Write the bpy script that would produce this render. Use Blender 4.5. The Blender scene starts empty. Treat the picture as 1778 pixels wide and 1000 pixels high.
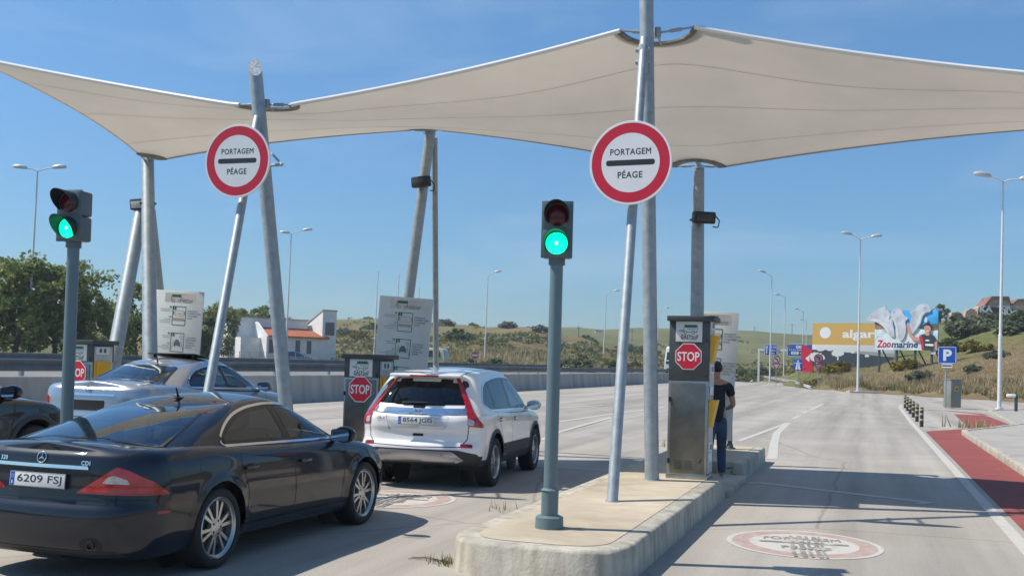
import bpy, bmesh, math, random
from mathutils import Vector, Matrix, noise
from mathutils.bvhtree import BVHTree
from mathutils.geometry import delaunay_2d_cdt, intersect_point_line
R = math.radians
sc = bpy.context.scene
COL = sc.collection
random.seed(7)

# ------------------------------------------------------------------ camera
FPX = 1800.0; CAMH = 1.76
YAW = math.atan(616 / FPX); PITCH = R(1.5); ROLL = 0.027; PPY = 582.3
Fv = Vector((-math.sin(YAW) * math.cos(PITCH), math.cos(YAW) * math.cos(PITCH), math.sin(PITCH)))
R0 = Vector((math.cos(YAW), math.sin(YAW), 0)); U0 = R0.cross(Fv)
Rv = R0 * math.cos(ROLL) + U0 * math.sin(ROLL); Uv = U0 * math.cos(ROLL) - R0 * math.sin(ROLL)
CAM = Vector((0, 0, CAMH))
cd = bpy.data.cameras.new("camera"); cam = bpy.data.objects.new("camera", cd); COL.objects.link(cam)
cam.matrix_world = Matrix(((Rv.x, Uv.x, -Fv.x, CAM.x), (Rv.y, Uv.y, -Fv.y, CAM.y), (Rv.z, Uv.z, -Fv.z, CAM.z), (0, 0, 0, 1)))
cd.sensor_width = 36; cd.lens = FPX / 1778 * 36; cd.shift_y = (PPY - 500) / 1778
cd.clip_start = 0.1; cd.clip_end = 9000
sc.camera = cam

# ------------------------------------------------------------------ sky, sun, exposure
SUN_EL = 52.0; SUN_AZ = 255.0        # clockwise from +Y
w = bpy.data.worlds.new("World"); sc.world = w; w.use_nodes = True
nt = w.node_tree; bg = nt.nodes["Background"]
sky = nt.nodes.new("ShaderNodeTexSky"); sky.sky_type = 'NISHITA'; sky.sun_disc = False
sky.sun_elevation = R(SUN_EL); sky.sun_rotation = R(SUN_AZ)
sky.air_density = 1.0; sky.dust_density = 0.35; sky.ozone_density = 3.5; sky.altitude = 50
gain = nt.nodes.new('ShaderNodeMix'); gain.data_type = 'RGBA'; gain.blend_type = 'MULTIPLY'; gain.inputs[0].default_value = 1; gain.inputs[7].default_value = (.66, .92, 1.03, 1)
nt.links.new(sky.outputs[0], gain.inputs[6]); tcw = nt.nodes.new('ShaderNodeTexCoord'); sxyz = nt.nodes.new('ShaderNodeSeparateXYZ'); nt.links.new(tcw.outputs['Generated'], sxyz.inputs[0])
hz = nt.nodes.new('ShaderNodeValToRGB'); e = hz.color_ramp.elements; e[0].position = 0.0; e[0].color = (.60, .59, .65, 1); e[1].position = .42; e[1].color = (1, 1, 1, 1); nt.links.new(sxyz.outputs[2], hz.inputs[0])
g2 = nt.nodes.new('ShaderNodeMix'); g2.data_type = 'RGBA'; g2.blend_type = 'MULTIPLY'; g2.inputs[0].default_value = 1; nt.links.new(gain.outputs[2], g2.inputs[6]); nt.links.new(hz.outputs[0], g2.inputs[7])
mpw = nt.nodes.new('ShaderNodeMapping'); mpw.inputs['Scale'].default_value = (1.6, 1.6, 7.0); mpw.inputs['Rotation'].default_value = (R(12), R(8), 0); nt.links.new(tcw.outputs['Generated'], mpw.inputs[0])
wn = nt.nodes.new('ShaderNodeTexNoise'); wn.inputs['Scale'].default_value = 1.5; wn.inputs['Detail'].default_value = 8; wn.inputs['Roughness'].default_value = .58; wn.inputs['Distortion'].default_value = .6; nt.links.new(mpw.outputs[0], wn.inputs['Vector'])
wr = nt.nodes.new('ShaderNodeMapRange'); wr.inputs[1].default_value = .5; wr.inputs[2].default_value = .8; wr.inputs[3].default_value = 0; wr.inputs[4].default_value = .30; nt.links.new(wn.outputs[0], wr.inputs[0])
wm = nt.nodes.new('ShaderNodeMix'); wm.data_type = 'RGBA'; nt.links.new(wr.outputs[0], wm.inputs[0]); nt.links.new(g2.outputs[2], wm.inputs[6]); wm.inputs[7].default_value = (4.0, 4.9, 5.7, 1); nt.links.new(wm.outputs[2], bg.inputs[0]); bg.inputs[1].default_value = 0.105
sl = bpy.data.lights.new("sun", 'SUN'); sl.energy = 3.75; sl.angle = R(0.5); sl.color = (1.0, 0.94, 0.84)
so = bpy.data.objects.new("sun", sl); COL.objects.link(so)
sd = Vector((math.sin(R(SUN_AZ)) * math.cos(R(SUN_EL)), math.cos(R(SUN_AZ)) * math.cos(R(SUN_EL)), math.sin(R(SUN_EL))))
so.rotation_euler = sd.to_track_quat('Z', 'Y').to_euler(); so.location = (-20, -10, 40)
sc.view_settings.view_transform = 'Standard'; sc.view_settings.look = 'None'
sc.view_settings.exposure = 0.54; sc.view_settings.gamma = 1.0
sc.cycles.max_bounces = 8; sc.cycles.transparent_max_bounces = 16; sc.cycles.sample_clamp_indirect = 6

# ------------------------------------------------------------------ measuring: a point of the place from a direction seen in the photograph
def ray(px, py):
    return (Fv * FPX + Rv * (px - 889) + Uv * (PPY - py)).normalized()
def onZ(px, py, z=0.0):
    d = ray(px, py); return CAM + d * ((z - CAM.z) / d.z)
def onY(px, py, Y):
    d = ray(px, py); return CAM + d * (Y / d.y)
def onX(px, py, X):
    d = ray(px, py); return CAM + d * (X / d.x)
def onD(px, py, dep):
    d = ray(px, py); return CAM + d * (dep / d.dot(Fv))
def proj(p):
    q = Vector(p) - CAM; dz = q.dot(Fv)
    return (889 + FPX * q.dot(Rv) / dz, PPY - FPX * q.dot(Uv) / dz, dz)

# ------------------------------------------------------------------ objects
def tag(o, label=None, cat=None, group=None, kind=None):
    if label: o["label"] = label
    if cat: o["category"] = cat
    if group: o["group"] = group
    if kind: o["kind"] = kind
    return o
def empty(name, loc, rz=0.0, label=None, cat=None, group=None):
    o = bpy.data.objects.new(name, None); COL.objects.link(o); o.empty_display_size = .2
    o.location = loc; o.rotation_euler = (0, 0, rz)
    return tag(o, label, cat, group)
def kids(o): return [c for c in bpy.data.objects if c.parent is o]
def copy_tree(o, parent=None, cm=None):
    if cm is None:
        cm = {}
        for c in bpy.data.objects:
            if c.parent: cm.setdefault(c.parent.name, []).append(c)
    c = o.copy(); COL.objects.link(c)
    if parent: c.parent = parent
    for ch in cm.get(o.name, []): copy_tree(ch, c, cm)
    return c
def wmat(o):
    m = o.matrix_basis.copy()
    while o.parent:
        o = o.parent; m = o.matrix_basis @ m
    return m

_boxc = {}
def bevel_box(sx, sy, sz, b, seg=2):
    k = (round(sx, 4), round(sy, 4), round(sz, 4), round(b, 4), seg)
    if k not in _boxc:
        bm = bmesh.new(); bmesh.ops.create_cube(bm, size=1)
        bmesh.ops.scale(bm, vec=(sx, sy, sz), verts=bm.verts)
        if b > 0: bmesh.ops.bevel(bm, geom=bm.edges[:], offset=b, segments=seg, affect='EDGES', profile=.5)
        bm.verts.ensure_lookup_table(); bm.verts.index_update()
        _boxc[k] = ([v.co.copy() for v in bm.verts], [[v.index for v in f.verts] for f in bm.faces]); bm.free()
    return _boxc[k]

_txt = {}
def text_mesh(s, bold=0.0, space=1.0, shear=0.0):
    k = (s, bold, space, shear)
    if k not in _txt:
        cu = bpy.data.curves.new("t", 'FONT'); cu.body = s; cu.size = 1; cu.offset = bold; cu.space_character = space
        cu.shear = shear; cu.resolution_u = 4
        o = bpy.data.objects.new("t", cu); COL.objects.link(o)
        dg = bpy.context.evaluated_depsgraph_get(); dg.update()
        me = bpy.data.meshes.new_from_object(o.evaluated_get(dg), depsgraph=dg)
        vs = [(v.co.x, v.co.y) for v in me.vertices]; fs = [list(p.vertices) for p in me.polygons]
        bpy.data.objects.remove(o); bpy.data.curves.remove(cu); bpy.data.meshes.remove(me)
        x0 = min(v[0] for v in vs); x1 = max(v[0] for v in vs); y0 = min(v[1] for v in vs); y1 = max(v[1] for v in vs)
        _txt[k] = (vs, fs, x0, x1, y0, y1)
    return _txt[k]

def frame_of(p0, p1):
    d = (Vector(p1) - Vector(p0)).normalized()
    a = Vector((0, 0, 1)) if abs(d.z) < .95 else Vector((1, 0, 0))
    u = d.cross(a).normalized(); return d, u, u.cross(d).normalized()

class MB:
    def __init__(s): s.v = []; s.f = []; s.mi = []; s.cur = 0; s.uv = None
    def add(s, vs, fs):
        n = len(s.v); s.v += [Vector(v) for v in vs]
        s.f += [[i + n for i in f] for f in fs]; s.mi += [s.cur] * len(fs); return s
    def mat(s, i): s.cur = i; return s
    def box(s, c, size, bevel=0.0, rot=None, seg=2):
        vs, fs = bevel_box(*size, bevel, seg); c = Vector(c)
        if rot is not None: vs = [rot @ v for v in vs]
        return s.add([v + c for v in vs], fs)
    def cyl(s, p0, p1, r0, r1=None, n=16, caps=True):
        r1 = r0 if r1 is None else r1; p0 = Vector(p0); p1 = Vector(p1); d, u, v = frame_of(p0, p1)
        vs = []
        for p, r in ((p0, r0), (p1, r1)):
            for i in range(n):
                a = 2 * math.pi * i / n; vs.append(p + u * (r * math.cos(a)) + v * (r * math.sin(a)))
        fs = [[i, (i + 1) % n, n + (i + 1) % n, n + i] for i in range(n)]
        if caps: fs += [list(range(n))[::-1], list(range(n, 2 * n))]
        return s.add(vs, fs)
    def tube(s, pts, r, n=8, caps=True, closed=False):
        pts = [Vector(p) for p in pts]; m = len(pts); rs = r if isinstance(r, (list, tuple)) else [r] * m
        vs = []; u = None
        for k in range(m):
            a = pts[k - 1] if (k > 0 or closed) else pts[0]; b = pts[(k + 1) % m] if (k < m - 1 or closed) else pts[-1]
            d = (b - a).normalized()
            if u is None:
                t = Vector((0, 0, 1)) if abs(d.z) < .9 else Vector((1, 0, 0)); u = d.cross(t).normalized()
            else: u = (u - d * u.dot(d)).normalized()
            v = d.cross(u)
            for i in range(n):
                an = 2 * math.pi * i / n; vs.append(pts[k] + (u * math.cos(an) + v * math.sin(an)) * rs[k])
        fs = [[k * n + i, k * n + (i + 1) % n, (k + 1) * n + (i + 1) % n, (k + 1) * n + i] for k in range(m - 1) for i in range(n)]
        if closed: fs += [[(m - 1) * n + i, (m - 1) * n + (i + 1) % n, (i + 1) % n, i] for i in range(n)]
        elif caps: fs += [list(range(n))[::-1], list(range((m - 1) * n, m * n))]
        return s.add(vs, fs)
    def lathe(s, prof, o=(0, 0, 0), ax=(0, 0, 1), n=24, closed=False):
        o = Vector(o); ax = Vector(ax).normalized(); d, u, v = frame_of((0, 0, 0), ax); m = len(prof); vs = []
        for r, z in prof:
            for i in range(n):
                a = 2 * math.pi * i / n; vs.append(o + ax * z + (u * math.cos(a) + v * math.sin(a)) * r)
        fs = [[k * n + i, k * n + (i + 1) % n, (k + 1) * n + (i + 1) % n, (k + 1) * n + i] for k in range(m - 1) for i in range(n)]
        if closed: fs += [[(m - 1) * n + i, (m - 1) * n + (i + 1) % n, (i + 1) % n, i] for i in range(n)]
        return s.add(vs, fs)
    def prism(s, poly, o, u, v, dep):
        """polygon (a,b) in the plane o+a*u+b*v, pushed along the vector dep"""
        o = Vector(o); u = Vector(u); v = Vector(v); dep = Vector(dep); n = len(poly)
        a = [o + u * p[0] + v * p[1] for p in poly]
        return s.add(a + [p + dep for p in a], [list(range(n))[::-1], list(range(n, 2 * n))] + [[i, (i + 1) % n, n + (i + 1) % n, n + i] for i in range(n)])
    def flat(s, poly, o, u, v):
        o = Vector(o); u = Vector(u); v = Vector(v)
        return s.add([o + u * p[0] + v * p[1] for p in poly], [list(range(len(poly)))])
    def text(s, t, o, u, v, h=None, wd=None, align='C', bold=0.0, space=1.0, shear=0.0, lift=0.0, cap=None):
        """lettering in plane (u,v), centred at o; h = height of the letters, wd = width it is fitted to"""
        if 'M' in t and bold > 0:      # a heavy M is drawn as shifted copies, each a hair in front of the last
            q_ = (h or (wd or .1) * .2) * 1.4
            for k, (dx, dy) in enumerate(((-1, 0), (1, 0), (0, 1), (0, -1))):
                s.text(t, Vector(o) + Vector(u) * dx * bold * q_ * .8 + Vector(v) * dy * bold * q_ * .8, u, v, h, wd, align, 0, space, shear, lift + .00008 * k, cap)
            return s
        vs, fs, x0, x1, y0, y1 = text_mesh(t, bold, space, shear); u = Vector(u); v = Vector(v); o = Vector(o) + u.cross(v) * lift
        hh = cap if cap else (y1 - y0)
        sy = h / hh if h else None; sx = wd / (x1 - x0) if wd else None
        if sy is None: sy = sx
        if sx is None: sx = sy
        cx = {'C': (x0 + x1) / 2, 'L': x0, 'R': x1}[align]; cy = (y0 + y1) / 2
        return s.add([o + u * ((a - cx) * sx) + v * ((b - cy) * sy) for a, b in vs], fs)
    def build(s, name, mats, parent=None, world=False, sharp=35.0, label=None):
        me = bpy.data.meshes.new(name)
        vs = s.v
        if world and parent is not None:
            inv = wmat(parent).inverted(); vs = [inv @ v for v in vs]
        me.from_pydata([tuple(v) for v in vs], [], s.f)
        for m in (mats if isinstance(mats, (list, tuple)) else [mats]): me.materials.append(m)
        me.polygons.foreach_set("material_index", s.mi)
        if s.uv is not None:
            ul = me.uv_layers.new(name="UVMap")
            for lp in me.loops: ul.data[lp.index].uv = s.uv[lp.vertex_index]
        me.polygons.foreach_set("use_smooth", [True] * len(s.f)); me.update()
        if sharp < 179: me.set_sharp_from_angle(angle=R(sharp))
        o = bpy.data.objects.new(name, me); COL.objects.link(o)
        if parent is not None: o.parent = parent
        if label: o["label"] = label
        return o

def interp(x, tab):
    if x <= tab[0][0]: return tab[0][1]
    for (a, va), (b, vb) in zip(tab, tab[1:]):
        if x <= b: return va + (vb - va) * (x - a) / (b - a)
    return tab[-1][1]
def smooth_tab(tab, n=60):
    """resamples a table of (x, value) along a monotone-ish cubic"""
    xs = [t[0] for t in tab]; ys = [t[1] for t in tab]; m = []
    for i in range(len(xs)):
        if i == 0: m.append((ys[1] - ys[0]) / (xs[1] - xs[0]))
        elif i == len(xs) - 1: m.append((ys[-1] - ys[-2]) / (xs[-1] - xs[-2]))
        else:
            a = (ys[i] - ys[i - 1]) / (xs[i] - xs[i - 1]); b = (ys[i + 1] - ys[i]) / (xs[i + 1] - xs[i])
            m.append(0 if a * b <= 0 else 2 * a * b / (a + b))
    out = []
    for i in range(len(xs) - 1):
        h = xs[i + 1] - xs[i]; k = max(3, int(n * h / (xs[-1] - xs[0])))
        for j in range(k):
            t = j / k; t2 = t * t; t3 = t2 * t
            out.append((xs[i] + h * t, (2 * t3 - 3 * t2 + 1) * ys[i] + (t3 - 2 * t2 + t) * h * m[i] + (-2 * t3 + 3 * t2) * ys[i + 1] + (t3 - t2) * h * m[i + 1]))
    out.append((xs[-1], ys[-1])); return out
def rpoly(pts, r=0.02, seg=4):
    """polygon with rounded corners; a point may carry its own radius as third number"""
    out = []; n = len(pts)
    for i in range(n):
        p = Vector(pts[i][:2]); a = Vector(pts[i - 1][:2]); b = Vector(pts[(i + 1) % n][:2]); rr = pts[i][2] if len(pts[i]) > 2 else r
        da = (a - p); db = (b - p); k = min(rr, da.length * .45, db.length * .45)
        if k < 1e-4: out.append((p.x, p.y)); continue
        q0 = p + da.normalized() * k; q1 = p + db.normalized() * k
        for j in range(seg + 1):
            t = j / seg; q = q0 * (1 - t) ** 2 + p * 2 * t * (1 - t) + q1 * t * t; out.append((q.x, q.y))
    return out
def circ(r, n=32, cx=0, cy=0, a0=0): return [(cx + r * math.cos(a0 + 2 * math.pi * i / n), cy + r * math.sin(a0 + 2 * math.pi * i / n)) for i in range(n)]
def rrect(w, h, r, cx=0, cy=0): return rpoly([(cx - w / 2, cy - h / 2), (cx + w / 2, cy - h / 2), (cx + w / 2, cy + h / 2), (cx - w / 2, cy + h / 2)], r)
def ring_faces(mb, r0, r1, o, u, v, n=40, sx=1.0):
    o = Vector(o); u = Vector(u); v = Vector(v); vs = []
    for r in (r0, r1):
        for i in range(n):
            a = 2 * math.pi * i / n; vs.append(o + u * (sx * r * math.cos(a)) + v * (r * math.sin(a)))
    mb.add(vs, [[i, (i + 1) % n, n + (i + 1) % n, n + i] for i in range(n)])
def stroke(mb, pts, wd, o, u, v):
    """flat line of width wd through 2-D points"""
    o = Vector(o); u = Vector(u); v = Vector(v)
    for (a, b) in zip(pts, pts[1:]):
        a = Vector(a); b = Vector(b); d = (b - a).normalized(); nn = Vector((-d.y, d.x)) * wd / 2; e = d * wd * .25
        mb.flat([(a - e - nn)[:], (b + e - nn)[:], (b + e + nn)[:], (a - e + nn)[:]], o, u, v)

# ------------------------------------------------------------------ materials
def M(name, col, rough=.6, metal=0.0, var=0.0, vscale=3.0, bump=0.0, bscale=30.0, spec=.5, coat=0.0, emit=None, es=1.0, rvar=0.0, hue=None, trans=0.0, vdetail=6.0, streak=False):
    m = bpy.data.materials.new(name); m.use_nodes = True; nt = m.node_tree; b = nt.nodes["Principled BSDF"]
    L = nt.links.new; N = nt.nodes.new
    b.inputs["Base Color"].default_value = (*col, 1); b.inputs["Roughness"].default_value = rough
    b.inputs["Metallic"].default_value = metal; b.inputs["Specular IOR Level"].default_value = spec
    b.inputs["Coat Weight"].default_value = coat; b.inputs["Coat Roughness"].default_value = .03
    if emit: b.inputs["Emission Color"].default_value = (*emit, 1); b.inputs["Emission Strength"].default_value = es
    if var or bump or rvar:
        tc = N("ShaderNodeTexCoord"); src = tc.outputs["Object"]
        if streak:
            mp = N("ShaderNodeMapping"); mp.inputs["Scale"].default_value = (1, 1, .12); L(src, mp.inputs[0]); vsrc = mp.outputs[0]
        else: vsrc = src
    if var or rvar:
        nz = N("ShaderNodeTexNoise"); nz.inputs["Scale"].default_value = vscale; nz.inputs["Detail"].default_value = vdetail; nz.inputs["Roughness"].default_value = .62
        L(vsrc, nz.inputs["Vector"])
    if var:
        cr = N("ShaderNodeValToRGB"); lo = [max(0, c * (1 - var)) for c in col]; hi = [min(1, c * (1 + var)) for c in (hue or col)]
        cr.color_ramp.elements[0].position = .32; cr.color_ramp.elements[1].position = .68
        cr.color_ramp.elements[0].color = (*lo, 1); cr.color_ramp.elements[1].color = (*hi, 1)
        L(nz.outputs[0], cr.inputs[0]); L(cr.outputs[0], b.inputs["Base Color"])
    if rvar:
        mr = N("ShaderNodeMapRange"); mr.inputs[3].default_value = max(0, rough - rvar); mr.inputs[4].default_value = min(1, rough + rvar)
        L(nz.outputs[0], mr.inputs[0]); L(mr.outputs[0], b.inputs["Roughness"])
    if bump:
        n2 = N("ShaderNodeTexNoise"); n2.inputs["Scale"].default_value = bscale; n2.inputs["Detail"].default_value = 5
        L(src, n2.inputs["Vector"]); bp = N("ShaderNodeBump"); bp.inputs["Strength"].default_value = bump; bp.inputs["Distance"].default_value = .02
        L(n2.outputs[0], bp.inputs["Height"]); L(bp.outputs[0], b.inputs["Normal"])
    if trans:
        t = N("ShaderNodeBsdfTranslucent"); mx = N("ShaderNodeMixShader"); mx.inputs[0].default_value = trans
        t.inputs[0].default_value = (*[min(1, c * 1.1) for c in (hue or col)], 1)
        L(b.outputs[0], mx.inputs[1]); L(t.outputs[0], mx.inputs[2]); L(mx.outputs[0], nt.nodes["Material Output"].inputs[0])
    return m
def glass(name, tint, refl=1.0):
    m = bpy.data.materials.new(name); m.use_nodes = True; nt = m.node_tree; nt.nodes.clear(); N = nt.nodes.new; L = nt.links.new
    o = N("ShaderNodeOutputMaterial"); t = N("ShaderNodeBsdfTransparent"); t.inputs[0].default_value = (*tint, 1)
    g = N("ShaderNodeBsdfGlossy"); g.inputs["Roughness"].default_value = .015; g.inputs[0].default_value = (.9, .95, 1, 1)
    fr = N("ShaderNodeFresnel"); fr.inputs[0].default_value = 1.55; mu = N("ShaderNodeMath"); mu.operation = 'MULTIPLY'; mu.inputs[1].default_value = refl; mu.use_clamp = True
    mx = N("ShaderNodeMixShader"); L(fr.outputs[0], mu.inputs[0]); L(mu.outputs[0], mx.inputs[0]); L(t.outputs[0], mx.inputs[1]); L(g.outputs[0], mx.inputs[2]); L(mx.outputs[0], o.inputs[0])
    return m
GALV = M("galvanised_steel", (.33, .37, .385), .52, .35, var=.16, vscale=9, rvar=.1)
DKSTEEL = M("dark_grey_steel", (.075, .085, .088), .5, .3, var=.15, vscale=6)
BRUSH = M("brushed_steel", (.34, .35, .33), .33, .8, var=.25, vscale=2.2, rvar=.12, streak=False)
WHITE = M("white_paint", (.78, .78, .77), .45, var=.05, vscale=5)
BOARDW = M("aged_white_sheet", (.60, .61, .58), .5, var=.07, vscale=2)
BLACK = M("black_plastic", (.012, .012, .013), .45)
RUBBER = M("tyre_rubber", (.018, .018, .018), .75, bump=.2, bscale=80)
CHROME = M("chrome", (.78, .79, .8), .09, 1.0)
SILVERP = M("silver_paint", (.45, .46, .47), .3, .8)
REDS = M("sign_red", (.60, .012, .04), .4, var=.06, vscale=3)
WHITES = M("sign_white", (.80, .80, .79), .4, var=.03, vscale=4)
INK = M("ink_black", (.02, .022, .026), .5)
INKG = M("faded_print", (.12, .13, .13), .6)
GREENL = M("logo_green", (.02, .14, .07), .5)
YELLOW = M("yellow_plastic", (.72, .40, .012), .4)
BLUES = M("sign_blue", (.012, .09, .42), .4)
CONC = M("kerb_concrete", (.40, .365, .30), .9, var=.28, vscale=2.5, bump=.25, bscale=35, vdetail=9)
TAN = M("tan_island_concrete", (.44, .36, .25), .92, var=.2, vscale=1.1, bump=.25, bscale=40, vdetail=11, hue=(.47, .40, .30))

def jointed(name, col, var, step):
    """cast concrete with dark joints every few metres along Y, drip stains and chips"""
    m = M(name, col, .9, var=var, vscale=2.5, bump=.35, bscale=30, vdetail=10); nt = m.node_tree; b = nt.nodes["Principled BSDF"]; N = nt.nodes.new; L = nt.links.new
    src = b.inputs["Base Color"].links[0].from_socket; tc = N("ShaderNodeTexCoord"); sx = N("ShaderNodeSeparateXYZ"); L(tc.outputs["Object"], sx.inputs[0])
    wob = N("ShaderNodeTexNoise"); wob.inputs["Scale"].default_value = 6; L(tc.outputs["Object"], wob.inputs["Vector"])
    ad = N("ShaderNodeMath"); ad.operation = 'MULTIPLY_ADD'; ad.inputs[1].default_value = .03; L(wob.outputs[0], ad.inputs[0]); L(sx.outputs[1], ad.inputs[2])
    dv = N("ShaderNodeMath"); dv.operation = 'MULTIPLY'; dv.inputs[1].default_value = 1 / step; L(ad.outputs[0], dv.inputs[0]); fr = N("ShaderNodeMath"); fr.operation = 'FRACT'; L(dv.outputs[0], fr.inputs[0])
    lt = N("ShaderNodeMath"); lt.operation = 'LESS_THAN'; lt.inputs[1].default_value = .011 / step; L(fr.outputs[0], lt.inputs[0])
    mp = N("ShaderNodeMapping"); mp.inputs["Scale"].default_value = (9, 9, .9); L(tc.outputs["Object"], mp.inputs[0]); dr = N("ShaderNodeTexNoise"); dr.inputs["Scale"].default_value = 1; dr.inputs["Detail"].default_value = 6; L(mp.outputs[0], dr.inputs["Vector"])
    rr = N("ShaderNodeValToRGB"); rr.color_ramp.elements[0].position = .36; rr.color_ramp.elements[0].color = (.80, .775, .73, 1); rr.color_ramp.elements[1].position = .56; rr.color_ramp.elements[1].color = (1.05, 1.05, 1.05, 1); L(dr.outputs[0], rr.inputs[0])
    x = N("ShaderNodeMix"); x.data_type = 'RGBA'; x.blend_type = 'MULTIPLY'; x.inputs[0].default_value = 1; L(src, x.inputs[6]); L(rr.outputs[0], x.inputs[7])
    y = N("ShaderNodeMix"); y.data_type = 'RGBA'; L(lt.outputs[0], y.inputs[0]); L(x.outputs[2], y.inputs[6]); y.inputs[7].default_value = (.09, .08, .07, 1); L(y.outputs[2], b.inputs["Base Color"]); return m
KERBM = jointed("island_kerb_concrete", (.42, .385, .315), .25, 2.4)
# ================================================================== SETTING
def road_mat():
    m = bpy.data.materials.new("worn_concrete_road"); m.use_nodes = True; nt = m.node_tree; b = nt.nodes["Principled BSDF"]; N = nt.nodes.new; L = nt.links.new
    tc = N("ShaderNodeTexCoord"); o = tc.outputs["Object"]
    def nz(scale, det, rough=.6, mp=None):
        n = N("ShaderNodeTexNoise"); n.inputs["Scale"].default_value = scale; n.inputs["Detail"].default_value = det; n.inputs["Roughness"].default_value = rough
        if mp:
            q = N("ShaderNodeMapping"); q.inputs["Scale"].default_value = mp; L(o, q.inputs[0]); L(q.outputs[0], n.inputs["Vector"])
        else: L(o, n.inputs["Vector"])
        return n.outputs[0]
    def ramp(src, p0, c0, p1, c1):
        r = N("ShaderNodeValToRGB"); e = r.color_ramp.elements; e[0].position = p0; e[0].color = (*c0, 1); e[1].position = p1; e[1].color = (*c1, 1); L(src, r.inputs[0]); return r.outputs[0]
    def mix(f, a, bb, mode='MULTIPLY'):
        x = N("ShaderNodeMix"); x.data_type = 'RGBA'; x.blend_type = mode
        if isinstance(f, float): x.inputs[0].default_value = f
        else: L(f, x.inputs[0])
        L(a, x.inputs[6]); L(bb, x.inputs[7]); return x.outputs[2]
    base = ramp(nz(.35, 8), .3, (.345, .31, .265), .7, (.43, .39, .335))
    streak = ramp(nz(1.0, 6, .6, (.9, .035, 1)), .35, (.76, .75, .74), .62, (1.07, 1.07, 1.07))      # wear running along the lanes
    fine = ramp(nz(45, 4, .7), .3, (.82, .82, .82), .72, (1.12, 1.12, 1.12))
    spots = ramp(nz(2.3, 6, .65), .66, (1, 1, 1), .78, (.72, .71, .70))
    sxx = N("ShaderNodeSeparateXYZ"); L(o, sxx.inputs[0]); trk = None
    def mth(op, a, v=None, b2=None):
        q = N("ShaderNodeMath"); q.operation = op; L(a, q.inputs[0])
        if v is not None: q.inputs[1].default_value = v
        if b2 is not None: L(b2, q.inputs[1])
        return q.outputs[0]
    for cx in (-.15, -5.3, -10.1):      # rubbered wheel tracks and an oily strip down the middle of each lane
        dx = mth('ABSOLUTE', mth('ADD', sxx.outputs[0], -cx)); w1 = mth('ABSOLUTE', mth('ADD', dx, -.78))
        for w_, sc_ in ((w1, 3.2), (dx, 4.5)):
            q = N("ShaderNodeMath"); q.operation = 'MULTIPLY_ADD'; L(w_, q.inputs[0]); q.inputs[1].default_value = -sc_; q.inputs[2].default_value = 1.0; q.use_clamp = True
            trk = q.outputs[0] if trk is None else mth('MAXIMUM', trk, None, q.outputs[0])
    tn = nz(.8, 7, .65, (2.2, .10, 1)); tr2 = N("ShaderNodeMapRange"); tr2.inputs[1].default_value = .38; tr2.inputs[2].default_value = .66; tr2.inputs[4].default_value = .42; L(tn, tr2.inputs[0]); trf = mth('MULTIPLY', trk, None, tr2.outputs[0])
    drip = ramp(nz(3.5, 3, .5), .70, (1, 1, 1), .76, (.62, .60, .58))
    tcol = N("ShaderNodeMix"); tcol.data_type = 'RGBA'; L(trf, tcol.inputs[0]); L(base, tcol.inputs[6]); tcol.inputs[7].default_value = (.16, .15, .14, 1); base = mix(trk, tcol.outputs[2], drip)
    c = mix(1.0, base, streak); c = mix(1.0, c, fine); c = mix(1.0, c, spots)
    vo = N("ShaderNodeTexVoronoi"); vo.feature = 'DISTANCE_TO_EDGE'; vo.inputs["Scale"].default_value = .16
    dn = N("ShaderNodeTexNoise"); dn.inputs["Scale"].default_value = 1.2; dn.inputs["Detail"].default_value = 6; L(o, dn.inputs["Vector"])
    ma = N("ShaderNodeMix"); ma.data_type = 'RGBA'; ma.inputs[0].default_value = .12; L(o, ma.inputs[6]); L(dn.outputs[1], ma.inputs[7])
    mv = N("ShaderNodeVectorMath"); mv.operation = 'SCALE'; L(ma.outputs[2], mv.inputs[0]); mv.inputs[3].default_value = 1.0; L(mv.outputs[0], vo.inputs["Vector"])
    cr = ramp(vo.outputs[0], .0005, (.68, .67, .66), .0022, (1, 1, 1)); c = mix(1.0, c, cr)
    L(c, b.inputs["Base Color"]); b.inputs["Roughness"].default_value = .88
    bp = N("ShaderNodeBump"); bp.inputs["Strength"].default_value = .25; bp.inputs["Distance"].default_value = .01; L(nz(110, 3), bp.inputs["Height"]); L(bp.outputs[0], b.inputs["Normal"])
    return m
ROAD = road_mat()
ASPH = M("side_road_asphalt", (.20, .195, .185), .9, var=.15, vscale=.5)
PAVE = M("pavement_concrete", (.36, .33, .29), .9, var=.15, vscale=.9, bump=.2, bscale=30)
def worn_paint(name, col, wear=.5, road=(.34, .325, .30)):
    m = bpy.data.materials.new(name); m.use_nodes = True; nt = m.node_tree; b = nt.nodes["Principled BSDF"]; N = nt.nodes.new; L = nt.links.new
    tc = N("ShaderNodeTexCoord"); n = N("ShaderNodeTexNoise"); n.inputs["Scale"].default_value = 5; n.inputs["Detail"].default_value = 9; n.inputs["Roughness"].default_value = .72
    L(tc.outputs["Object"], n.inputs["Vector"]); r = N("ShaderNodeValToRGB"); e = r.color_ramp.elements
    e[0].position = .22 + wear * .2; e[0].color = (*road, 1); e[1].position = .34 + wear * .25; e[1].color = (*col, 1)
    L(n.outputs[0], r.inputs[0]); L(r.outputs[0], b.inputs["Base Color"]); b.inputs["Roughness"].default_value = .8
    return m
MARKW = worn_paint("worn_white_marking", (.50, .47, .415), .62, (.40, .365, .315))
MARKF = worn_paint("faded_white_marking", (.50, .48, .43), .6)
MARKR = worn_paint("worn_red_marking", (.39, .26, .225), .78, (.42, .37, .33))
MARKK = worn_paint("worn_black_marking", (.20, .195, .19), .78, (.48, .46, .42))
REDP = M("red_path_surface", (.25, .058, .048), .9, var=.16, vscale=.8, bump=.2, bscale=60, vdetail=9)
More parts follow.
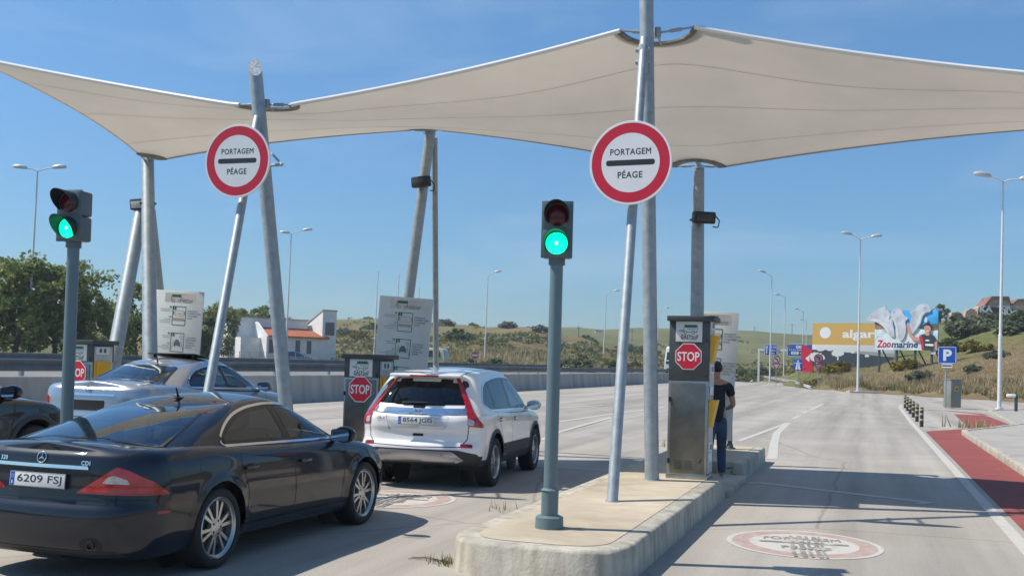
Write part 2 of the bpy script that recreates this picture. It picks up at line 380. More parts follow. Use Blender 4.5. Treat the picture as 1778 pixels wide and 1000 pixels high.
SKID = worn_paint("tyre_skid_marks", (.20, .19, .18), .85, (.42, .39, .35))

def hp(x):   # the plaza climbs a little towards the left-hand lanes
    return 0.0 if x > -7.6 else min(.22, (-7.6 - x) * .075)

# ---- terrain: distance/height profiles by bearing from the toll plaza
TERR = [(-1400, [(30, .8), (200, 1.5), (600, 16), (2500, 16)]),
        (0, [(30, .8), (120, .9), (220, 5), (500, 14), (2500, 10)]),
        (430, [(30, .8), (140, .9), (210, 6), (360, 13.2), (600, 14), (2500, 10)]),
        (640, [(30, .8), (120, .9), (180, 4.5), (250, 9.5), (370, 15.2), (600, 14), (2500, 10)]),
        (760, [(30, .8), (120, .9), (170, 4.8), (250, 9.8), (330, 13.2), (600, 13), (2500, 10)]),
        (860, [(30, .8), (120, .9), (160, 4.6), (250, 9.8), (330, 12.2), (600, 13), (2500, 10)]),
        (920, [(30, .8), (120, .9), (160, 4.2), (235, 9.6), (300, 11.0), (480, 17.0), (2500, 10)]),
        (1000, [(30, .8), (130, .9), (170, 3.6), (235, 7.2), (300, 8.2), (480, 17.6), (2500, 10)]),
        (1120, [(30, .8), (140, .9), (190, 2.6), (300, 7), (520, 20), (2500, 12)]),
        (1230, [(30, .5), (150, .6), (210, 2.2), (320, 8), (520, 20.5), (2500, 12)]),
        (1300, [(30, -.05), (158, -.05), (168, .2), (220, 1.5), (330, 8), (520, 20.4), (2500, 12)]),
        (1350, [(30, -.05), (138, -.05), (146, .3), (200, 1.2), (330, 8), (520, 19.8), (2500, 12)]),
        (1406, [(30, -.05), (109, -.05), (111, .5), (119, 1.6), (140, 1.8), (330, 8), (520, 19), (2500, 12)]),
        (1450, [(30, -.05), (97, -.05), (100, .7), (108, 1.9), (140, 2.1), (330, 8), (520, 17), (2500, 12)]),
        (1510, [(30, -.05), (89.5, -.05), (92, .6), (102, 2.0), (140, 3.0), (330, 7), (2500, 10)]),
        (1580, [(30, -.05), (84, -.05), (87, .7), (100, 2.7), (125, 5.0), (160, 7.0), (330, 8), (2500, 8)]),
        (1650, [(30, -.05), (78.5, -.05), (81, .7), (98, 3.5), (125, 6.6), (165, 10.0), (220, 10.2), (2500, 12)]),
        (1720, [(30, -.05), (74, -.05), (76, .7), (92, 3.6), (120, 7.2), (160, 10.2), (220, 10.4), (2500, 12)]),
        (1790, [(30, -.05), (70, -.05), (73, .8), (88, 3.9), (115, 7.8), (150, 10.4), (220, 10.8), (2500, 12)]),
        (2400, [(30, -.05), (50, -.05), (54, .9), (70, 4.8), (150, 12), (2500, 12)]),
        (6000, [(30, -.05), (45, -.05), (50, .9), (70, 3), (150, 8), (2500, 10)])]
TA = [(math.atan((px - 889) / FPX), [(d / math.cos(math.atan((px - 889) / FPX)), z) for d, z in t]) for px, t in TERR]
TA = [(a, smooth_tab(t, 200)) for a, t in TA]
def terr(x, y, rough=True):
    lat = x * R0.x + y * R0.y; dep = -x * R0.y + y * R0.x
    a = math.atan2(lat, dep); r = math.hypot(x, y)
    if a <= TA[0][0]: z = interp(r, TA[0][1])
    elif a >= TA[-1][0]: z = interp(r, TA[-1][1])
    else:
        for (a0, t0), (a1, t1) in zip(TA, TA[1:]):
            if a <= a1:
                f = (a - a0) / (a1 - a0); f = f * f * (3 - 2 * f); z = interp(r, t0) * (1 - f) + interp(r, t1) * f; break
    if x > -30 and y < (127 if x < -18.7 else 141) and (a < .24): z = -.06
    if x < -36 and y < 150: z = max(z, .8)
    if rough and z > 1.0:
        k = min(1, (z - 1) / 3)
        z += k * (noise.fractal(Vector((x * .03, y * .03, 0)), 1.0, 2.0, 4) * .9 + noise.fractal(Vector((x * .16, y * .16, 3)), 1.0, 2.0, 3) * .28 * min(1, 200 / r))
    return z
def ground_mat():
    m = bpy.data.materials.new("dry_hillside"); m.use_nodes = True; nt = m.node_tree; b = nt.nodes["Principled BSDF"]; N = nt.nodes.new; L = nt.links.new
    tc = N("ShaderNodeTexCoord"); o = tc.outputs["Object"]
    def nz(s, d, r=.6):
        n = N("ShaderNodeTexNoise"); n.inputs["Scale"].default_value = s; n.inputs["Detail"].default_value = d; n.inputs["Roughness"].default_value = r; L(o, n.inputs["Vector"]); return n.outputs[0]
    def ramp(src, els):
        r = N("ShaderNodeValToRGB"); e = r.color_ramp.elements
        while len(e) < len(els): e.new(.5)
        for q, (p, c) in zip(e, els): q.position = p; q.color = (*c, 1)
        L(src, r.inputs[0]); return r.outputs[0]
    def mix(f, a, bb, mode='MIX'):
        x = N("ShaderNodeMix"); x.data_type = 'RGBA'; x.blend_type = mode
        if isinstance(f, float): x.inputs[0].default_value = f
        else: L(f, x.inputs[0])
        L(a, x.inputs[6]); L(bb, x.inputs[7]); return x.outputs[2]
    green = ramp(nz(.03, 9, .68), [(.3, (.075, .095, .03)), (.5, (.145, .155, .055)), (.68, (.22, .20, .09))])
    dry = ramp(nz(.22, 9, .7), [(.3, (.13, .088, .048)), (.5, (.21, .148, .08)), (.7, (.28, .215, .125))])
    at = N("ShaderNodeAttribute"); at.attribute_name = "dry"
    c = mix(at.outputs["Fac"], green, dry)
    c = mix(1.0, c, ramp(nz(1.4, 8, .75), [(.3, (.62, .62, .62)), (.7, (1.25, 1.25, 1.25))]), 'MULTIPLY')
    L(c, b.inputs["Base Color"]); b.inputs["Roughness"].default_value = .95; b.inputs["Specular IOR Level"].default_value = .1
    bp = N("ShaderNodeBump"); bp.inputs["Strength"].default_value = .9; bp.inputs["Distance"].default_value = .35; L(nz(.9, 9, .7), bp.inputs["Height"]); L(bp.outputs[0], b.inputs["Normal"])
    return m
GROUND = ground_mat()
def make_ground():
    rs = [0.5, 8, 14, 18, 21, 24, 28, 33, 40, 48]; r = 54
    while r < 240: rs.append(r); r *= 1.028
    while r < 1700: rs.append(r); r *= 1.06
    an = [R(x) for x in range(-180, -40, 6)]; a = -40.0
    while a < 44: an.append(R(a)); a += .36
    an += [R(x) for x in range(44, 180, 6)]
    n = len(an); vs = []; dry = []
    for r in rs:
        for a in an:
            x = r * (math.sin(a) * R0.x - math.cos(a) * R0.y); y = r * (math.sin(a) * R0.y + math.cos(a) * R0.x)
            z = terr(x, y); vs.append((x, y, z - (1.5 if r < 3 else 0)))
            ad = math.degrees(a); nn = noise.fractal(Vector((x * .05, y * .05, 7)), 1, 2, 3)
            d = 0.0
            if ad > 15: d = max(0, min(1, (114 - r + 14 * nn) / 14))
            elif ad > -22: d = max(.15, min(1, (290 - r + 110 * nn) / 90)) * .8
            dry.append(max(0, min(1, d + nn * .12)))
    mb = MB(); fs = [[k * n + i, k * n + (i + 1) % n, (k + 1) * n + (i + 1) % n, (k + 1) * n + i] for k in range(len(rs) - 1) for i in range(n)]
    mb.add(vs, fs); o = mb.build("ground", GROUND, sharp=180); tag(o, kind="structure")
    at = o.data.attributes.new("dry", 'FLOAT', 'POINT'); at.data.foreach_set("value", dry)
make_ground()

# ---- plaza slab
EDGE = [(-20, 60), (40, 42), (60, 26), (70, 16), (78.8, 10.3), (87.9, 4.9), (107.8, -5.3), (135, -18.6), (170, -18.65)]
def make_plaza():
    ys = [-16 + 4 * i for i in range(38)]; mb = MB(); vs = []
    for y in ys:
        xr = interp(y, EDGE); xs = [-18.7, -15, -12, -10.8, -9, -7.6, -5.0] + [-5 + (xr + 5) * t for t in (.25, .5, .75, 1)]
        vs += [(x, y, hp(x)) for x in xs]
    n = 11; mb.add(vs, [[k * n + i, k * n + i + 1, (k + 1) * n + i + 1, (k + 1) * n + i] for k in range(len(ys) - 1) for i in range(n - 1)])
    tag(mb.build("road", ROAD, sharp=180), kind="structure")
make_plaza()
def sheet(mb, pts, lift=.005):
    mb.add([(p[0], p[1], hp(p[0]) + lift) for p in pts], [list(range(len(pts)))])
def strip(mb, pts, wd, lift=.005):
    pts = [Vector((p[0], p[1])) for p in pts]; L_ = []; R_ = []
    for i, p in enumerate(pts):
        a = pts[max(0, i - 1)]; b = pts[min(len(pts) - 1, i + 1)]; d = (b - a).normalized(); nn = Vector((-d.y, d.x)) * wd / 2
        L_.append(p + nn); R_.append(p - nn)
    for i in range(len(pts) - 1): sheet(mb, [R_[i], R_[i + 1], L_[i + 1], L_[i]], lift)
def G(px, py): p = onZ(px, py, 0); return (p.x, p.y)
mk = MB()
strip(mk, [(1.58, 3), (1.57, 20), (1.57, 40), (1.66, 56), (1.9, 62)], .15)
a, b = Vector(G(1309, 837)), Vector(G(1619, 873)); strip(mk, [a, b], .17)
d_ = (b - a).normalized(); n_ = Vector((d_.y, -d_.x)); strip(mk, [b - d_ * .06, b - d_ * .06 + n_ * .32], .12, .006); strip(mk, [a + d_ * .06, a + d_ * .06 + n_ * .3], .12, .006)
strip(mk, [G(1341, 797), G(1344, 770), G(1349, 752), G(1368, 734)], .2)
strip(mk, [G(1282, 766), G(1368, 734)], .15, .006)
for p, q in (((1376, 727), (1389, 721)), ((1394, 717.5), (1402, 713.5)), ((1407, 711.5), (1429, 701)), ((1280, 681), (1307, 662))): strip(mk, [G(*p), G(*q)], .16)
strip(mk, [G(970, 736), G(1060, 722), G(1155, 708)], .15); strip(mk, [G(970, 750), G(1062, 726)], .15, .006)
strip(mk, [G(940, 764), G(970, 750)], .15)
for p, q in (((1612, 697), (1640, 694)), ((1444, 679), (1466, 676)), ((1545, 691), (1560, 690)), ((1320, 667), (1346, 669)), ((1380, 672), (1400, 675))): strip(mk, [G(*p), G(*q)], .22)
strip(mk, [(-6.9, 17.0), (-3.5, 17.0)], .14); strip(mk, [(-3.57, 16.93), (-3.57, 16.55)], .13, .006)
strip(mk, [(-11.9, 17), (-8.5, 17)], .14)
strip(mk, [(-17.2, 20), (-17.3, 60), (-17.2, 118)], .15)
strip(mk, [(-13.6, 22), (-11.2, 30), (-9.8, 40)], .15)
tag(mk.build("road_markings", MARKW, sharp=180), kind="structure")
def floor_circle(cx, cy, r, ang, name):
    ca, sa = math.cos(ang), math.sin(ang); u = Vector((ca, sa, 0)); v = Vector((-sa, ca, 0)); o = Vector((cx, cy, hp(cx)))
    def z(k): return o + Vector((0, 0, .004 * k))
    mb = MB(); v = v * 1.1
    mb.mat(0); ring_faces(mb, r * .93, r, z(1), u, v, 48); ring_faces(mb, .02, r * .70, z(1), u, v, 48)
    mb.mat(1); ring_faces(mb, r * .70, r * .93, z(1), u, v, 48)
    mb.mat(2); mb.text("PORTAGEM", z(2) + v * .2 * r * 1.6, u, v, h=.2 * r, wd=1.0 * r, bold=.02); mb.text("PÉAGE", z(2) - v * .3 * r, u, v, h=.22 * r, wd=.62 * r, bold=.02)
    mb.flat(rrect(1.15 * r, .1 * r, .04 * r), z(2) + v * .02, u, v)
    mb.mat(3)
    for k, (dx, wd) in enumerate(((-.16, .035), (-.08, .05), (.0, .03), (.07, .045), (.13, .03))):
        for s in range(3): mb.flat([(dx * r * 1.3 + .02 * s, -r * .95 + s * .5 * r), (dx * r * 1.3 + wd + .02 * s, -r * .95 + s * .5 * r), (dx * r * 1.3 + wd + .02 * s, -r * .95 + (s + .94) * .5 * r), (dx * r * 1.3 + .02 * s, -r * .95 + (s + .94) * .5 * r)], z(3), u, v)
    tag(mb.build("road_markings", [MARKW, MARKR, MARKK, SKID], sharp=180), kind="structure")
floor_circle(-.57, 11.0, .77, R(8), "a")
floor_circle(-5.62, 12.0, .77, R(4), "b")
# ---- red path and pavements
rp = MB()
sheet(rp, [(1.72, 2), (2.66, 2), (2.66, 20), (2.68, 33), G(1697, 748), G(1690, 744.5), G(1607, 748.5)][:5] + [(1.75, 34.2)], .004)
sheet(rp, [(1.75, 34.2), G(1697, 748), G(1761, 740), G(1710, 720.6), G(1657, 719), G(1683, 744)], .004)
strip(rp, [G(1605, 712), G(1645, 713), G(1682, 716.5), G(1712, 720)], .5, .004)
tag(rp.build("red_path", REDP, sharp=180), kind="structure")
def slab(mb, pts, h=.12, kerb=.14):
    n = len(pts)
    lo = [(p[0], p[1], -.03) for p in pts]; hi = [(p[0], p[1], h) for p in pts]
    mb.add(lo + hi, [list(range(n, 2 * n))] + [[i, (i + 1) % n, n + (i + 1) % n, n + i] for i in range(n)])
pv = MB(); slab(pv, [(2.84, -2), (22, -2), (22, 37.5), G(1778, 742), G(1700, 752), (2.86, 33.2)]); slab(pv, [G(1720, 715.5), (9.5, 62.5), (22, 55), (22, 42), G(1790, 738), G(1766, 738.5)], .06)
tag(pv.build("pavement", PAVE, sharp=40), kind="structure")
kb = MB()
def kerb(pts, w=.16, h=.14):
    for a, b in zip(pts, pts[1:]):
        a = Vector((a[0], a[1], 0)); b = Vector((b[0], b[1], 0)); L_ = (b - a).length; k = max(1, int(L_ / 1.0)); d = (b - a).normalized(); rot = Matrix.Rotation(math.atan2(d.y, d.x), 3, 'Z')
        for i in range(k):
            c = a + d * (L_ * (i + .5) / k); kb.box(c + Vector((random.uniform(-.006, .006), 0, h / 2 - .02 + random.uniform(-.004, .004))), (L_ / k - .012, w, h + .04), .02, rot)
kerb([(2.755, 0), (2.755, 20), (2.77, 33.3), G(1699, 751.5), G(1778, 741.5)]); kerb([G(1766, 738.8), G(1719, 715), (9.3, 62.6)], .16, .08)
tag(kb.build("kerb", CONC, sharp=40), kind="structure")
# ---- raised side road behind the barrier
sr = MB(); sr.add([(-19.1, -16, .83), (-19.1, 122, .83), (-30, 150, .9), (-46, 150, .9), (-46, -16, .83)], [[0, 1, 2, 3, 4]])
sr.add([(-19.1, -16, -.1), (-19.1, 122, -.1), (-19.1, 122, .83), (-19.1, -16, .83)], [[0, 1, 2, 3]])
tag(sr.build("side_road", ASPH, sharp=40), kind="structure")
sm = MB()
for xx in (-24.0, -31.5): sm.add([(xx - .1, -10, .84), (xx + .1, -10, .84), (xx + .1, 130, .84), (xx - .1, 130, .84)], [[0, 1, 2, 3]])
for k in range(14): sm.add([(-27.8, k * 10, .84), (-27.65, k * 10, .84), (-27.65, k * 10 + 4, .84), (-27.8, k * 10 + 4, .84)], [[0, 1, 2, 3]])
tag(sm.build("road_markings", MARKF, sharp=180), kind="structure")
# ================================================================== TOLL PLAZA
RX = Vector((1, 0, 0)); RY = Vector((0, 1, 0)); RZ = Vector((0, 0, 1))
# ---- concrete barrier: precast lengths butted end to end are one barrier
cb = empty("concrete_barrier", (-18.4, 50, .1), 0, "long pale concrete crash barrier along the left edge of the plaza", "barrier")
BARM = M("barrier_concrete", (.36, .345, .315), .9, var=.3, vscale=.9, bump=.2, bscale=25, vdetail=10, streak=True)
mb = MB(); prof = [(.27, -.05), (.27, .16), (.21, .26), (.13, .95), (.13, 1.0), (.1, 1.03), (-.1, 1.03), (-.13, 1.0), (-.13, .95), (-.27, .16), (-.27, -.05)]
y = -12.0
while y < 118:
    L_ = 5.96; n = len(prof); dz = random.uniform(-.008, .008)
    vs = [(-18.4 + p[0], yy, .12 + p[1] + dz) for yy in (y, y + L_) for p in prof]
    mb.add(vs, [list(range(n)), list(range(n, 2 * n))[::-1]] + [[i, n + i, n + (i + 1) % n, (i + 1) % n] for i in range(n)]); y += 6.0
mb.build("barrier_wall", BARM, cb, world=True)
# ---- guardrails of the side road
def guardrail(x, z0, y0, y1, label, rail_z=.66, name="guardrail", step=4.0, double=False):
    g = empty(name, (x, (y0 + y1) / 2, z0), 0, label, "guardrail")
    prof = [(0, -.155), (.035, -.14), (.06, -.10), (.035, -.05), (0, 0), (.035, .05), (.06, .10), (.035, .14), (0, .155)]
    mb = MB(); n = len(prof); vs = []
    for yy in (y0, y1): vs += [(x - .02 + p[0], yy, z0 + rail_z - .155 + p[1]) for p in prof]
    for yy in (y0, y1): vs += [(x - .024 + p[0], yy, z0 + rail_z - .155 + p[1]) for p in prof]
    mb.add(vs, [[i, i + 1, n + i + 1, n + i] for i in range(n - 1)] + [[2 * n + i, 3 * n + i, 3 * n + i + 1, 2 * n + i + 1] for i in range(n - 1)])
    mb.build("rail_beam", M("weathered_guardrail", (.16, .165, .17), .55, .5, var=.25, vscale=1.2), g, world=True)
    y = y0 + 1; first = None
    while y < y1:
        if first is None:
            p = MB(); p.box((0, 0, 0), (.1, .12, .75), .01); first = p.build("post", GALV, g)
            q = first
        else: q = first.copy(); COL.objects.link(q); q.parent = g
        q.location = (-.09, y - (y0 + y1) / 2, .28); y += step
    return g
guardrail(-20.3, .84, -8, 122, "grey steel guardrail on posts just behind the concrete barrier", .68)
guardrail(-34.0, .84, -8, 150, "far dark guardrail beyond the side road, in front of the trees", .78, step=5.0)

# ---- islands
def island(name, x0, x1, y0, y1, label, notch=None):
    zb = hp((x0 + x1) / 2); g = empty(name, ((x0 + x1) / 2, (y0 + y1) / 2, zb), 0, label, "traffic island", "raised toll islands")
    def outline(ins):
        a, b, c, d = x0 + ins, x1 - ins, y0 + ins, y1 - ins; r = .55 - ins * .5
        pts = [(a, c, r), (b, c, r)]
        if notch: pts += [(b, notch[0] - .0 + (0 if ins == 0 else -ins * .0), .02), (b - notch[2], notch[0] + .0, .02), (b - notch[2], notch[1], .02), (b, notch[1], .02)]
        pts += [(b, d, .1), (a, d, .1)]
        return rpoly(pts, .1, 6)
    H = .28
    def loft(levels, name, mat):
        mb = MB(); n = len(levels[0][0]); vs = []
        for poly, z in levels: vs += [(p[0], p[1], zb + z) for p in poly]
        fs = [[k * n + i, k * n + (i + 1) % n, (k + 1) * n + (i + 1) % n, (k + 1) * n + i] for k in range(len(levels) - 1) for i in range(n)]
        fs.append(list(range((len(levels) - 1) * n, len(levels) * n)))
        mb.add(vs, fs); return mb.build(name, mat, g, world=True)
    loft([(outline(-.02), -.03), (outline(.0), .0), (outline(.015), H - .03), (outline(.03), H - .008), (outline(.05), H)], "kerb", KERBM)
    if notch:
        mb = MB(); mb.add([(x0 + .24, y0 + .24, 0)], [])
    ins = .2
    a, b, c, d = x0 + ins, x1 - ins, y0 + ins, (notch[0] - .05 if notch else y1 - ins)
    mb = MB(); P = rpoly([(a, c, .4), (b, c, .4), (b, d, .04), (a, d, .04)], .05, 6)
    n = len(P); mb.add([(p[0], p[1], zb + H + .004) for p in P], [list(range(n))])
    if notch:
        P = [(a, notch[1] + .1), (b, notch[1] + .1), (b, y1 - .2), (a, y1 - .2)]; mb.add([(p[0], p[1], zb + H + .004) for p in P], [[0, 1, 2, 3]])
        P = [(a, d + .002), (x1 - notch[2] - .12, d + .002), (x1 - notch[2] - .12, notch[1] + .098), (a, notch[1] + .098)]; mb.add([(p[0], p[1], zb + H + .004) for p in P], [[0, 1, 2, 3]])
    mb.build("infill", TAN, g, world=True)
    if notch:
        mb = MB(); mb.box((x1 - notch[2] / 2 + .02, (notch[0] + notch[1]) / 2, zb + .035), (notch[2] + .05, notch[1] - notch[0] - .006, .13), .015); mb.build("step", CONC, g, world=True)
    return g
island("traffic_island", -3.36, -1.78, 8.0, 20.4, "tan raised toll island with rounded kerb in front of the right-hand lane", (14.35, 16.6, .5))
island("traffic_island", -8.3, -6.85, 7.6, 20.2, "second toll island, hidden behind the dark blue and white cars")
island("traffic_island", -13.2, -11.75, 7.2, 20.0, "farthest left toll island carrying the three-legged mast")

# ---- masts
def leg(mb, p0, p1, r0, r1=None, base=True, n=20):
    mb.cyl(p0, p1, r0, r1, n)
def weld(mb, p, r): mb.lathe([(r, 0), (r * 1.25, .0), (r * 1.25, .02), (r, .02)], p, (0, 0, 1), 20)
def mast(label, legs, caps=None, fittings=None, group="leaning canopy masts"):
    b = Vector(legs[0][0]); g = empty("canopy_mast", b, 0, label, "mast", group)
    for k, (nm, p0, p1, r0, r1) in enumerate([(("post" if k == 0 else "strut"), *l) for k, l in enumerate(legs)]):
        mb = MB(); d = (Vector(p1) - Vector(p0)).normalized()
        mb.cyl(Vector(p0) - d * .05, p1, r0, r1, 24)
        if Vector(p0).z < .5:
            q = Vector(p0); mb.cyl((q.x, q.y, q.z - .004), (q.x, q.y, q.z + .012), r0 * 1.3, r0 * 1.25, 24)
        mb.build(nm, GALV, g, world=True)
    for f in (fittings or []): f(g)
    return g
zi = lambda x: hp(x) + .284
D0 = onZ(1132, 833, .284); D1 = onY(1120.5, -150, D0.y + .1)
Db0 = onZ(1063, 870, .284); Db1 = onY(1117.5, 100, D0.y - .12)
def clampD(g):
    mb = MB(); p = Db1; mb.box(p + Vector((0, 0, -.02)), (.09, .22, .34), .01); mb.cyl(p + Vector((-.09, -.06, .08)), p + Vector((.09, -.06, .08)), .03, None, 10); mb.cyl(p + Vector((-.09, -.06, -.08)), p + Vector((.09, -.06, -.08)), .03, None, 10)
    mb.build("clamp", GALV, g, world=True)
mastD = mast("tall canopy mast with a leaning strut beside the front toll cabinet", [(D0, D1, .093, .093), (Db0, Db1 + Vector((0, .02, .25)), .062, .06)], fittings=[clampD])
B0 = onZ(505, 801, zi(-7.5)); B1 = onY(444.5, 136, B0.y)
Bb0 = onZ(333, 838, zi(-7.5)); Bb1 = onY(447, 205, B0.y - .14)
def capB(g):   # the obliquely cut end plate
    mb = MB(); d = (B1 - B0).normalized(); _, u, v = frame_of(B0, B1); r = .098; n = 28
    to = (CAM - B1); to.z = 0; to.normalize()
    vs = []; 
    for zz in (0, 1):
        for i in range(n):
            a = 2 * math.pi * i / n; q = u * math.cos(a) * r + v * math.sin(a) * r; h = -q.dot(to) / r * .16 + .16
            vs.append(B1 + q + d * ((h if zz else -.15)))
    mb.add(vs, [[i, (i + 1) % n, n + (i + 1) % n, n + i] for i in range(n)]); mb.build("post_end", GALV, g, world=True)
    mb = MB(); mb.add([v_ + d * .003 for v_ in vs[n:]], [list(range(n))]); mb.build("end_plate", M("scratched_zinc", (.62, .62, .6), .4, .6, var=.4, vscale=25), g, world=True)
mastB = mast("leaning steel mast with slanted open top and thin strut behind the dark coupe", [(B0, B1, .098, .098), (Bb0, Bb1, .06, .058)], fittings=[capB])
C1 = onY(748, 224, 18.3); C0 = onY(678, 762, 18.35); C0 = Vector((C0.x, C0.y, zi(-8)))
Cb0 = onY(757.5, 752, 20.0); Cb0 = Vector((Cb0.x, Cb0.y, zi(Cb0.x)))
def flood(px, py, Y, aim, label, onpole):
    p = onY(px, py, Y); g = empty("floodlight", p, 0, label, "floodlight", "floodlights strapped to the masts")
    rot = Matrix.Rotation(aim, 3, 'Z') @ Matrix.Rotation(R(8), 3, 'X')
    mb = MB(); mb.box((0, 0, 0), (.40, .17, .21), .035, rot); 
    for k in range(5): mb.box(rot @ Vector((0, .1, -.08 + .04 * k)), (.32, .05, .012), 0, rot)
    mb.build("housing", BLACK, g)
    mb = MB(); mb.box(rot @ Vector((0, -.085, -.005)), (.31, .012, .13), .005, rot); mb.build("lens", M("floodlight_lens", (.42, .43, .42) if px < 300 else (.03, .035, .04), .15, .3 if px < 300 else 0, var=.2, vscale=12), g)
    mb = MB(); q = onpole(p.z) - p; mb.tube([q + Vector((math.cos(a) * .14, math.sin(a) * .14, 0)) for a in [i * math.pi / 10 for i in range(20)]], .016, 6, closed=True)
    mb.tube([Vector((.2, 0, .03)), Vector((.27, .02, -.06)), Vector((.24, .06, -.17)), Vector((.15, .1, -.15))], .012, 6); mb.box(q * .5, (.06, abs(q.y) + .1, .05), .006)
    mb.build("bracket", BLACK, g)
def along(a, b): return lambda z: a + (b - a) * ((z - a.z) / (b.z - a.z))
mastC = mast("leaning canopy mast with thin upright strut behind the white SUV", [(C0, C1, .105, .1), (Cb0, C1 + Vector((.03, .12, -.15)), .06, .06)])
E1 = onY(1213, 300, 18.4); E0 = onY(1209, 800, 18.4); E0 = Vector((E0.x - .02, 18.5, .284))
mastE = mast("canopy mast rising behind the front toll cabinet, floodlight near its top", [(E0 + Vector((-.04, .2, 0)), E1 + Vector((0, .0, .09)), .14, .10), (E0 + Vector((.1, -.7, 0)), E1 + Vector((.0, -.02, -.95)), .125, .10)])
A1 = onY(256, 287, 16.2)
Aj = onY(251, 372, 16.2)
A0 = onZ(176, 742, zi(-12.4)); A0b = onZ(262, 745, zi(-12.4)); A0c = onY(300, 720, 18.0)
A0 = Vector((A0.x, A0.y, zi(-12.4))); A0c.z = zi(-12.4)
mastA = mast("three-legged canopy mast on the far left island with a boxy floodlight at its joint", [(A0b, A1 + Vector((0, 0, .1)), .13, .115), (A0, Aj + Vector((0, -.08, .15)), .13, .12), (A0c, Aj + Vector((.05, .12, .1)), .085, .08)])
N0 = onY(-60, 108, 12.6); N0b = onZ(-75, 800, zi(-12.4))
flood(244, 355, A1.y - .22, R(-6), "boxy floodlight with pale lens strapped where the far left three-legged mast splits", along(A0b, A1))
flood(731, 316, C1.y - .24, R(-22), "dark floodlight halfway up the leaning mast behind the white SUV", along(C0, C1))
flood(1222, 378, E1.y - .26, R(28), "black floodlight high on the mast behind the front toll cabinet", along(E0, E1))

# ---- canopy
FABRIC = M("canopy_membrane", (.78, .745, .685), .75, var=.13, vscale=.4, bump=.18, bscale=1.3, trans=.40, hue=(.78, .745, .69), vdetail=8)
SEAM = M("membrane_seam", (.44, .40, .33), .8, trans=.2)
EDGEW = M("white_edge_sleeve", (.78, .77, .74), .5)
ND = onY(1140, 35, D0.y + .12); NB = onY(456, 190, B0.y + .05); NL = N0 + Vector((0, 0, .10))
NR = onZ(1905, 138, 5.3)
FA = A1 + Vector((0, 0, .05)); FC = C1 + Vector((-.06, 0, 0)); FE = E1 + Vector((.0, 0, .03)); FR = Vector((3.1, 18.3, 0)); FR = onY(1868, 219, 18.3)
NE = [NL, NB, ND, NR]; FA_ = [FA, FC, FE, FR]
def edgept(P, k, t, sag_y, sag_z):
    a, b = P[k], P[k + 1]; p = a.lerp(b, t); s = 4 * t * (1 - t)
    return p + Vector((0, sag_y * s, -sag_z * s))
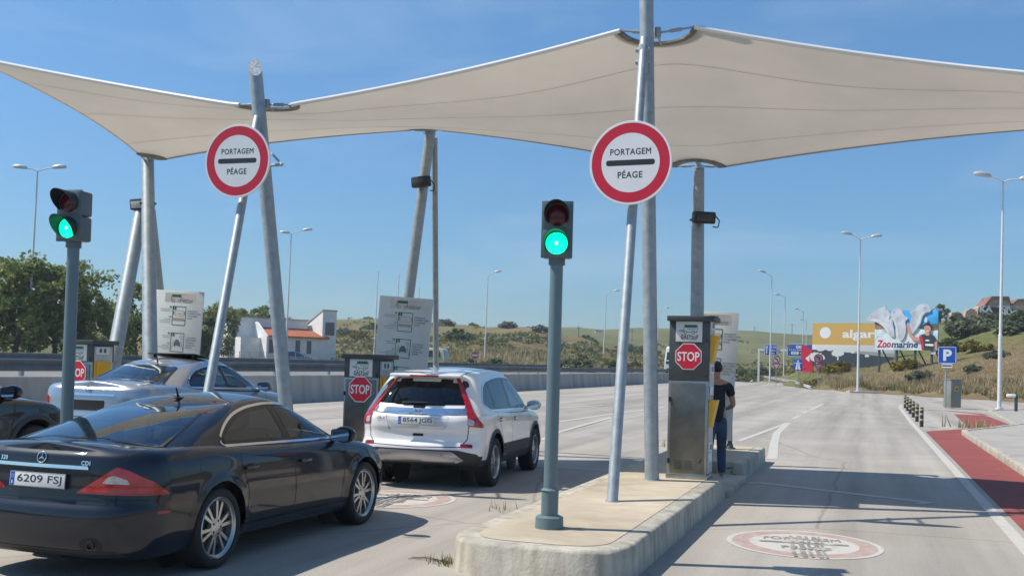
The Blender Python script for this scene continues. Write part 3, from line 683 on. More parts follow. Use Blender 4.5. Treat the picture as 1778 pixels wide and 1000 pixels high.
def canopy():
    cen = sum((p for p in NE + FA_), Vector()) / 8
    g = empty("tensile_canopy", Vector((cen.x, cen.y, 5.2)), 0, "cream tensile fabric canopy stretched between steel masts over the toll lanes", "canopy")
    nu, nv = 44, 36; pts = []; uvs = []
    for k in range(3):
        for i in range(nu + (1 if k == 2 else 0)):
            t = i / nu
            a = edgept(NE, k, t, .22, .02 if k else .0); b = edgept(FA_, k, t, -.45, .02 if k == 0 else .0)
            for j in range(nv + 1):
                s = j / nv; p = a.lerp(b, s)
                if k == 0: p.x += .35 * 4 * s * (1 - s) * (1 - t) ** 2      # the free left edge curves inwards
                if k == 2: p.x -= .5 * 4 * s * (1 - s) * t ** 2
                pts.append(p); uvs.append((k + t, s))
    rows = 3 * nu + 1; W = nv + 1
    # soften creases across the mast lines
    for it in range(14):
        q = [p.copy() for p in pts]
        for r in range(1, rows - 1):
            kk = min(r % nu, nu - r % nu)
            if kk > 9: continue
            for j in range(W):
                f = .5 * (1 - kk / 10); ed = min(j, nv - j)
                if ed < 3: f *= ed / 3
                q[r * W + j] = pts[r * W + j].lerp((pts[(r - 1) * W + j] + pts[(r + 1) * W + j]) / 2, f)
        pts = q
    fs = [[r * W + j, (r + 1) * W + j, (r + 1) * W + j + 1, r * W + j + 1] for r in range(rows - 1) for j in range(nv)]
    cuts = [(ND, .50), (NB, .42), (FE, .42), (FC, .32), (FA, .3)]
    def inside(p): return any((Vector((p.x - c.x, p.y - c.y))).length < r for c, r in cuts)
    dead = [all(inside(pts[i]) for i in f) or sum(inside(pts[i]) for i in f) >= 2 for f in fs]
    bd = {}
    for f, d in zip(fs, dead):
        for i in f: bd.setdefault(i, set()).add(d)
    for i, st in bd.items():
        if len(st) == 2:
            for c, r in cuts:
                q = Vector((pts[i].x - c.x, pts[i].y - c.y))
                if q.length < r + .25 and q.length > 1e-3:
                    n_ = q.normalized() * r; pts[i] = Vector((c.x + n_.x, c.y + n_.y, pts[i].z))
    for c, r in cuts:      # even the scalloped corners out
        ix = [i for i, st in bd.items() if len(st) == 2 and abs(Vector((pts[i].x - c.x, pts[i].y - c.y)).length - r) < .01]
        if len(ix) < 4: continue
        cc = sum((pts[i] for i in ix), Vector()) / len(ix); b0 = math.atan2(cc.y - c.y, cc.x - c.x)
        ix.sort(key=lambda i: (math.atan2(pts[i].y - c.y, pts[i].x - c.x) - b0 + math.pi) % (2 * math.pi))
        for it in range(12):
            zz = [pts[i].z for i in ix]; an = [(math.atan2(pts[i].y - c.y, pts[i].x - c.x) - b0 + math.pi) % (2 * math.pi) for i in ix]
            for k in range(1, len(ix) - 1):
                a_ = (an[k - 1] + an[k + 1]) / 2 * .5 + an[k] * .5 + b0 - math.pi; pts[ix[k]] = Vector((c.x + math.cos(a_) * r, c.y + math.sin(a_) * r, (zz[k - 1] + zz[k + 1]) / 4 + zz[k] / 2))
    mb = MB(); mb.add(pts, [f for f, d in zip(fs, dead) if not d]); o = mb.build("membrane", FABRIC, g, world=True, sharp=180)
    sol = o.modifiers.new("thickness", 'SOLIDIFY'); sol.thickness = .006
    def P(r, s):
        j = s * nv; j0 = min(nv - 1, int(j)); f = j - j0
        return pts[r * W + j0].lerp(pts[r * W + j0 + 1], f)
    for s0, s1 in ((.22, .30), (.5, .55), (.80, .80)):
        sm = MB(); line = [P(r, s0 + (s1 - s0) * math.sin(r / rows * math.pi * 3) ** 2) - Vector((0, 0, .012)) for r in range(rows)]
        for a, b in zip(line, line[1:]):
            d = (b - a).normalized(); nn = d.cross(RZ).normalized() * .008
            if not inside(a) and not inside(b): sm.add([a - nn, b - nn, b + nn, a + nn], [[0, 1, 2, 3]])
        sm.build("seam", SEAM, g, world=True, sharp=180)
    for nm, jj, rad, mt in (("edge_sleeve", 0, .032, EDGEW), ("edge_sleeve", nv, .022, M("grey_edge_sleeve", (.35, .33, .29), .6))):
        run = []; 
        for r in range(rows):
            p = pts[r * W + jj]
            c_ = [c for c, rr in cuts if Vector((p.x - c.x, p.y - c.y)).length < rr - .005]
            if c_:
                if len(run) > 2: e = MB(); e.tube(run, rad, 8); e.build(nm, mt, g, world=True)
                run = []
            else: run.append(p)
        if len(run) > 2: e = MB(); e.tube(run, rad, 8); e.build(nm, mt, g, world=True)
    e = MB(); e.tube([pts[j] for j in range(W)], .022, 8); e.build("edge_sleeve", EDGEW, g, world=True)
    # corner plates with turnbuckles
    bydist = [p for p in pts]
    for c, r in cuts:
        near = [p for p, i in zip(pts, range(len(pts))) if i in bd and len(bd[i]) == 2 and abs(Vector((p.x - c.x, p.y - c.y)).length - r) < .01]
        if len(near) < 3: continue
        cc = sum(near, Vector()) / len(near); base = math.atan2(cc.y - c.y, cc.x - c.x)
        def rel(p):
            a = math.atan2(p.y - c.y, p.x - c.x) - base
            return (a + math.pi) % (2 * math.pi) - math.pi
        near.sort(key=rel)
        pl = MB()
        for a, b in zip(near, near[1:]):
            o1 = Vector((a.x - c.x, a.y - c.y, 0)).normalized() * .11; o2 = Vector((b.x - c.x, b.y - c.y, 0)).normalized() * .11
            dn = Vector((0, 0, -.018)); up = Vector((0, 0, .014))
            pl.add([a + dn - o1 * .3, b + dn - o2 * .3, b + dn + o2, a + dn + o1, a + up - o1 * .3, b + up - o2 * .3, b + up + o2, a + up + o1], [[0, 1, 2, 3], [7, 6, 5, 4], [0, 4, 5, 1], [3, 2, 6, 7]])
        pl.build("corner_plate", M("corner_plate_steel", (.20, .19, .17), .6, .5, var=.4, vscale=14), g, world=True)
        tb = MB(); hub = Vector((c.x, c.y, cc.z)) + Vector((cc.x - c.x, cc.y - c.y, 0)).normalized() * .12
        for q in (near[0], near[-1]):
            tb.cyl(hub, q, .014, None, 8); m_ = hub.lerp(q, .5); d = (q - hub).normalized(); tb.cyl(m_ - d * .08, m_ + d * .08, .026, None, 8)
        m0 = near[len(near) // 2]; tb.cyl(hub, m0 + Vector((0, 0, -.02)), .016, None, 8); tb.cyl(hub + Vector((0, 0, -.06)), hub + Vector((0, 0, .07)), .05, None, 10)
        tb.build("turnbuckle", GALV, g, world=True)
    return g
canopy()

# ---- round toll signs
def toll_sign(px, py, dep, dia, rz, label, arm_to):
    q0 = Vector(arm_to); d0 = proj(q0)[2] - .46; dia *= d0 / dep; p = onD(px, py, d0); g = empty("toll_sign", p, rz, label, "road sign", "round toll signs on mast struts")
    r = dia / 2; nrm = -RY
    mb = MB(); mb.lathe([(r - .004, .018), (r, .012), (r, 0), (r * .98, -.02), (.001, -.02)], (0, 0, 0), (0, -1, 0), 64); mb.lathe([(.001, .018), (r * .97, .018), (r - .004, .018)], (0, 0, 0), (0, -1, 0), 64)
    mb.build("disc", [WHITES], g)
    mb = MB(); ring_faces(mb, r * .705, r * .945, (0, -.0184, 0), RX, RZ, 72); mb.build("red_rim", REDS, g)
    mb = MB(); o = Vector((0, -.0186, 0))
    mb.text("PORTAGEM", o + RZ * (.26 * r), RX, RZ, h=.145 * r, wd=.98 * r, bold=.022, space=1.1)
    mb.flat(rrect(1.18 * r, .135 * r, .066 * r), o, RX, RZ)
    mb.text("PÉAGE", o - RZ * (.27 * r), RX, RZ, h=.155 * r * 1.27, wd=.60 * r, bold=.02, space=1.1)
    mb.build("lettering", INK, g)
    mb = MB(); inv = wmat(g).inverted(); q = inv @ Vector(arm_to)
    for dz in (.28, -.2): mb.box((0, .045, dz * dia), (.06, .05, .05), .004); mb.tube([(0, .03, dz * dia), (q.x * .6, q.y * .7, q.z * .3 + dz * dia * .9), (q.x, q.y, q.z * .3 + dz * dia * .9)], .02, 8)
    mb.build("bracket", GALV, g)
    return g
def on_line(a, b, z): return a + (b - a) * ((z - a.z) / (b.z - a.z))
pD = onD(1095, 283, 12.75); toll_sign(1095, 283, 12.75, 147 * 12.75 / 1800, R(-2), "larger round red-rimmed toll sign on the mast strut beside the front cabinet", on_line(Db0, Db1, pD.z))
pB = onD(413, 280, 13.55); toll_sign(413, 280, 13.55, 128 * 13.55 / 1800, R(2), "smaller round red-rimmed toll sign on the leaning mast left of centre", on_line(Bb0, Bb1, pB.z))
mb = MB(); q = onY(470, 287, B0.y - .12)
g = empty("sign_bracket", q, 0, "small triangular steel bracket sticking out of the mast behind the left toll sign", "bracket")
o0 = B0 + (B1 - B0) * ((q.z - B0.z) / (B1.z - B0.z)) - q
mb.tube([o0 + Vector((0, 0, .02)), Vector((.25, -.1, -.02))], .022, 8); mb.tube([o0 + Vector((.0, 0, .30)), Vector((.25, -.1, -.02))], .018, 8); mb.build("bracket_arm", GALV, g)

# ---- traffic lights
TLG = M("traffic_light_grey", (.085, .125, .135), .42, var=.08, vscale=6)
TLP = M("traffic_pole_paint", (.125, .185, .20), .4, var=.07, vscale=5)
LGREEN = M("lit_green_lens", (.0, .5, .25), .3, emit=(.0, 1.0, .42), es=1.35)
LREDOFF = M("unlit_red_lens", (.085, .008, .012), .15)
LGLOW = M("green_lens_core", (.5, 1, .75), .3, emit=(.45, 1.0, .72), es=1.5)
def traffic_light(base, ptop, hh, rz, label):
    base = Vector(base); g = empty("traffic_light", base, 0, label, "traffic light", "traffic lights at the toll lanes")
    top = Vector(ptop) - base
    mb = MB(); mb.cyl((0, 0, 0), (0, 0, .10), .13, .125, 28); mb.cyl((0, 0, .10), (0, 0, .115), .125, .1, 28)
    mb.build("base", TLP, g)
    mb = MB(); mb.cyl((0, 0, .1), top * .14, .077, None, 24); mb.cyl(top * .14, top * .14 + Vector((0, 0, .02)), .088, .06, 24); mb.cyl(top * .14, top + Vector((0, 0, .1)), .062, .058, 24); mb.build("pole", TLP, g)
    rot = Matrix.Rotation(rz, 3, 'Z'); W = .27; H = hh; c = top + Vector((0, 0, H / 2))
    mb = MB()
    for k in (0, 1):
        mb.box(c + Vector((0, 0, (k - .5) * H / 2)), (W, .2, H / 2 - .006), .022, rot)
    mb.box(c + rot @ Vector((0, -.08, 0)), (W + .015, .02, H + .01), .008, rot); mb.cyl(top + Vector((0, 0, -.06)), top + Vector((0, 0, .02)), .075, None, 20)
    mb.build("housing", TLG, g)
    for k, mt, nm in ((1, LREDOFF, "red_lens"), (0, LGREEN, "green_lens")):
        cc = c + Vector((0, 0, (k - .5) * H / 2)) + rot @ Vector((0, -.098, 0)); ax = rot @ Vector((0, -1, 0)); r = .1025
        mb = MB(); mb.lathe([(r, 0), (r * .8, .012), (r * .45, .02), (.001, .023)], cc, ax, 32)
        o = mb.build(nm, mt, g)
        if k == 0:
            m2 = MB(); rx = rot @ RX
            for q in range(9):
                zz = -.08 + .02 * q; hw = math.sqrt(max(0, .09 ** 2 - zz ** 2)); m2.tube([cc + ax * .018 + rx * (-hw) + RZ * zz, cc + ax * .025 + RZ * zz, cc + ax * .018 + rx * hw + RZ * zz], .002, 5)
            m2.mat(1); m2.lathe([(.016, 0), (.01, .003), (.001, .004)], cc + ax * .022, ax, 12)
            m2.build("lens_ribs", [M("green_ribs", (.0, .35, .2), .4, emit=(0, .7, .3), es=.9), LGLOW], o)
        mb = MB(); n = 22; vs = []; rx = rot @ RX      # visor: a hood longer at the top
        for lay, rr in ((0, r + .012), (1, r + .012), (2, r + .007), (3, r + .007)):
            for i in range(n + 1):
                an = R(-38) + R(256) * i / n; t = (math.sin(an) + .62) / 1.62; ln = .035 + .17 * max(0, t)
                vs.append(cc + rx * (math.cos(an) * rr) + RZ * (math.sin(an) * rr) + ax * (ln if lay in (1, 2) else -.01))
        m_ = n + 1; mb.add(vs, [[l * m_ + i, l * m_ + i + 1, (l + 1) * m_ + i + 1, (l + 1) * m_ + i] for l in range(3) for i in range(n)])
        mb.build("visor", M("visor_black", (.018, .022, .024), .5), g)
    return g
t0 = onZ(953.5, 916, .284); tb_ = onY(967, 449, t0.y + .02); tt = onY(969, 352, t0.y)
traffic_light(t0, tb_, (tt - tb_).length, R(13), "traffic light showing green on the front island, seen face on")
t0 = onX(114, 770, -7.55); t0 = Vector((t0.x, t0.y, zi(-7.5))); tb_ = onY(128, 420, t0.y); tt = onY(130, 333, t0.y)
traffic_light(t0, tb_, (tt - tb_).length, R(4), "traffic light turned away to the left with hooded green lens, behind the dark blue saloon")

# ---- toll cabinets
def cabinet(pl, pr, z0, ztop, label, tall):
    pl = Vector(pl); pr = Vector(pr); W = (pr - pl).length; rz = math.atan2(pr.y - pl.y, pr.x - pl.x); Dp = .5
    d = (pr - pl).normalized(); back = Vector((-d.y, d.x, 0)); c = (pl + pr) / 2 + back * Dp / 2; c.z = z0
    g = empty("toll_cabinet", c, rz, label, "toll cabinet", "steel toll payment cabinets"); H = ztop - z0
    up = .93 if tall else .0; splitz = H - .86 if tall else H - .36
    yf = -Dp / 2
    mb = MB(); mb.box((0, 0, (splitz + .03) / 2), (W, Dp, splitz - .03), .006); mb.box((0, 0, .025), (W + .02, Dp + .02, .05), .004); mb.build("lower_housing", BRUSH, g)
    mb = MB(); mb.box((0, 0, (splitz + H - .05) / 2), (W + .004, Dp + .004, H - .05 - splitz), .006); mb.build("upper_housing", DKSTEEL, g)
    mb = MB(); mb.box((0.02, -.01, H - .035), (W + .10, Dp + .1, .07), .01); mb.build("roof_cap", M("cap_dark", (.05, .055, .055), .5), g)
    mb = MB(); mb.box((-.0, yf - .006, splitz / 2 + .02), (W - .07, .012, splitz - .1), .004); o = mb.build("door", M("door_steel", (.17, .172, .155), .38, .75, var=.35, vscale=1.6, rvar=.12), g)
    m2 = MB()
    for cx in (-.07, .07):
        for k in range(6): m2.box((cx - (.05 if W > .5 else 0), yf - .014, .13 + k * .022), (.1, .012, .008), .002)
    m2.build("louvre", M("louvre_shadow", (.1, .1, .09), .5, .5), o)
    m2 = MB(); m2.box((W / 2 - .085, yf - .02, .24), (.012, .03, .06), .004, Matrix.Rotation(R(25), 3, 'Y')); m2.build("handle", BLACK, o)
    mb = MB()
    for z in (.23, splitz - .25): mb.cyl((-W / 2 + .02, yf - .012, z - .03), (-W / 2 + .02, yf - .012, z + .03), .014, None, 10)
    for z in (H - .33, splitz + .06): mb.cyl((W / 2 - .03, yf + .004, z), (W / 2 - .03, yf - .02, z), .013, None, 10)
    mb.build("hinge", BLACK, g)
    # logo plate
    lw = W * .66; lz = H - .21; lx = -.005; ph = .27
    mb = MB(); mb.box((lx, yf - .006, lz), (lw, .008, ph), .002); o = mb.build("logo_plate", M("logo_plate_white", (.70, .71, .69), .45), g)
    m2 = MB(); q = Vector((lx, yf - .0115, lz)); logo(m2, q, RX, RZ, lw); m2.build("lettering", [GREENL, INK], o)
    # octagon
    sz = H - .54; r = W * .355; mb = MB(); oc = lambda rr: circ(rr, 8, 0, 0, R(22.5))
    mb.prism(oc(r), (lx, yf - .012, sz), RX, RZ, (0, -.006, 0)); o = mb.build("stop_plate", WHITES, g)
    m2 = MB(); m2.flat(oc(r * .94), (lx, yf - .0195, sz), RX, RZ); m2.mat(1); m2.text("STOP", (lx, yf - .021, sz), RX, RZ, h=r * .66, wd=r * 1.56, bold=.02); m2.build("stop_face", [REDS, WHITES], o)
    # side facing the lane: readers
    xs = W / 2; mb = MB(); mb.box((xs + .004, 0, H - .5 if tall else H - .55), (.012, Dp - .09, .86 if tall else .9), .004)
    if tall: mb.box((xs + .004, 0, .55), (.012, Dp - .09, .95), .004)
    mb.build("reader_panel", M("reader_panel_grey", (.52, .53, .52), .5, var=.08, vscale=6), g)
    for k, z in enumerate((H - .42, H - 1.28) if tall else (H - .52,)):
        mb = MB(); u = Vector((0, 1, 0)); mb.prism([(-.16, -.19), (.12, -.19), (.16, .17), (-.16, .17)], (xs + .01, -.05, z), u, RZ, (.03, 0, 0)); mb.prism([(0, -.17), (.07, .17), (0, .17)], (xs + .035, -.19, z), RX, RZ, (0, .27, 0)); mb.build("card_reader", YELLOW, g)
    for z in ((H - .12, H - .70, H - .99, .42, .28) if tall else (H - .17, H - .8)): mb = MB(); mb.box((xs + .012, -.02, z), (.012, .3, .12), .004); mb.build("sticker_panel", WHITE, g)
    mb = MB()
    for z in ((H - .12, H - .70, .42) if tall else (H - .17, H - .8)):
        for kx in (-.08, .02): mb.box((xs + .019, kx, z), (.003, .06, .07), 0)
    mb.build("sticker_print", INKG, g)
    return g
def logo(m2, q, u, v, w, ink=True):
    """little bus outline over the words"""
    u = Vector(u); v = Vector(v); s = w / 1.0; up = lambda a, b: q + u * (a * s) + v * (b * s)
    def st(pts, wd, mi=0): m2.mat(mi); stroke(m2, [(a * s, b * s) for a, b in pts], wd * s, q, u, v)
    st([(-.20, -.02), (-.22, .02), (-.16, .25), (.28, .25), (.32, .2), (.30, -.01), (.2, -.02)], .022); st([(-.08, -.02), (.09, -.02)], .022)
    m2.mat(0); m2.flat([(-.15 * s, .15 * s), (-.17 * s, .235 * s), (.29 * s, .235 * s), (.29 * s, .15 * s)], q, u, v)
    for cx in (-.14, .16):
        n = 16; ring = [(cx + .055 * math.cos(2 * math.pi * i / n), -.03 + .055 * math.sin(2 * math.pi * i / n)) for i in range(n + 1)]; st(ring, .02)
    for a, b, y in ((-.40, -.22, .03), (-.34, -.22, .0), (-.37, -.22, .06)): st([(a, y), (b, y)], .012, 1)
    st([(-.05, .09), (.25, .09)], .02)
    m2.mat(1 if ink else 0); m2.text("EASYtoll", up(.02, -.19), u, v, h=.155 * s, wd=.66 * s, bold=.015, shear=.25)
    m2.text("easy pay, easy go.", up(.02, -.295), u, v, wd=.58 * s, bold=.01)
    m2.mat(0)
cl = onZ(1157, 829, .284); cr_ = cl + Vector((.53, 0, 0)); zt = onY(1160, 548, cl.y).z
cabinet(cl, cr_, .284, zt, "tall steel toll cabinet with stop sign on the front island, man standing behind it", True)
def cab_at(pxl, pxr, pytop, X, label):
    pl = onX((pxl + pxr) / 2, pytop, X - .0); W = .6; Y = pl.y
    cabinet((pl.x - W / 2, Y, 0), (pl.x + W / 2, Y - .02, 0), zi(X), pl.z, label, False); return Y
cab_at(600, 658, 615, -7.38, "lower toll cabinet with full red stop sign beside the white SUV")
cab_at(112, 162, 590, -12.35, "far left toll cabinet half hidden by a traffic light pole and the silver car")

# ---- instruction boards
def board(px0, py0, w, h, Y, lean, label, postx=0.0, zbase=None):
    p = onY(px0, py0, Y); g = empty("instruction_board", Vector((p.x + w / 2, Y, (zbase if zbase is not None else zi(p.x)))), R(2), label, "notice board", "leaning instruction boards")
    rot = Matrix.Rotation(lean, 3, 'Y'); T = Vector((0, 0, p.z - g.location.z)); u = rot @ RX; v = rot @ RZ; c = T - v * h / 2
    mb = MB(); mb.box(c, (w, .02, h), .004, rot); o = mb.build("panel", BOARDW, g)
    q = c + Vector((0, -.0125, 0)); at = lambda a, b: q + u * a * w + v * b * h
    m2 = MB(); m2.mat(0); m2.flat([(-.30 * w, .40 * h), (.34 * w, .40 * h), (.34 * w, .48 * h), (-.30 * w, .48 * h)], q + Vector((0, .0015, 0)), u, v)
    m2.build("washed_out_patch", M("washed_out_patch", (.60, .55, .50), .6, var=.08, vscale=3), o)
    m2 = MB()
    def st(pts, wd, mi): m2.mat(mi); stroke(m2, [(a * w, b * h) for a, b in pts], wd, q, u, v)
    # bus mark and name
    st([(-.16, .415), (-.17, .425), (-.15, .465), (.03, .465), (.04, .42), (.02, .415)], .012, 1); m2.mat(0); m2.flat([(-.15 * w, .445 * h), (-.145 * w, .463 * h), (.03 * w, .463 * h), (.03 * w, .445 * h)], q, u, v)
    for cx in (-.12, .0): st([(cx + .025 * math.cos(i * .7), .414 + .0125 * math.sin(i * .7)) for i in range(10)], .008, 1)
    m2.mat(1); m2.text("EASYtoll", at(.17, .42), u, v, wd=.22 * w, bold=.01, shear=.25); m2.text("easy pay, easy go.", at(.17, .402), u, v, wd=.20 * w)
    rows = ((.285, ("LINKAGE OF", "PAYMENT CARD", "TO NUMBER", "PLATE")), (.055, ("AUTOMATIC", "DEBIT WHEN", "CROSSING", "UNDER TOLL", "GANTRY")), (-.185, ("INVOICE", "ONLY UPON", "REQUEST")))
    for n_, (yy, lines) in enumerate(rows):
        st([(-.12, yy - .08), (.15, yy - .08), (.15, yy + .08), (-.12, yy + .08), (-.12, yy - .08)], .012, 0)
        m2.mat(0); m2.flat([(-.12 * w, (yy + .052) * h), (-.05 * w, (yy + .052) * h), (-.05 * w, (yy + .08) * h), (-.12 * w, (yy + .08) * h)], q, u, v)
        m2.mat(3); m2.text(str(n_ + 1), at(-.085, yy + .066) + Vector((0, -.001, 0)), u, v, h=.018 * h); 
        for k, t in enumerate(lines): m2.mat(1); m2.text(t, at(.19, yy + .045 - .021 * k), u, v, h=.0125 * h, align='L', bold=.015)
        for k in range(2):
            yb = yy + .075 - k * .085; m2.mat(2 if k else 1); m2.flat([(-.17 * w, (yb - .006) * h), (-.125 * w, (yb - .006) * h), (-.125 * w, (yb + .006) * h), (-.17 * w, (yb + .006) * h)], q + Vector((-.02 * w, 0, 0)), u, v)
            rnd = random.Random(n_ * 7 + k)
            for j in range(3 if k else 2): st([(-.15 - rnd.uniform(.12, .26), yb - .021 - j * .015), (-.148, yb - .021 - j * .015)], .006, 1)
        if n_ == 0:
            m2.mat(2); st([(-.07, yy + .0), (-.07, yy + .045), (.10, yy + .045), (.10, yy + .0), (-.07, yy + .0)], .008, 2); st([(-.09, yy - .03), (.12, yy - .03)], .05, 4); st([(-.03, yy + .02), (.06, yy + .02)], .012, 2)
            st([(-.10, yy + .01), (-.10, yy + .04)], .012, 1); st([(.13, yy + .01), (.13, yy + .04)], .012, 1)
        else:
            m2.mat(1); P = [(-.055, -.025), (-.05, 0), (-.03, .006), (-.018, .024), (.045, .024), (.06, .006), (.08, 0), (.085, -.025), (.07, -.04), (.05, -.028), (-.02, -.028), (-.04, -.04)]
            m2.flat([(a * w, (yy + b) * h) for a, b in P], q, u, v); st([(-.10, yy - .06), (-.06, yy + .02)], .008, 1); st([(.14, yy - .06), (.09, yy + .02)], .008, 1)
            st([(.06, yy + .05), (.09, yy + .035), (.12, yy + .03)], .008, 1); st([(.08, yy + .062), (.11, yy + .05), (.135, yy + .045)], .008, 1)
    m2.build("lettering", [GREENL, INKG, M("faded_orange", (.5, .3, .2), .6), WHITES, M("faded_plate_print", (.42, .34, .28), .6)], o)
    mb = MB(); b = Vector((postx, .06, 0)); t = c + v * (h * .3) + Vector((0, .05, 0)) + u * postx
    mb.cyl(b, t, .045, None, 14); mb.cyl((b.x, b.y, -.004), (b.x, b.y, .03), .11, .1, 16); mb.cyl((b.x, b.y, .03), (b.x, b.y, .1), .07, .05, 16)
    mb.build("post", DKSTEEL, g)
    return g
board(1207, 541, 76 * 19.0 / 1800, 222 * 19 / 1800, 19.3, R(2.2), "instruction board behind the front toll cabinet, beside the man in black", .28)
board(661, 516, 93 * 18.6 / 1800 / .92, 2.1, 17.2, R(3.6), "instruction board with car pictograms above the white SUV's roof, left side", .0)
board(273, 505, 86 * 19.0 / 1800 / .86, 2.2, 16.6, R(2.6), "instruction board with car pictograms above the silver car's roof", .0)
# ================================================================== CARS
def paint(name, col, metal=.0, rough=.25, coat=1.0): return M(name, col, rough, metal, coat=coat)
NAVY = M("dark_navy_paint", (.003, .0065, .015), .45, 0, spec=.12, coat=1.0)
SILV = paint("bright_silver_paint", (.42, .44, .47), .75, .28)
WPNT = paint("pearl_white_paint", (.82, .80, .765), 0, .3)
BLKP = paint("black_paint", (.006, .007, .009), .2, .25)
GL_T = glass("tinted_car_glass", (.46, .56, .56), 1.35)
GL_D = glass("privacy_car_glass", (.035, .045, .045), 1.1)
GL_L = glass("clear_car_glass", (.55, .66, .62), 1.2)
FRIT = M("glass_frit_black", (.008, .008, .009), .12)
REDL = M("tail_light_red", (.42, .006, .012), .12, coat=1.0, var=.35, vscale=18)
REDD = M("reflector_red", (.25, .004, .012), .15, coat=.6)
CLRL = M("clear_lamp_glass", (.55, .52, .52), .12, .2, coat=1.0, var=.35, vscale=30)
GAP = M("panel_gap", (.004, .004, .005), .6)
INTER = M("car_interior", (.022, .022, .024), .75)
INTB = M("car_interior_grey", (.12, .12, .115), .75)
PLATEW = M("plate_white", (.66, .66, .64), .35)
RIM = M("alloy_rim", (.50, .50, .50), .28, .85)
DARKP = M("grey_cladding", (.03, .032, .034), .55)

def side_profile(tab):      # list of (t, w, dr, df)
    return [smooth_tab([(r[0], r[k]) for r in tab], 200) for k in (1, 2, 3)]

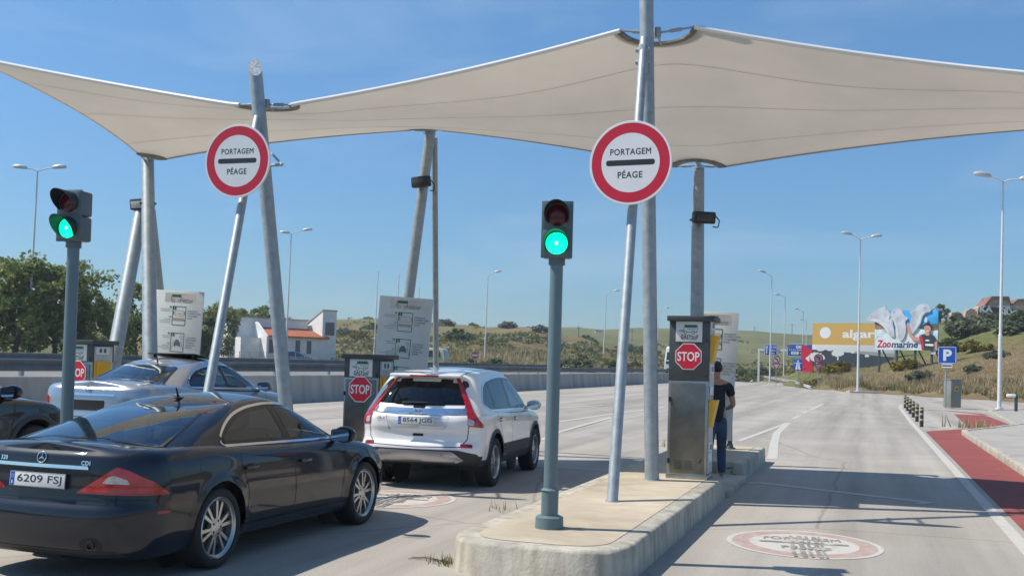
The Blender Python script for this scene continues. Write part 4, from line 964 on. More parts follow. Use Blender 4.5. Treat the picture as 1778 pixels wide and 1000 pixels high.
class Car:
    def __init__(s, name, P, label, loc, rz, sy, group="cars queuing at the toll"):
        s.P = P; s.g = empty(name, loc, rz, label, "car", group); s.g.scale = (1, sy, 1); s.sy = sy
        s.shell()
    def outline(s, W, y0, y1, rx, ry, bow0, bow1, n):
        """half plan outline, rear centre -> right side -> front centre"""
        P = []; m = 14
        for i in range(m): t = i / m; P.append(((W - rx) * t, y0, 0))
        for i in range(m + 1): a = math.pi / 2 * i / m; P.append((W - rx + rx * math.sin(a) ** .9, y0 + ry[0] * (1 - math.cos(a) ** .9), 0))
        P.append((W, y1 - ry[1], 0))
        for i in range(1, m + 1): a = math.pi / 2 * i / m; P.append((W - rx + rx * math.cos(a) ** .9, y1 - ry[1] + ry[1] * math.sin(a) ** .9, 0))
        for i in range(1, m + 1): t = 1 - i / m; P.append(((W - rx) * t, y1, 0))
        P = [Vector(p) for p in P]; L_ = [0]
        for a, b in zip(P, P[1:]): L_.append(L_[-1] + (b - a).length)
        out = []; k = 0
        for i in range(n + 1):
            t = L_[-1] * i / n
            while k < len(P) - 2 and L_[k + 1] < t: k += 1
            f = (t - L_[k]) / max(1e-9, L_[k + 1] - L_[k]); out.append(P[k].lerp(P[k + 1], f))
        res = []; 
        for i, p in enumerate(out):
            x, y = p.x, p.y; q = (x / W) ** 2
            if y < (y0 + y1) / 2: y += bow0 * q * max(0, 1 - (y - y0) / .5) ** 1.0
            else: y -= bow1 * q * max(0, 1 - (y1 - y) / .6)
            res.append((x, y))
        ys = [r[1] for r in res]
        for i in range(1, len(ys)): ys[i] = max(ys[i], ys[i - 1] + 1e-4)
        return [(r[0], y) for r, y in zip(res, ys)]
    def shell(s):
        P = s.P; N = 170; W = P["W"]; y0, y1 = P["y0"], P["y1"]
        base = s.outline(W, y0, y1, P["rx"], P["ry"], P["bow"][0], P["bow"][1], N)
        wt = smooth_tab(P["plan"], 200); zb = smooth_tab(P["zbot"], 200); zt = smooth_tab(P["ztop"], 200); zc = smooth_tab(P["zdeck"], 200)
        pw, pr, pf = side_profile(P["prof"]); ts = []
        K = 40
        for k in range(K + 1): ts.append(k / K)
        ym = (y0 + y1) / 2; vs = []; fs = []
        def pt(i, t):
            x, y = base[i]; w_ = interp(t, pw); a = interp(t, pr); b = interp(t, pf)
            fr = max(0, min(1, (ym - y) / (ym - y0))) ** 5; ff = max(0, min(1, (y - ym) / (y1 - ym))) ** 5
            wx = x * interp(y, wt) * w_; yy = y + a * fr - b * ff
            h0 = interp(y, zb); h1 = interp(y, zt)
            for ya, za, Ra in P["arch"]:        # slight flare round the wheel openings
                r = math.hypot(y - ya, h0 + (h1 - h0) * t - za); wx += .014 * math.exp(-((r - Ra) / .05) ** 2) * (x / W)
            return Vector((wx, yy, h0 + (h1 - h0) * t))
        n1 = N + 1
        for t in ts: vs += [pt(i, t) for i in range(n1)]
        fs += [[k * n1 + i, k * n1 + i + 1, (k + 1) * n1 + i + 1, (k + 1) * n1 + i] for k in range(K) for i in range(N)]
        # deck: bonnet, boot lid and the shelf under the cabin
        top = K * n1; Mx = 12; idx = {}
        for i in range(n1):
            e = vs[top + i]; yc = interp(e.y, zc)
            for j in range(Mx + 1):
                f = j / Mx
                if j == 0: idx[i, j] = top + i
                else:
                    x = e.x * (1 - f); q = 1 - (1 - f) ** 2
                    k_ = min(1, abs(e.y - (y0 + P["prof"][-1][2])) / .03) if True else 1
                    idx[i, j] = len(vs); vs.append(Vector((x, e.y, e.z + (yc - e.z) * q * max(0, min(1, (e.y - y0) / .12, (y1 - e.y) / .12)))))
        for i in range(N):
            for j in range(Mx): fs.append([idx[i, j], idx[i + 1, j], idx[i + 1, j + 1], idx[i, j + 1]])
        nb = len(fs)
        # wheel openings
        bnd = {}; dead = set()
        for a, f in enumerate(fs[:K * N]):
            c = sum((vs[i] for i in f), Vector()) / 4
            d = any(math.hypot(c.y - ya, c.z - za) < Ra and c.x > W * .6 for ya, za, Ra in P["arch"])
            if d: dead.add(a)
            for i in f: bnd.setdefault(i, set()).add(d)
        for i, st in bnd.items():
            if len(st) == 2:
                for ya, za, Ra in P["arch"]:
                    dy, dz = vs[i].y - ya, vs[i].z - za; r = math.hypot(dy, dz)
                    if abs(r - Ra) < .09: vs[i].y = ya + dy * Ra / r; vs[i].z = za + dz * Ra / r
        # cabin
        C = P["cab"]; g0 = s.outline(C["W0"], C["r0"], C["f0"], C["rx0"], C["ry0"], C["bow"][0], C["bow"][1], N)
        g1 = s.outline(C["W1"], C["r1"], C["f1"], C["rx1"], C["ry1"], C["bow"][0] * .7, C["bow"][1] * .8, N)
        cb = smooth_tab(C["zb"], 200); cr = smooth_tab(C["zr"], 200); cw = smooth_tab(C.get("plan", [(-3, 1), (3, 1)]), 100); o0 = len(vs); Kc = 30; e = C["exp"]
        for k in range(Kc + 1):
            t = k / Kc; sh = 1 - (1 - t) ** e
            for i in range(n1):
                a, b = g0[i], g1[i]; x = a[0] + (b[0] - a[0]) * t; y = a[1] + (b[1] - a[1]) * t
                za = interp(a[1], cb); zz = interp(b[1], cr)
                vs.append(Vector((x * interp(y, cw), y, za + (zz - za) * sh)))
        f0 = len(fs)
        fs += [[o0 + k * n1 + i, o0 + k * n1 + i + 1, o0 + (k + 1) * n1 + i + 1, o0 + (k + 1) * n1 + i] for k in range(Kc) for i in range(N)]
        top = o0 + Kc * n1; idx = {}
        for i in range(n1):
            ed = vs[top + i]; q_ = max(0, min(1, (ed.y - C["r1"]) / .5, (C["f1"] - ed.y) / .5)); q_ = q_ * (2 - q_)
            for j in range(Mx + 1):
                f = j / Mx
                if j == 0: idx[i, j] = top + i
                else: idx[i, j] = len(vs); vs.append(Vector((ed.x * (1 - f), ed.y, ed.z + C["crown"] * (1 - (1 - f) ** 2) * q_)))
        for i in range(N):
            for j in range(Mx): fs.append([idx[i, j], idx[i + 1, j], idx[i + 1, j + 1], idx[i, j + 1]])
        s.hv, s.hf, s.dead, s.cab0 = vs, fs, dead, f0
        fv = vs + [Vector((-v.x, v.y, v.z)) for v in vs]; n = len(vs)
        s.full = [f for a, f in enumerate(fs)] + [[i + n for i in f][::-1] for a, f in enumerate(fs)]
        s.fv = fv; s.bvh = BVHTree.FromPolygons([v[:] for v in fv], s.full); s.holes = []
    # frames map (a,b) to the start and direction of a probing ray
    def fr_side(s, sg): return lambda a, b: (Vector((sg * 3, a, b)), Vector((-sg, 0, 0)))
    def fr_rear(s): return lambda a, b: (Vector((a, -5, b)), Vector((0, 1, 0)))
    def fr_front(s): return lambda a, b: (Vector((a, 5, b)), Vector((0, -1, 0)))
    def fr_top(s): return lambda a, b: (Vector((a, b, 4)), Vector((0, 0, -1)))
    def fr_corner(s, sg, ang, o):   # looks at a rear corner; a runs outwards
        d = Vector((-sg * math.sin(ang), math.cos(ang), 0)); u = Vector((sg * math.cos(ang), math.sin(ang), 0)); o = Vector(o)
        return lambda a, b: (o + u * a + Vector((0, 0, b)) - d * 3, d)
    def patch(s, mb, poly, fr, off=.004, res=.035, skirt=True, off2=None):
        xs = [p[0] for p in poly]; ys = [p[1] for p in poly]
        # refine the outline
        out = []
        for i in range(len(poly)):
            a = Vector(poly[i]); b = Vector(poly[(i + 1) % len(poly)]); k = max(1, int((b - a).length / res))
            out += [a.lerp(b, j / k) for j in range(k)]
        nb = len(out); pts = list(out)
        nx = int((max(xs) - min(xs)) / res); ny = int((max(ys) - min(ys)) / res)
        def ins(p):
            c = False; j = len(poly) - 1
            for i in range(len(poly)):
                if (poly[i][1] > p[1]) != (poly[j][1] > p[1]) and p[0] < (poly[j][0] - poly[i][0]) * (p[1] - poly[i][1]) / (poly[j][1] - poly[i][1]) + poly[i][0]: c = not c
                j = i
            return c
        for i in range(1, nx + 1):
            for j in range(1, ny + 1):
                p = Vector((min(xs) + i * res - res * .5, min(ys) + j * res - res * .5))
                if ins(p) and min((p - q).length for q in out) > res * .55: pts.append(p)
        r = delaunay_2d_cdt(pts, [], [list(range(nb))], 1, 1e-5)
        v2, f2, orig = r[0], r[2], r[3]
        vs = []; ok = []; low = []
        for p in v2:
            o, d = fr(p.x, p.y); h = s.bvh.ray_cast(o, d)
            if h[0] is None: vs.append(None); low.append(None)
            else:
                vs.append(h[0] - d * off); low.append(h[0] + d * .012)
        fs = [list(f) for f in f2 if all(vs[i] is not None for i in f)]
        cnt = {}
        for f in fs:
            for i in range(len(f)):
                a, b = f[i], f[(i + 1) % len(f)]; cnt[(a, b)] = 1
        # orient towards the ray's origin
        if fs:
            f = fs[0]; o, d = fr(v2[f[0]].x, v2[f[0]].y); nn = (vs[f[1]] - vs[f[0]]).cross(vs[f[2]] - vs[f[0]])
            flip = nn.dot(d) > 0
        n = len(vs); allv = [v or Vector() for v in vs]; af = []
        for f in fs: af.append(f[::-1] if flip else f)
        if skirt:
            allv += [v or Vector() for v in low]
            for (a, b) in cnt:
                if (b, a) not in cnt: af.append([b, a, a + n, b + n] if not flip else [a, b, b + n, a + n])
        used = sorted({i for f in af for i in f}); mp = {o_: k for k, o_ in enumerate(used)}
        mb.add([allv[i] for i in used], [[mp[i] for i in f] for f in af]); return mb
    def part(s, name, mat, poly, fr, off=.004, res=.035, parent=None, skirt=True):
        mb = MB(); s.patch(mb, poly, fr, off, res, skirt); return mb.build(name, mat, parent or s.g, sharp=50)
    def line(s, mb, pts, wd, fr, off=.0012):
        """thin strip along a path on the body"""
        P = []
        for a, b in zip(pts, pts[1:]):
            a = Vector(a); b = Vector(b); k = max(1, int((b - a).length / .03)); P += [a.lerp(b, j / k) for j in range(k)]
        P.append(Vector(pts[-1])); L_ = []; 
        for i, p in enumerate(P):
            d = (P[min(i + 1, len(P) - 1)] - P[max(0, i - 1)]).normalized(); nn = Vector((-d.y, d.x)) * wd / 2; row = []
            for q in (p + nn, p - nn):
                o, dd = fr(q.x, q.y); h = s.bvh.ray_cast(o, dd); row.append(None if h[0] is None else h[0] - dd * off)
            L_.append(row)
        for a, b in zip(L_, L_[1:]):
            if None not in a and None not in b: mb.add([a[0], a[1], b[1], b[0]], [[0, 1, 2, 3]])
        return mb
    def hit(s, a, b, fr):
        o, d = fr(a, b); h = s.bvh.ray_cast(o, d); return h[0], h[1]
    def window(s, name, poly, fr, mat, frit=.045, off=.003, hole=True, both=None):
        """glass pane with a dark ceramic border; the shell behind it is opened"""
        c = Vector((sum(p[0] for p in poly) / len(poly), sum(p[1] for p in poly) / len(poly)))
        inn = []
        n = len(poly)
        for i in range(n):
            a = Vector(poly[i - 1]); b = Vector(poly[i]); d = Vector(poly[(i + 1) % n])
            e1 = (b - a).normalized(); e2 = (d - b).normalized(); nn = Vector((-(e1.y + e2.y), e1.x + e2.x))
            if nn.length < 1e-6: nn = c - b
            nn.normalize()
            if s.area(poly) < 0: nn = -nn
            inn.append((b + nn * frit)[:])
        o = s.part(name, mat, inn, fr, off, .05, skirt=False)
        mb = MB(); 
        P = [Vector(p) for p in poly]; Q = [Vector(q) for q in inn]; oo = []; 
        for ring in (P, Q):
            for p in ring:
                r0, d = fr(p.x, p.y); h = s.bvh.ray_cast(r0, d); oo.append(h[0] - d * (off + .0006) if h[0] is not None else None)
        fs = [[i, (i + 1) % n, n + (i + 1) % n, n + i] for i in range(n)]; fs = [f for f in fs if all(oo[k] is not None for k in f)]
        mb.add([v or Vector() for v in oo], fs); mb.build("frit", FRIT, o, sharp=60)
        if hole: s.holes.append((inn, fr, frit))
        return o
    @staticmethod
    def area(p): return sum(p[i][0] * p[(i + 1) % len(p)][1] - p[(i + 1) % len(p)][0] * p[i][1] for i in range(len(p)))
    def body(s, mat, inner=INTER, lower=None, zl=None):
        """writes the painted shell after the window holes are known"""
        n = len(s.hv); mb = MB(); nf = len(s.hf)
        def ins(poly, x, y):
            c = False; j = len(poly) - 1
            for i in range(len(poly)):
                if (poly[i][1] > y) != (poly[j][1] > y) and x < (poly[j][0] - poly[i][0]) * (y - poly[i][1]) / (poly[j][1] - poly[i][1]) + poly[i][0]: c = not c
                j = i
            return c
        drop = set()
        for inn, fr, frit in s.holes:
            o, d = fr(inn[0][0], inn[0][1]); ax = max(range(3), key=lambda k: abs(d[k]))
            for a, f in enumerate(s.full):
                if a % nf < s.cab0 - (0): continue
                c = sum((s.fv[i] for i in f), Vector()) / 4; fn = (s.fv[f[2]] - s.fv[f[0]]).cross(s.fv[f[3]] - s.fv[f[1]])
                if fn.length > 1e-9 and abs(fn.normalized().dot(d)) < .42: continue
                if ax == 0:
                    if c.x * d.x > 0: continue
                    ab = (c.y, c.z)
                elif ax == 1:
                    if (c.y - s.P["cab"]["mid"]) * d.y > 0: continue
                    ab = (c.x, c.z)
                else: ab = (c.x, c.y)
                if ins(inn, *ab): drop.add(a)
        keep = [f for a, f in enumerate(s.full) if a not in drop and (a % nf) not in s.dead]
        # shelf under the cabin is opened as well, so that one looks into it
        C = s.P["cab"]; k2 = []
        for f in keep:
            c = sum((s.fv[i] for i in f), Vector()) / 4
            if C["r0"] + .7 < c.y < C["f0"] - .55 and abs(c.x) < C["W0"] * .8 and abs(c.z - interp(c.y, s.P["zdeck"])) < .06 and all(abs(s.fv[i].x) < C["W0"] * .9 for i in f): continue
            k2.append(f)
        mb.add(s.fv, k2)
        if lower:
            mb.mi = [1 if sum(s.fv[i].z for i in f) / len(f) < zl(sum((s.fv[i] for i in f), Vector()) / len(f)) else 0 for f in k2]
        b = mb.build("body", [mat, lower] if lower else mat, s.g, sharp=40)
        bm = bmesh.new(); bm.from_mesh(b.data); loose = [v for v in bm.verts if not v.link_faces]; bmesh.ops.delete(bm, geom=loose, context='VERTS')
        bmesh.ops.remove_doubles(bm, verts=bm.verts, dist=.0008); bmesh.ops.recalc_face_normals(bm, faces=bm.faces); bm.to_mesh(b.data); bm.free()
        b.data.set_sharp_from_angle(angle=R(38))
        # underside and wheel housings
        P = s.P; mb = MB(); zf = P.get('floor', .2)
        for sg in (-1, 1):
            for ya, za, Ra in P["arch"]:
                m = 18; vs = []
                for x in (P["W"] * .93, P["W"] * .55):
                    for i in range(m + 1):
                        a = math.pi * 1.16 * i / m - .08 * math.pi; vs.append((sg * x, ya + math.cos(a) * (Ra + .004), za + math.sin(a) * (Ra + .004)))
                mb.add(vs, [[i, i + 1, m + 2 + i, m + 1 + i] for i in range(m)]); mb.add([(sg * P["W"] * .55, ya + math.cos(2 * math.pi * i / 20) * Ra, za + math.sin(2 * math.pi * i / 20) * Ra) for i in range(20)], [list(range(20))])
        mb.box((0, (P["y0"] + P["y1"]) / 2, zf + .04), (P["W"] * 1.1, (P["y1"] - P["y0"]) * .8, .08), .02)
        mb.box((0, (P["y0"] + P["y1"]) / 2, zf + .06), (P["W"] * 1.8, s.P["arch"][1][0] - s.P["arch"][0][0] - .75, .08), .02)
        mb.build("underside", GAP, s.g)
        return b
    def interior(s, seats, zs, dash, zdash, col=INTER):
        mb = MB(); C = s.P["cab"]; P = s.P
        mb.box((0, (C["r0"] + C["f0"]) / 2, .42), (C["W0"] * 1.75, C["f0"] - C["r0"] - .3, .06), .01)
        for sg in (-1, 1): mb.box((sg * C["W0"] * .93, (C["r0"] + C["f0"]) / 2, .66), (.05, C["f0"] - C["r0"] - .55, .52), .01)
        mb.box((0, dash, zdash - .12), (C["W0"] * 1.7, .5, .22), .06); mb.box((0, C["r0"] + .45, zs - .02), (C["W0"] * 1.7, .5, .05), .02)
        mb.tube([(-.36 + .18 * math.cos(2 * math.pi * i / 20), dash - .42 + .06 * math.sin(2 * math.pi * i / 20), zdash + .02 + .17 * math.sin(2 * math.pi * i / 20)) for i in range(20)], .016, 6, closed=True)
        mb.build("interior", col, s.g)
        for x, y, wd, h in seats:
            mb = MB(); rot = Matrix.Rotation(R(-14), 3, 'X'); mb.box((x, y + .1, .55), (wd, .5, .2), .06); mb.box((x, y - .2, .5 + h / 2), (wd, .16, h), .06, rot)
            k = 1 if wd < .8 else 3
            for j in range(k): mb.box((x + (j - (k - 1) / 2) * wd / 3.2, y - .22 - h * .17, .5 + h + .09), (.25, .1, .19), .045, rot)
            mb.build("seat", M("seat_cloth", (.035, .034, .033), .8), s.g)
    def wheel(s, x, y, r, wd, spokes, style, rimr):
        sg = 1 if x > 0 else -1; ax = Vector((sg, 0, 0)); mb = MB(); h = wd / 2
        mb.lathe([(rimr, -h * .8), (rimr + .02, -h * .95), (r * .93, -h), (r * .985, -h * .82), (r, -h * .5), (r, h * .5), (r * .985, h * .82), (r * .94, h), (r * .82, h * 1.04), (rimr + .018, h * .98), (rimr, h * .86)], (0, 0, 0), ax, 48)
        o = mb.build("wheel", RUBBER, s.g, sharp=50); o.location = (x - sg * h, y, r)
        m = MB(); m.lathe([(rimr + .003, -h * .8), (rimr - .02, -h * .3), (rimr - .028, h * .3), (rimr - .02, h * .8), (rimr + .004, h * .9), (rimr + .010, h * .93), (rimr + .002, h * .98), (rimr - .012, h * .86)], (0, 0, 0), ax, 48)
        e1 = Vector((0, 1, 0)); e2 = Vector((0, 0, 1)); zo = h * .72
        for k in range(spokes):
            a = 2 * math.pi * (k + .25) / spokes
            arms = ((-.19, -.05), (.19, .05)) if style == 'V' else ((0, 0),)
            for da, db in arms:
                p0 = (math.cos(a + db * 3), math.sin(a + db * 3)); p1 = (math.cos(a + da), math.sin(a + da)); w0, w1 = (.012, .016) if style == 'V' else (.03, .036)
                A = Vector((0, 0, 0)) + e1 * p0[0] * .055 + e2 * p0[1] * .055; B = e1 * p1[0] * (rimr - .012) + e2 * p1[1] * (rimr - .012)
                d = (B - A).normalized(); nn = d.cross(ax)
                pr = [A - nn * w0, B - nn * w1, B + nn * w1, A + nn * w0]
                m.add([p + ax * (zo - (.006 if i in (1, 2) else -.004)) for i, p in enumerate(pr)] + [p + ax * (zo - .03) for p in pr], [[0, 1, 2, 3], [0, 4, 5, 1], [2, 6, 7, 3], [1, 5, 6, 2]])
        m.lathe([(.085, zo - .03), (.08, zo + .004), (.035, zo + .012), (.001, zo + .013)], (0, 0, 0), ax, 20)
        m.build("rim", RIM, o, sharp=30)
        m = MB(); m.lathe([(rimr * .8, h * .25), (rimr * .8, h * .3), (.05, h * .3)], (0, 0, 0), ax, 32); m.build("brake_disc", M("brake_disc", (.16, .15, .14), .45, .8), o)
        m = MB(); 
        for k in range(5): a = 2 * math.pi * k / 5; m.cyl(ax * (zo + .004) + e1 * math.cos(a) * .055 + e2 * math.sin(a) * .055, ax * (zo + .010) + e1 * math.cos(a) * .055 + e2 * math.sin(a) * .055, .011, None, 8)
        m.build("wheel_nuts", GAP, o)
    def mirror(s, x, y, z, mat, sc_=1.0):
        for sg in (-1, 1):
            mb = MB(); bm = bmesh.new(); bmesh.ops.create_uvsphere(bm, u_segments=20, v_segments=12, radius=.5)
            vs = []
            for v in bm.verts:
                q = v.co.copy(); q.y = max(-.22, q.y); k = 1.0 - .25 * max(0, q.y); vs.append(Vector((sg * (x + .11 * sc_) + q.x * .25 * sc_ * k, y + q.y * .19 * sc_, z + q.z * .17 * sc_ * k)))
            bm.verts.index_update(); mb.add(vs, [[v.index for v in f.verts] for f in bm.faces]); bm.free()
            mb.tube([(sg * (x - .12), y + .05, z - .06), (sg * (x + .03), y + .02, z - .03)], .03 * sc_, 8); o = mb.build("mirror", mat, s.g)
            m2 = MB(); m2.flat(rpoly([(-.1 * sc_, -.06 * sc_), (.1 * sc_, -.06 * sc_), (.1 * sc_, .06 * sc_), (-.1 * sc_, .06 * sc_)], .04), (sg * (x + .11 * sc_), y - .045 * sc_ - .068 * sc_, z), RX, RZ); m2.build("mirror_glass", CHROME, o)
    def handle(s, y, z, sg, mat, L_=.2, fr=None):
        h, n = s.hit(y, z, s.fr_side(sg)); mb = MB(); mb.box((h.x + sg * .018, y, z), (.026, L_, .028), .011); o = mb.build("door_handle", mat, s.g)
        s.part("handle_cup", GAP, rpoly([(y - L_ * .32, z - .03), (y + L_ * .28, z - .03), (y + L_ * .28, z + .03), (y - L_ * .32, z + .03)], .025), s.fr_side(sg), .0012, .05, o, False)
    def plate(s, z, text, tilt=0.0, w=.52, out=.012, star=False):
        h, n = s.hit(0, z, s.fr_rear()); mb = MB(); rot = Matrix.Rotation(tilt, 3, 'X'); c = Vector((0, h.y - out, z)); mb.box(c, (w, .012, .112), .004, rot); o = mb.build("number_plate", PLATEW, s.g)
        u = RX; v = rot @ RZ; q = c + rot @ Vector((0, -.0072, 0)); m2 = MB(); m2.flat([(-w / 2 + .006, -.05), (-w / 2 + .045, -.05), (-w / 2 + .045, .05), (-w / 2 + .006, .05)], q, u, v)
        m2.mat(1); m2.text("E", q - u * (w / 2 - .026) - v * .025, u, v, h=.022, bold=.02, lift=.0004); ring = [(-w / 2 + .026 + .012 * math.cos(i * .63), .02 + .012 * math.sin(i * .63)) for i in range(10)]
        for a, b in ring: m2.flat(circ(.0025, 6, a, b), q + Vector((0, -.0004, 0)), u, v)
        m2.mat(2); m2.text(text, q + u * .022, u, v, h=.075, wd=w - .1, bold=.008); m2.build("lettering", [M("plate_blue", (.01, .08, .45), .4), WHITES, INK], o)
        m3 = MB()
        for sz in (-1, 1): stroke(m3, [(-w / 2 + .006, sz * .053), (w / 2 - .006, sz * .053)], .003, q, u, v)
        m3.build("plate_border", INK, o); return o
    def badge_text(s, t, x, z, h, mat=CHROME, fr=None, bold=.03, shear=.0, name="badge"):
        hh, n = s.hit(x, z, s.fr_rear()); nrm = Vector(n); 
        if nrm.y > 0: nrm = -nrm
        u = Vector((-nrm.y, nrm.x, 0)).normalized(); v = nrm.cross(u).normalized() if nrm.cross(u).z > 0 else u.cross(nrm).normalized()
        mb = MB(); mb.text(t, hh + nrm * .006, u, v, h=h, bold=bold, space=1.1, shear=shear); mb.build(name, mat, s.g)

# ---------------------------------------------------------------- dark navy four-door coupe
def coupe(label, loc, rz, sy, mat):
    P = dict(W=.935, y0=-2.47, y1=2.44, rx=.42, ry=(.40, .70), bow=(.10, .22),
        plan=[(-2.5, .97), (-1.4, 1.0), (0, .985), (1.4, .985), (2.5, .93)],
        zbot=[(-2.5, .21), (-2.1, .2), (-1.4, .22), (1.4, .2), (2.1, .2), (2.5, .26)], floor=.26,
        ztop=[(-2.5, .995), (-2.2, 1.015), (-1.6, 1.015), (-.9, .985), (0, .955), (.9, .935), (1.4, .89), (2.0, .78), (2.44, .62)],
        zdeck=[(-2.5, 1.035), (-2.25, 1.06), (-1.7, 1.05), (0, 1.03), (.9, 1.01), (1.4, .965), (2.0, .86), (2.44, .70)],
        prof=[(0, .90, .10, .10), (.08, .945, .04, .05), (.2, .975, .012, .02), (.36, .99, .0, .0), (.46, .997, .012, .01), (.52, 1.0, .045, .02), (.66, .995, .065, .06), (.80, .982, .07, .13), (.88, .968, .078, .17), (.94, .945, .085, .21), (.98, .912, .10, .26), (1, .875, .125, .30)],
        arch=[(-1.33, .335, .385), (1.427, .335, .385)],
        cab=dict(W0=.835, W1=.515, r0=-2.12, f0=1.32, r1=-.86, f1=.32, rx0=.34, ry0=(.5, .5), rx1=.22, ry1=(.25, .25), bow=(.28, .30), mid=-.2,
                 zb=[(-2.1, 1.045), (-1.7, 1.01), (-1.1, .975), (-.6, .955), (.6, .925), (1.4, .93)], zr=[(-.9, 1.285), (-.5, 1.335), (-.1, 1.352), (.15, 1.345), (.35, 1.315)], exp=1.35, crown=.05, plan=[(-2.0, .97), (-1.0, .995), (0, 1), (1.3, .97)]))
    c = Car("coupe_car", P, label, loc, rz, sy); s = c
    sd = {sg: c.fr_side(sg) for sg in (-1, 1)}
    # side glass: front door, rear door
    for sg in (-1, 1):
        arc = [(-1.18, 1.045), (-1.1, 1.10), (-.92, 1.185), (-.7, 1.25), (-.42, 1.293), (-.1, 1.312), (.18, 1.30), (.42, 1.25), (.68, 1.15), (.9, 1.04), (1.0, .985)]
        bl = lambda y: .985 + (-.1 - y) * .022 if y < .98 else .97
        top = smooth_tab(arc, 40); tp = lambda y: interp(y, top)
        def win(ya, yb, n=14): 
            ys = [ya + (yb - ya) * i / n for i in range(n + 1)]
            return [(y, bl(y)) for y in (ya, (ya + yb) / 2, yb)] + [(y, max(bl(y) + .004, tp(y) - .012)) for y in ys[::-1]]
        rear = win(-1.13, -.12); front = win(-.03, .93)
        c.window("rear_side_window", rear, sd[sg], GL_T, .03); c.window("front_side_window", front, sd[sg], GL_L, .028)
        mb = MB(); c.patch(mb, [(-.12, bl(-.12)), (-.03, bl(-.03)), (-.03, tp(-.03) - .012), (-.12, tp(-.12) - .012)], sd[sg], .003, .05); mb.build("door_pillar", FRIT, c.g)
        mb = MB(); c.line(mb, [(y, z + .004) for y, z in top if -1.17 < y < .98], .020, sd[sg], .006); mb.build("chrome_window_trim", CHROME, c.g); mb = MB(); c.line(mb, [(-1.18, 1.035), (-1.19, 1.02), (-1.16, bl(-1.1) - .012), (-.6, bl(-.6) - .014), (0, bl(0) - .014), (.5, bl(.5) - .014), (.98, bl(.95) - .012)], .020, sd[sg], .006); mb.build("chrome_window_trim", CHROME, c.g)
        mb = MB(); c.line(mb, [(-1.0, .97), (-1.02, .86), (-.97, .74), (-.91, .60), (-.90, .42), (-.90, .32)], .009, sd[sg]); c.line(mb, [(-.075, .955), (-.09, .7), (-.06, .5), (-.06, .32)], .009, sd[sg]); c.line(mb, [(1.0, .93), (.96, .8), (.92, .6), (.90, .32)], .009, sd[sg]); c.line(mb, [(-.98, .315), (.9, .31)], .009, sd[sg])
        mb.build("door_gap", GAP, c.g)
        c.handle(-.88, .80, sg, mat); c.handle(.10, .785, sg, mat)
        c.part("fuel_flap" if sg > 0 else "side_flap", mat, circ(.085, 28, -1.55, .83), sd[sg], .0015, .04)
        c.part("side_marker", REDD, rpoly([(-2.16, .545), (-2.02, .545), (-2.02, .565), (-2.16, .565)], .008), sd[sg], .003, .05)
        c.part("sill_strip", mat, rpoly([(-1.0, .255), (1.0, .245), (1.0, .305), (-1.0, .315)], .02), sd[sg], .014, .06)
    # rear screen and windscreen, seen from above
    rs = rpoly([(-.73, -1.93), (-.45, -2.0), (0, -2.03), (.45, -2.0), (.73, -1.93), (.60, -1.35), (.50, -1.0), (0, -.95), (-.50, -1.0), (-.60, -1.35)], .07)
    c.window("rear_window", rs, c.fr_top(), GL_T, .03)
    ws = rpoly([(-.70, 1.12), (-.35, 1.25), (0, 1.29), (.35, 1.25), (.70, 1.12), (.50, .38), (0, .34), (-.50, .38)], .06); c.window("windscreen", ws, c.fr_top(), GL_L, .05)
    # boot lid outline, lamps, strip, badges, plate
    mb = MB(); c.line(mb, [(-.60, .625), (-.47, .70)], .009, c.fr_rear()); c.line(mb, [(.47, .70), (.60, .625)], .009, c.fr_rear())
    c.line(mb, [(.76, -2.05), (.735, -2.2), (.66, -2.36)], .010, c.fr_top()); c.line(mb, [(-.76, -2.05), (-.735, -2.2), (-.66, -2.36)], .010, c.fr_top()); c.line(mb, [(-.60, .625), (.60, .625)], .010, c.fr_rear()); c.line(mb, [(-.76, -2.05), (-.4, -2.11), (0, -2.13), (.4, -2.11), (.76, -2.05)], .010, c.fr_top())
    mb.build("boot_lid_gap", GAP, c.g)
    for sg in (-1, 1):
        fr = c.fr_corner(sg, R(38), (sg * .80, -2.2, 0))
        poly = rpoly([(-.49, .695, .015), (.20, .69, .015), (.08, .785), (-.11, .875, .03), (-.20, .90, .02), (-.30, .83)], .02)
        o = c.part("tail_light", REDL, poly, fr, .010, .03)
        c.part("reversing_lamp", CLRL, rpoly([(-.30, .775), (-.10, .772), (-.12, .805), (-.22, .836), (-.27, .82)], .012), fr, .0125, .03, o, True)
        m2 = MB(); c.line(m2, [(-.47, .705), (.17, .702)], .008, fr, .0118); c.line(m2, [(-.40, .75), (.10, .75)], .005, fr, .0118); m2.build("lamp_ribs", REDD, o)
    c.part("plate_recess", M("recess_shadowed_paint", (.004, .006, .011), .35, .2, coat=.6), rpoly([(-.43, .64), (.43, .64), (.47, .86), (-.47, .86)], .07), c.fr_rear(), .0015, .04)
    o = c.part("chrome_strip", CHROME, rpoly([(-.44, .872), (.44, .872), (.43, .898), (-.43, .898)], .006), c.fr_rear(), .018, .04)
    c.plate(.775, "6209 FSJ", R(-6), .52, .03)
    h, n = c.hit(0, .945, c.fr_rear()); mb = MB(); n = Vector(n); n = -n if n.y > 0 else n; q = h + n * .008; u = RX; v = n.cross(u); v = -v if v.z < 0 else v
    mb.tube([q + u * .042 * math.cos(i * math.pi / 16) + v * .042 * math.sin(i * math.pi / 16) for i in range(32)], .0045, 6, closed=True)
    for k in range(3):
        a = R(90 + 120 * k); d = u * math.cos(a) + v * math.sin(a); e = u * -math.sin(a) + v * math.cos(a); mb.add([q + d * .042, q + e * .008, q - e * .008, q + n * .006], [[0, 1, 3], [0, 3, 2]])
    mb.build("star_badge", CHROME, c.g)
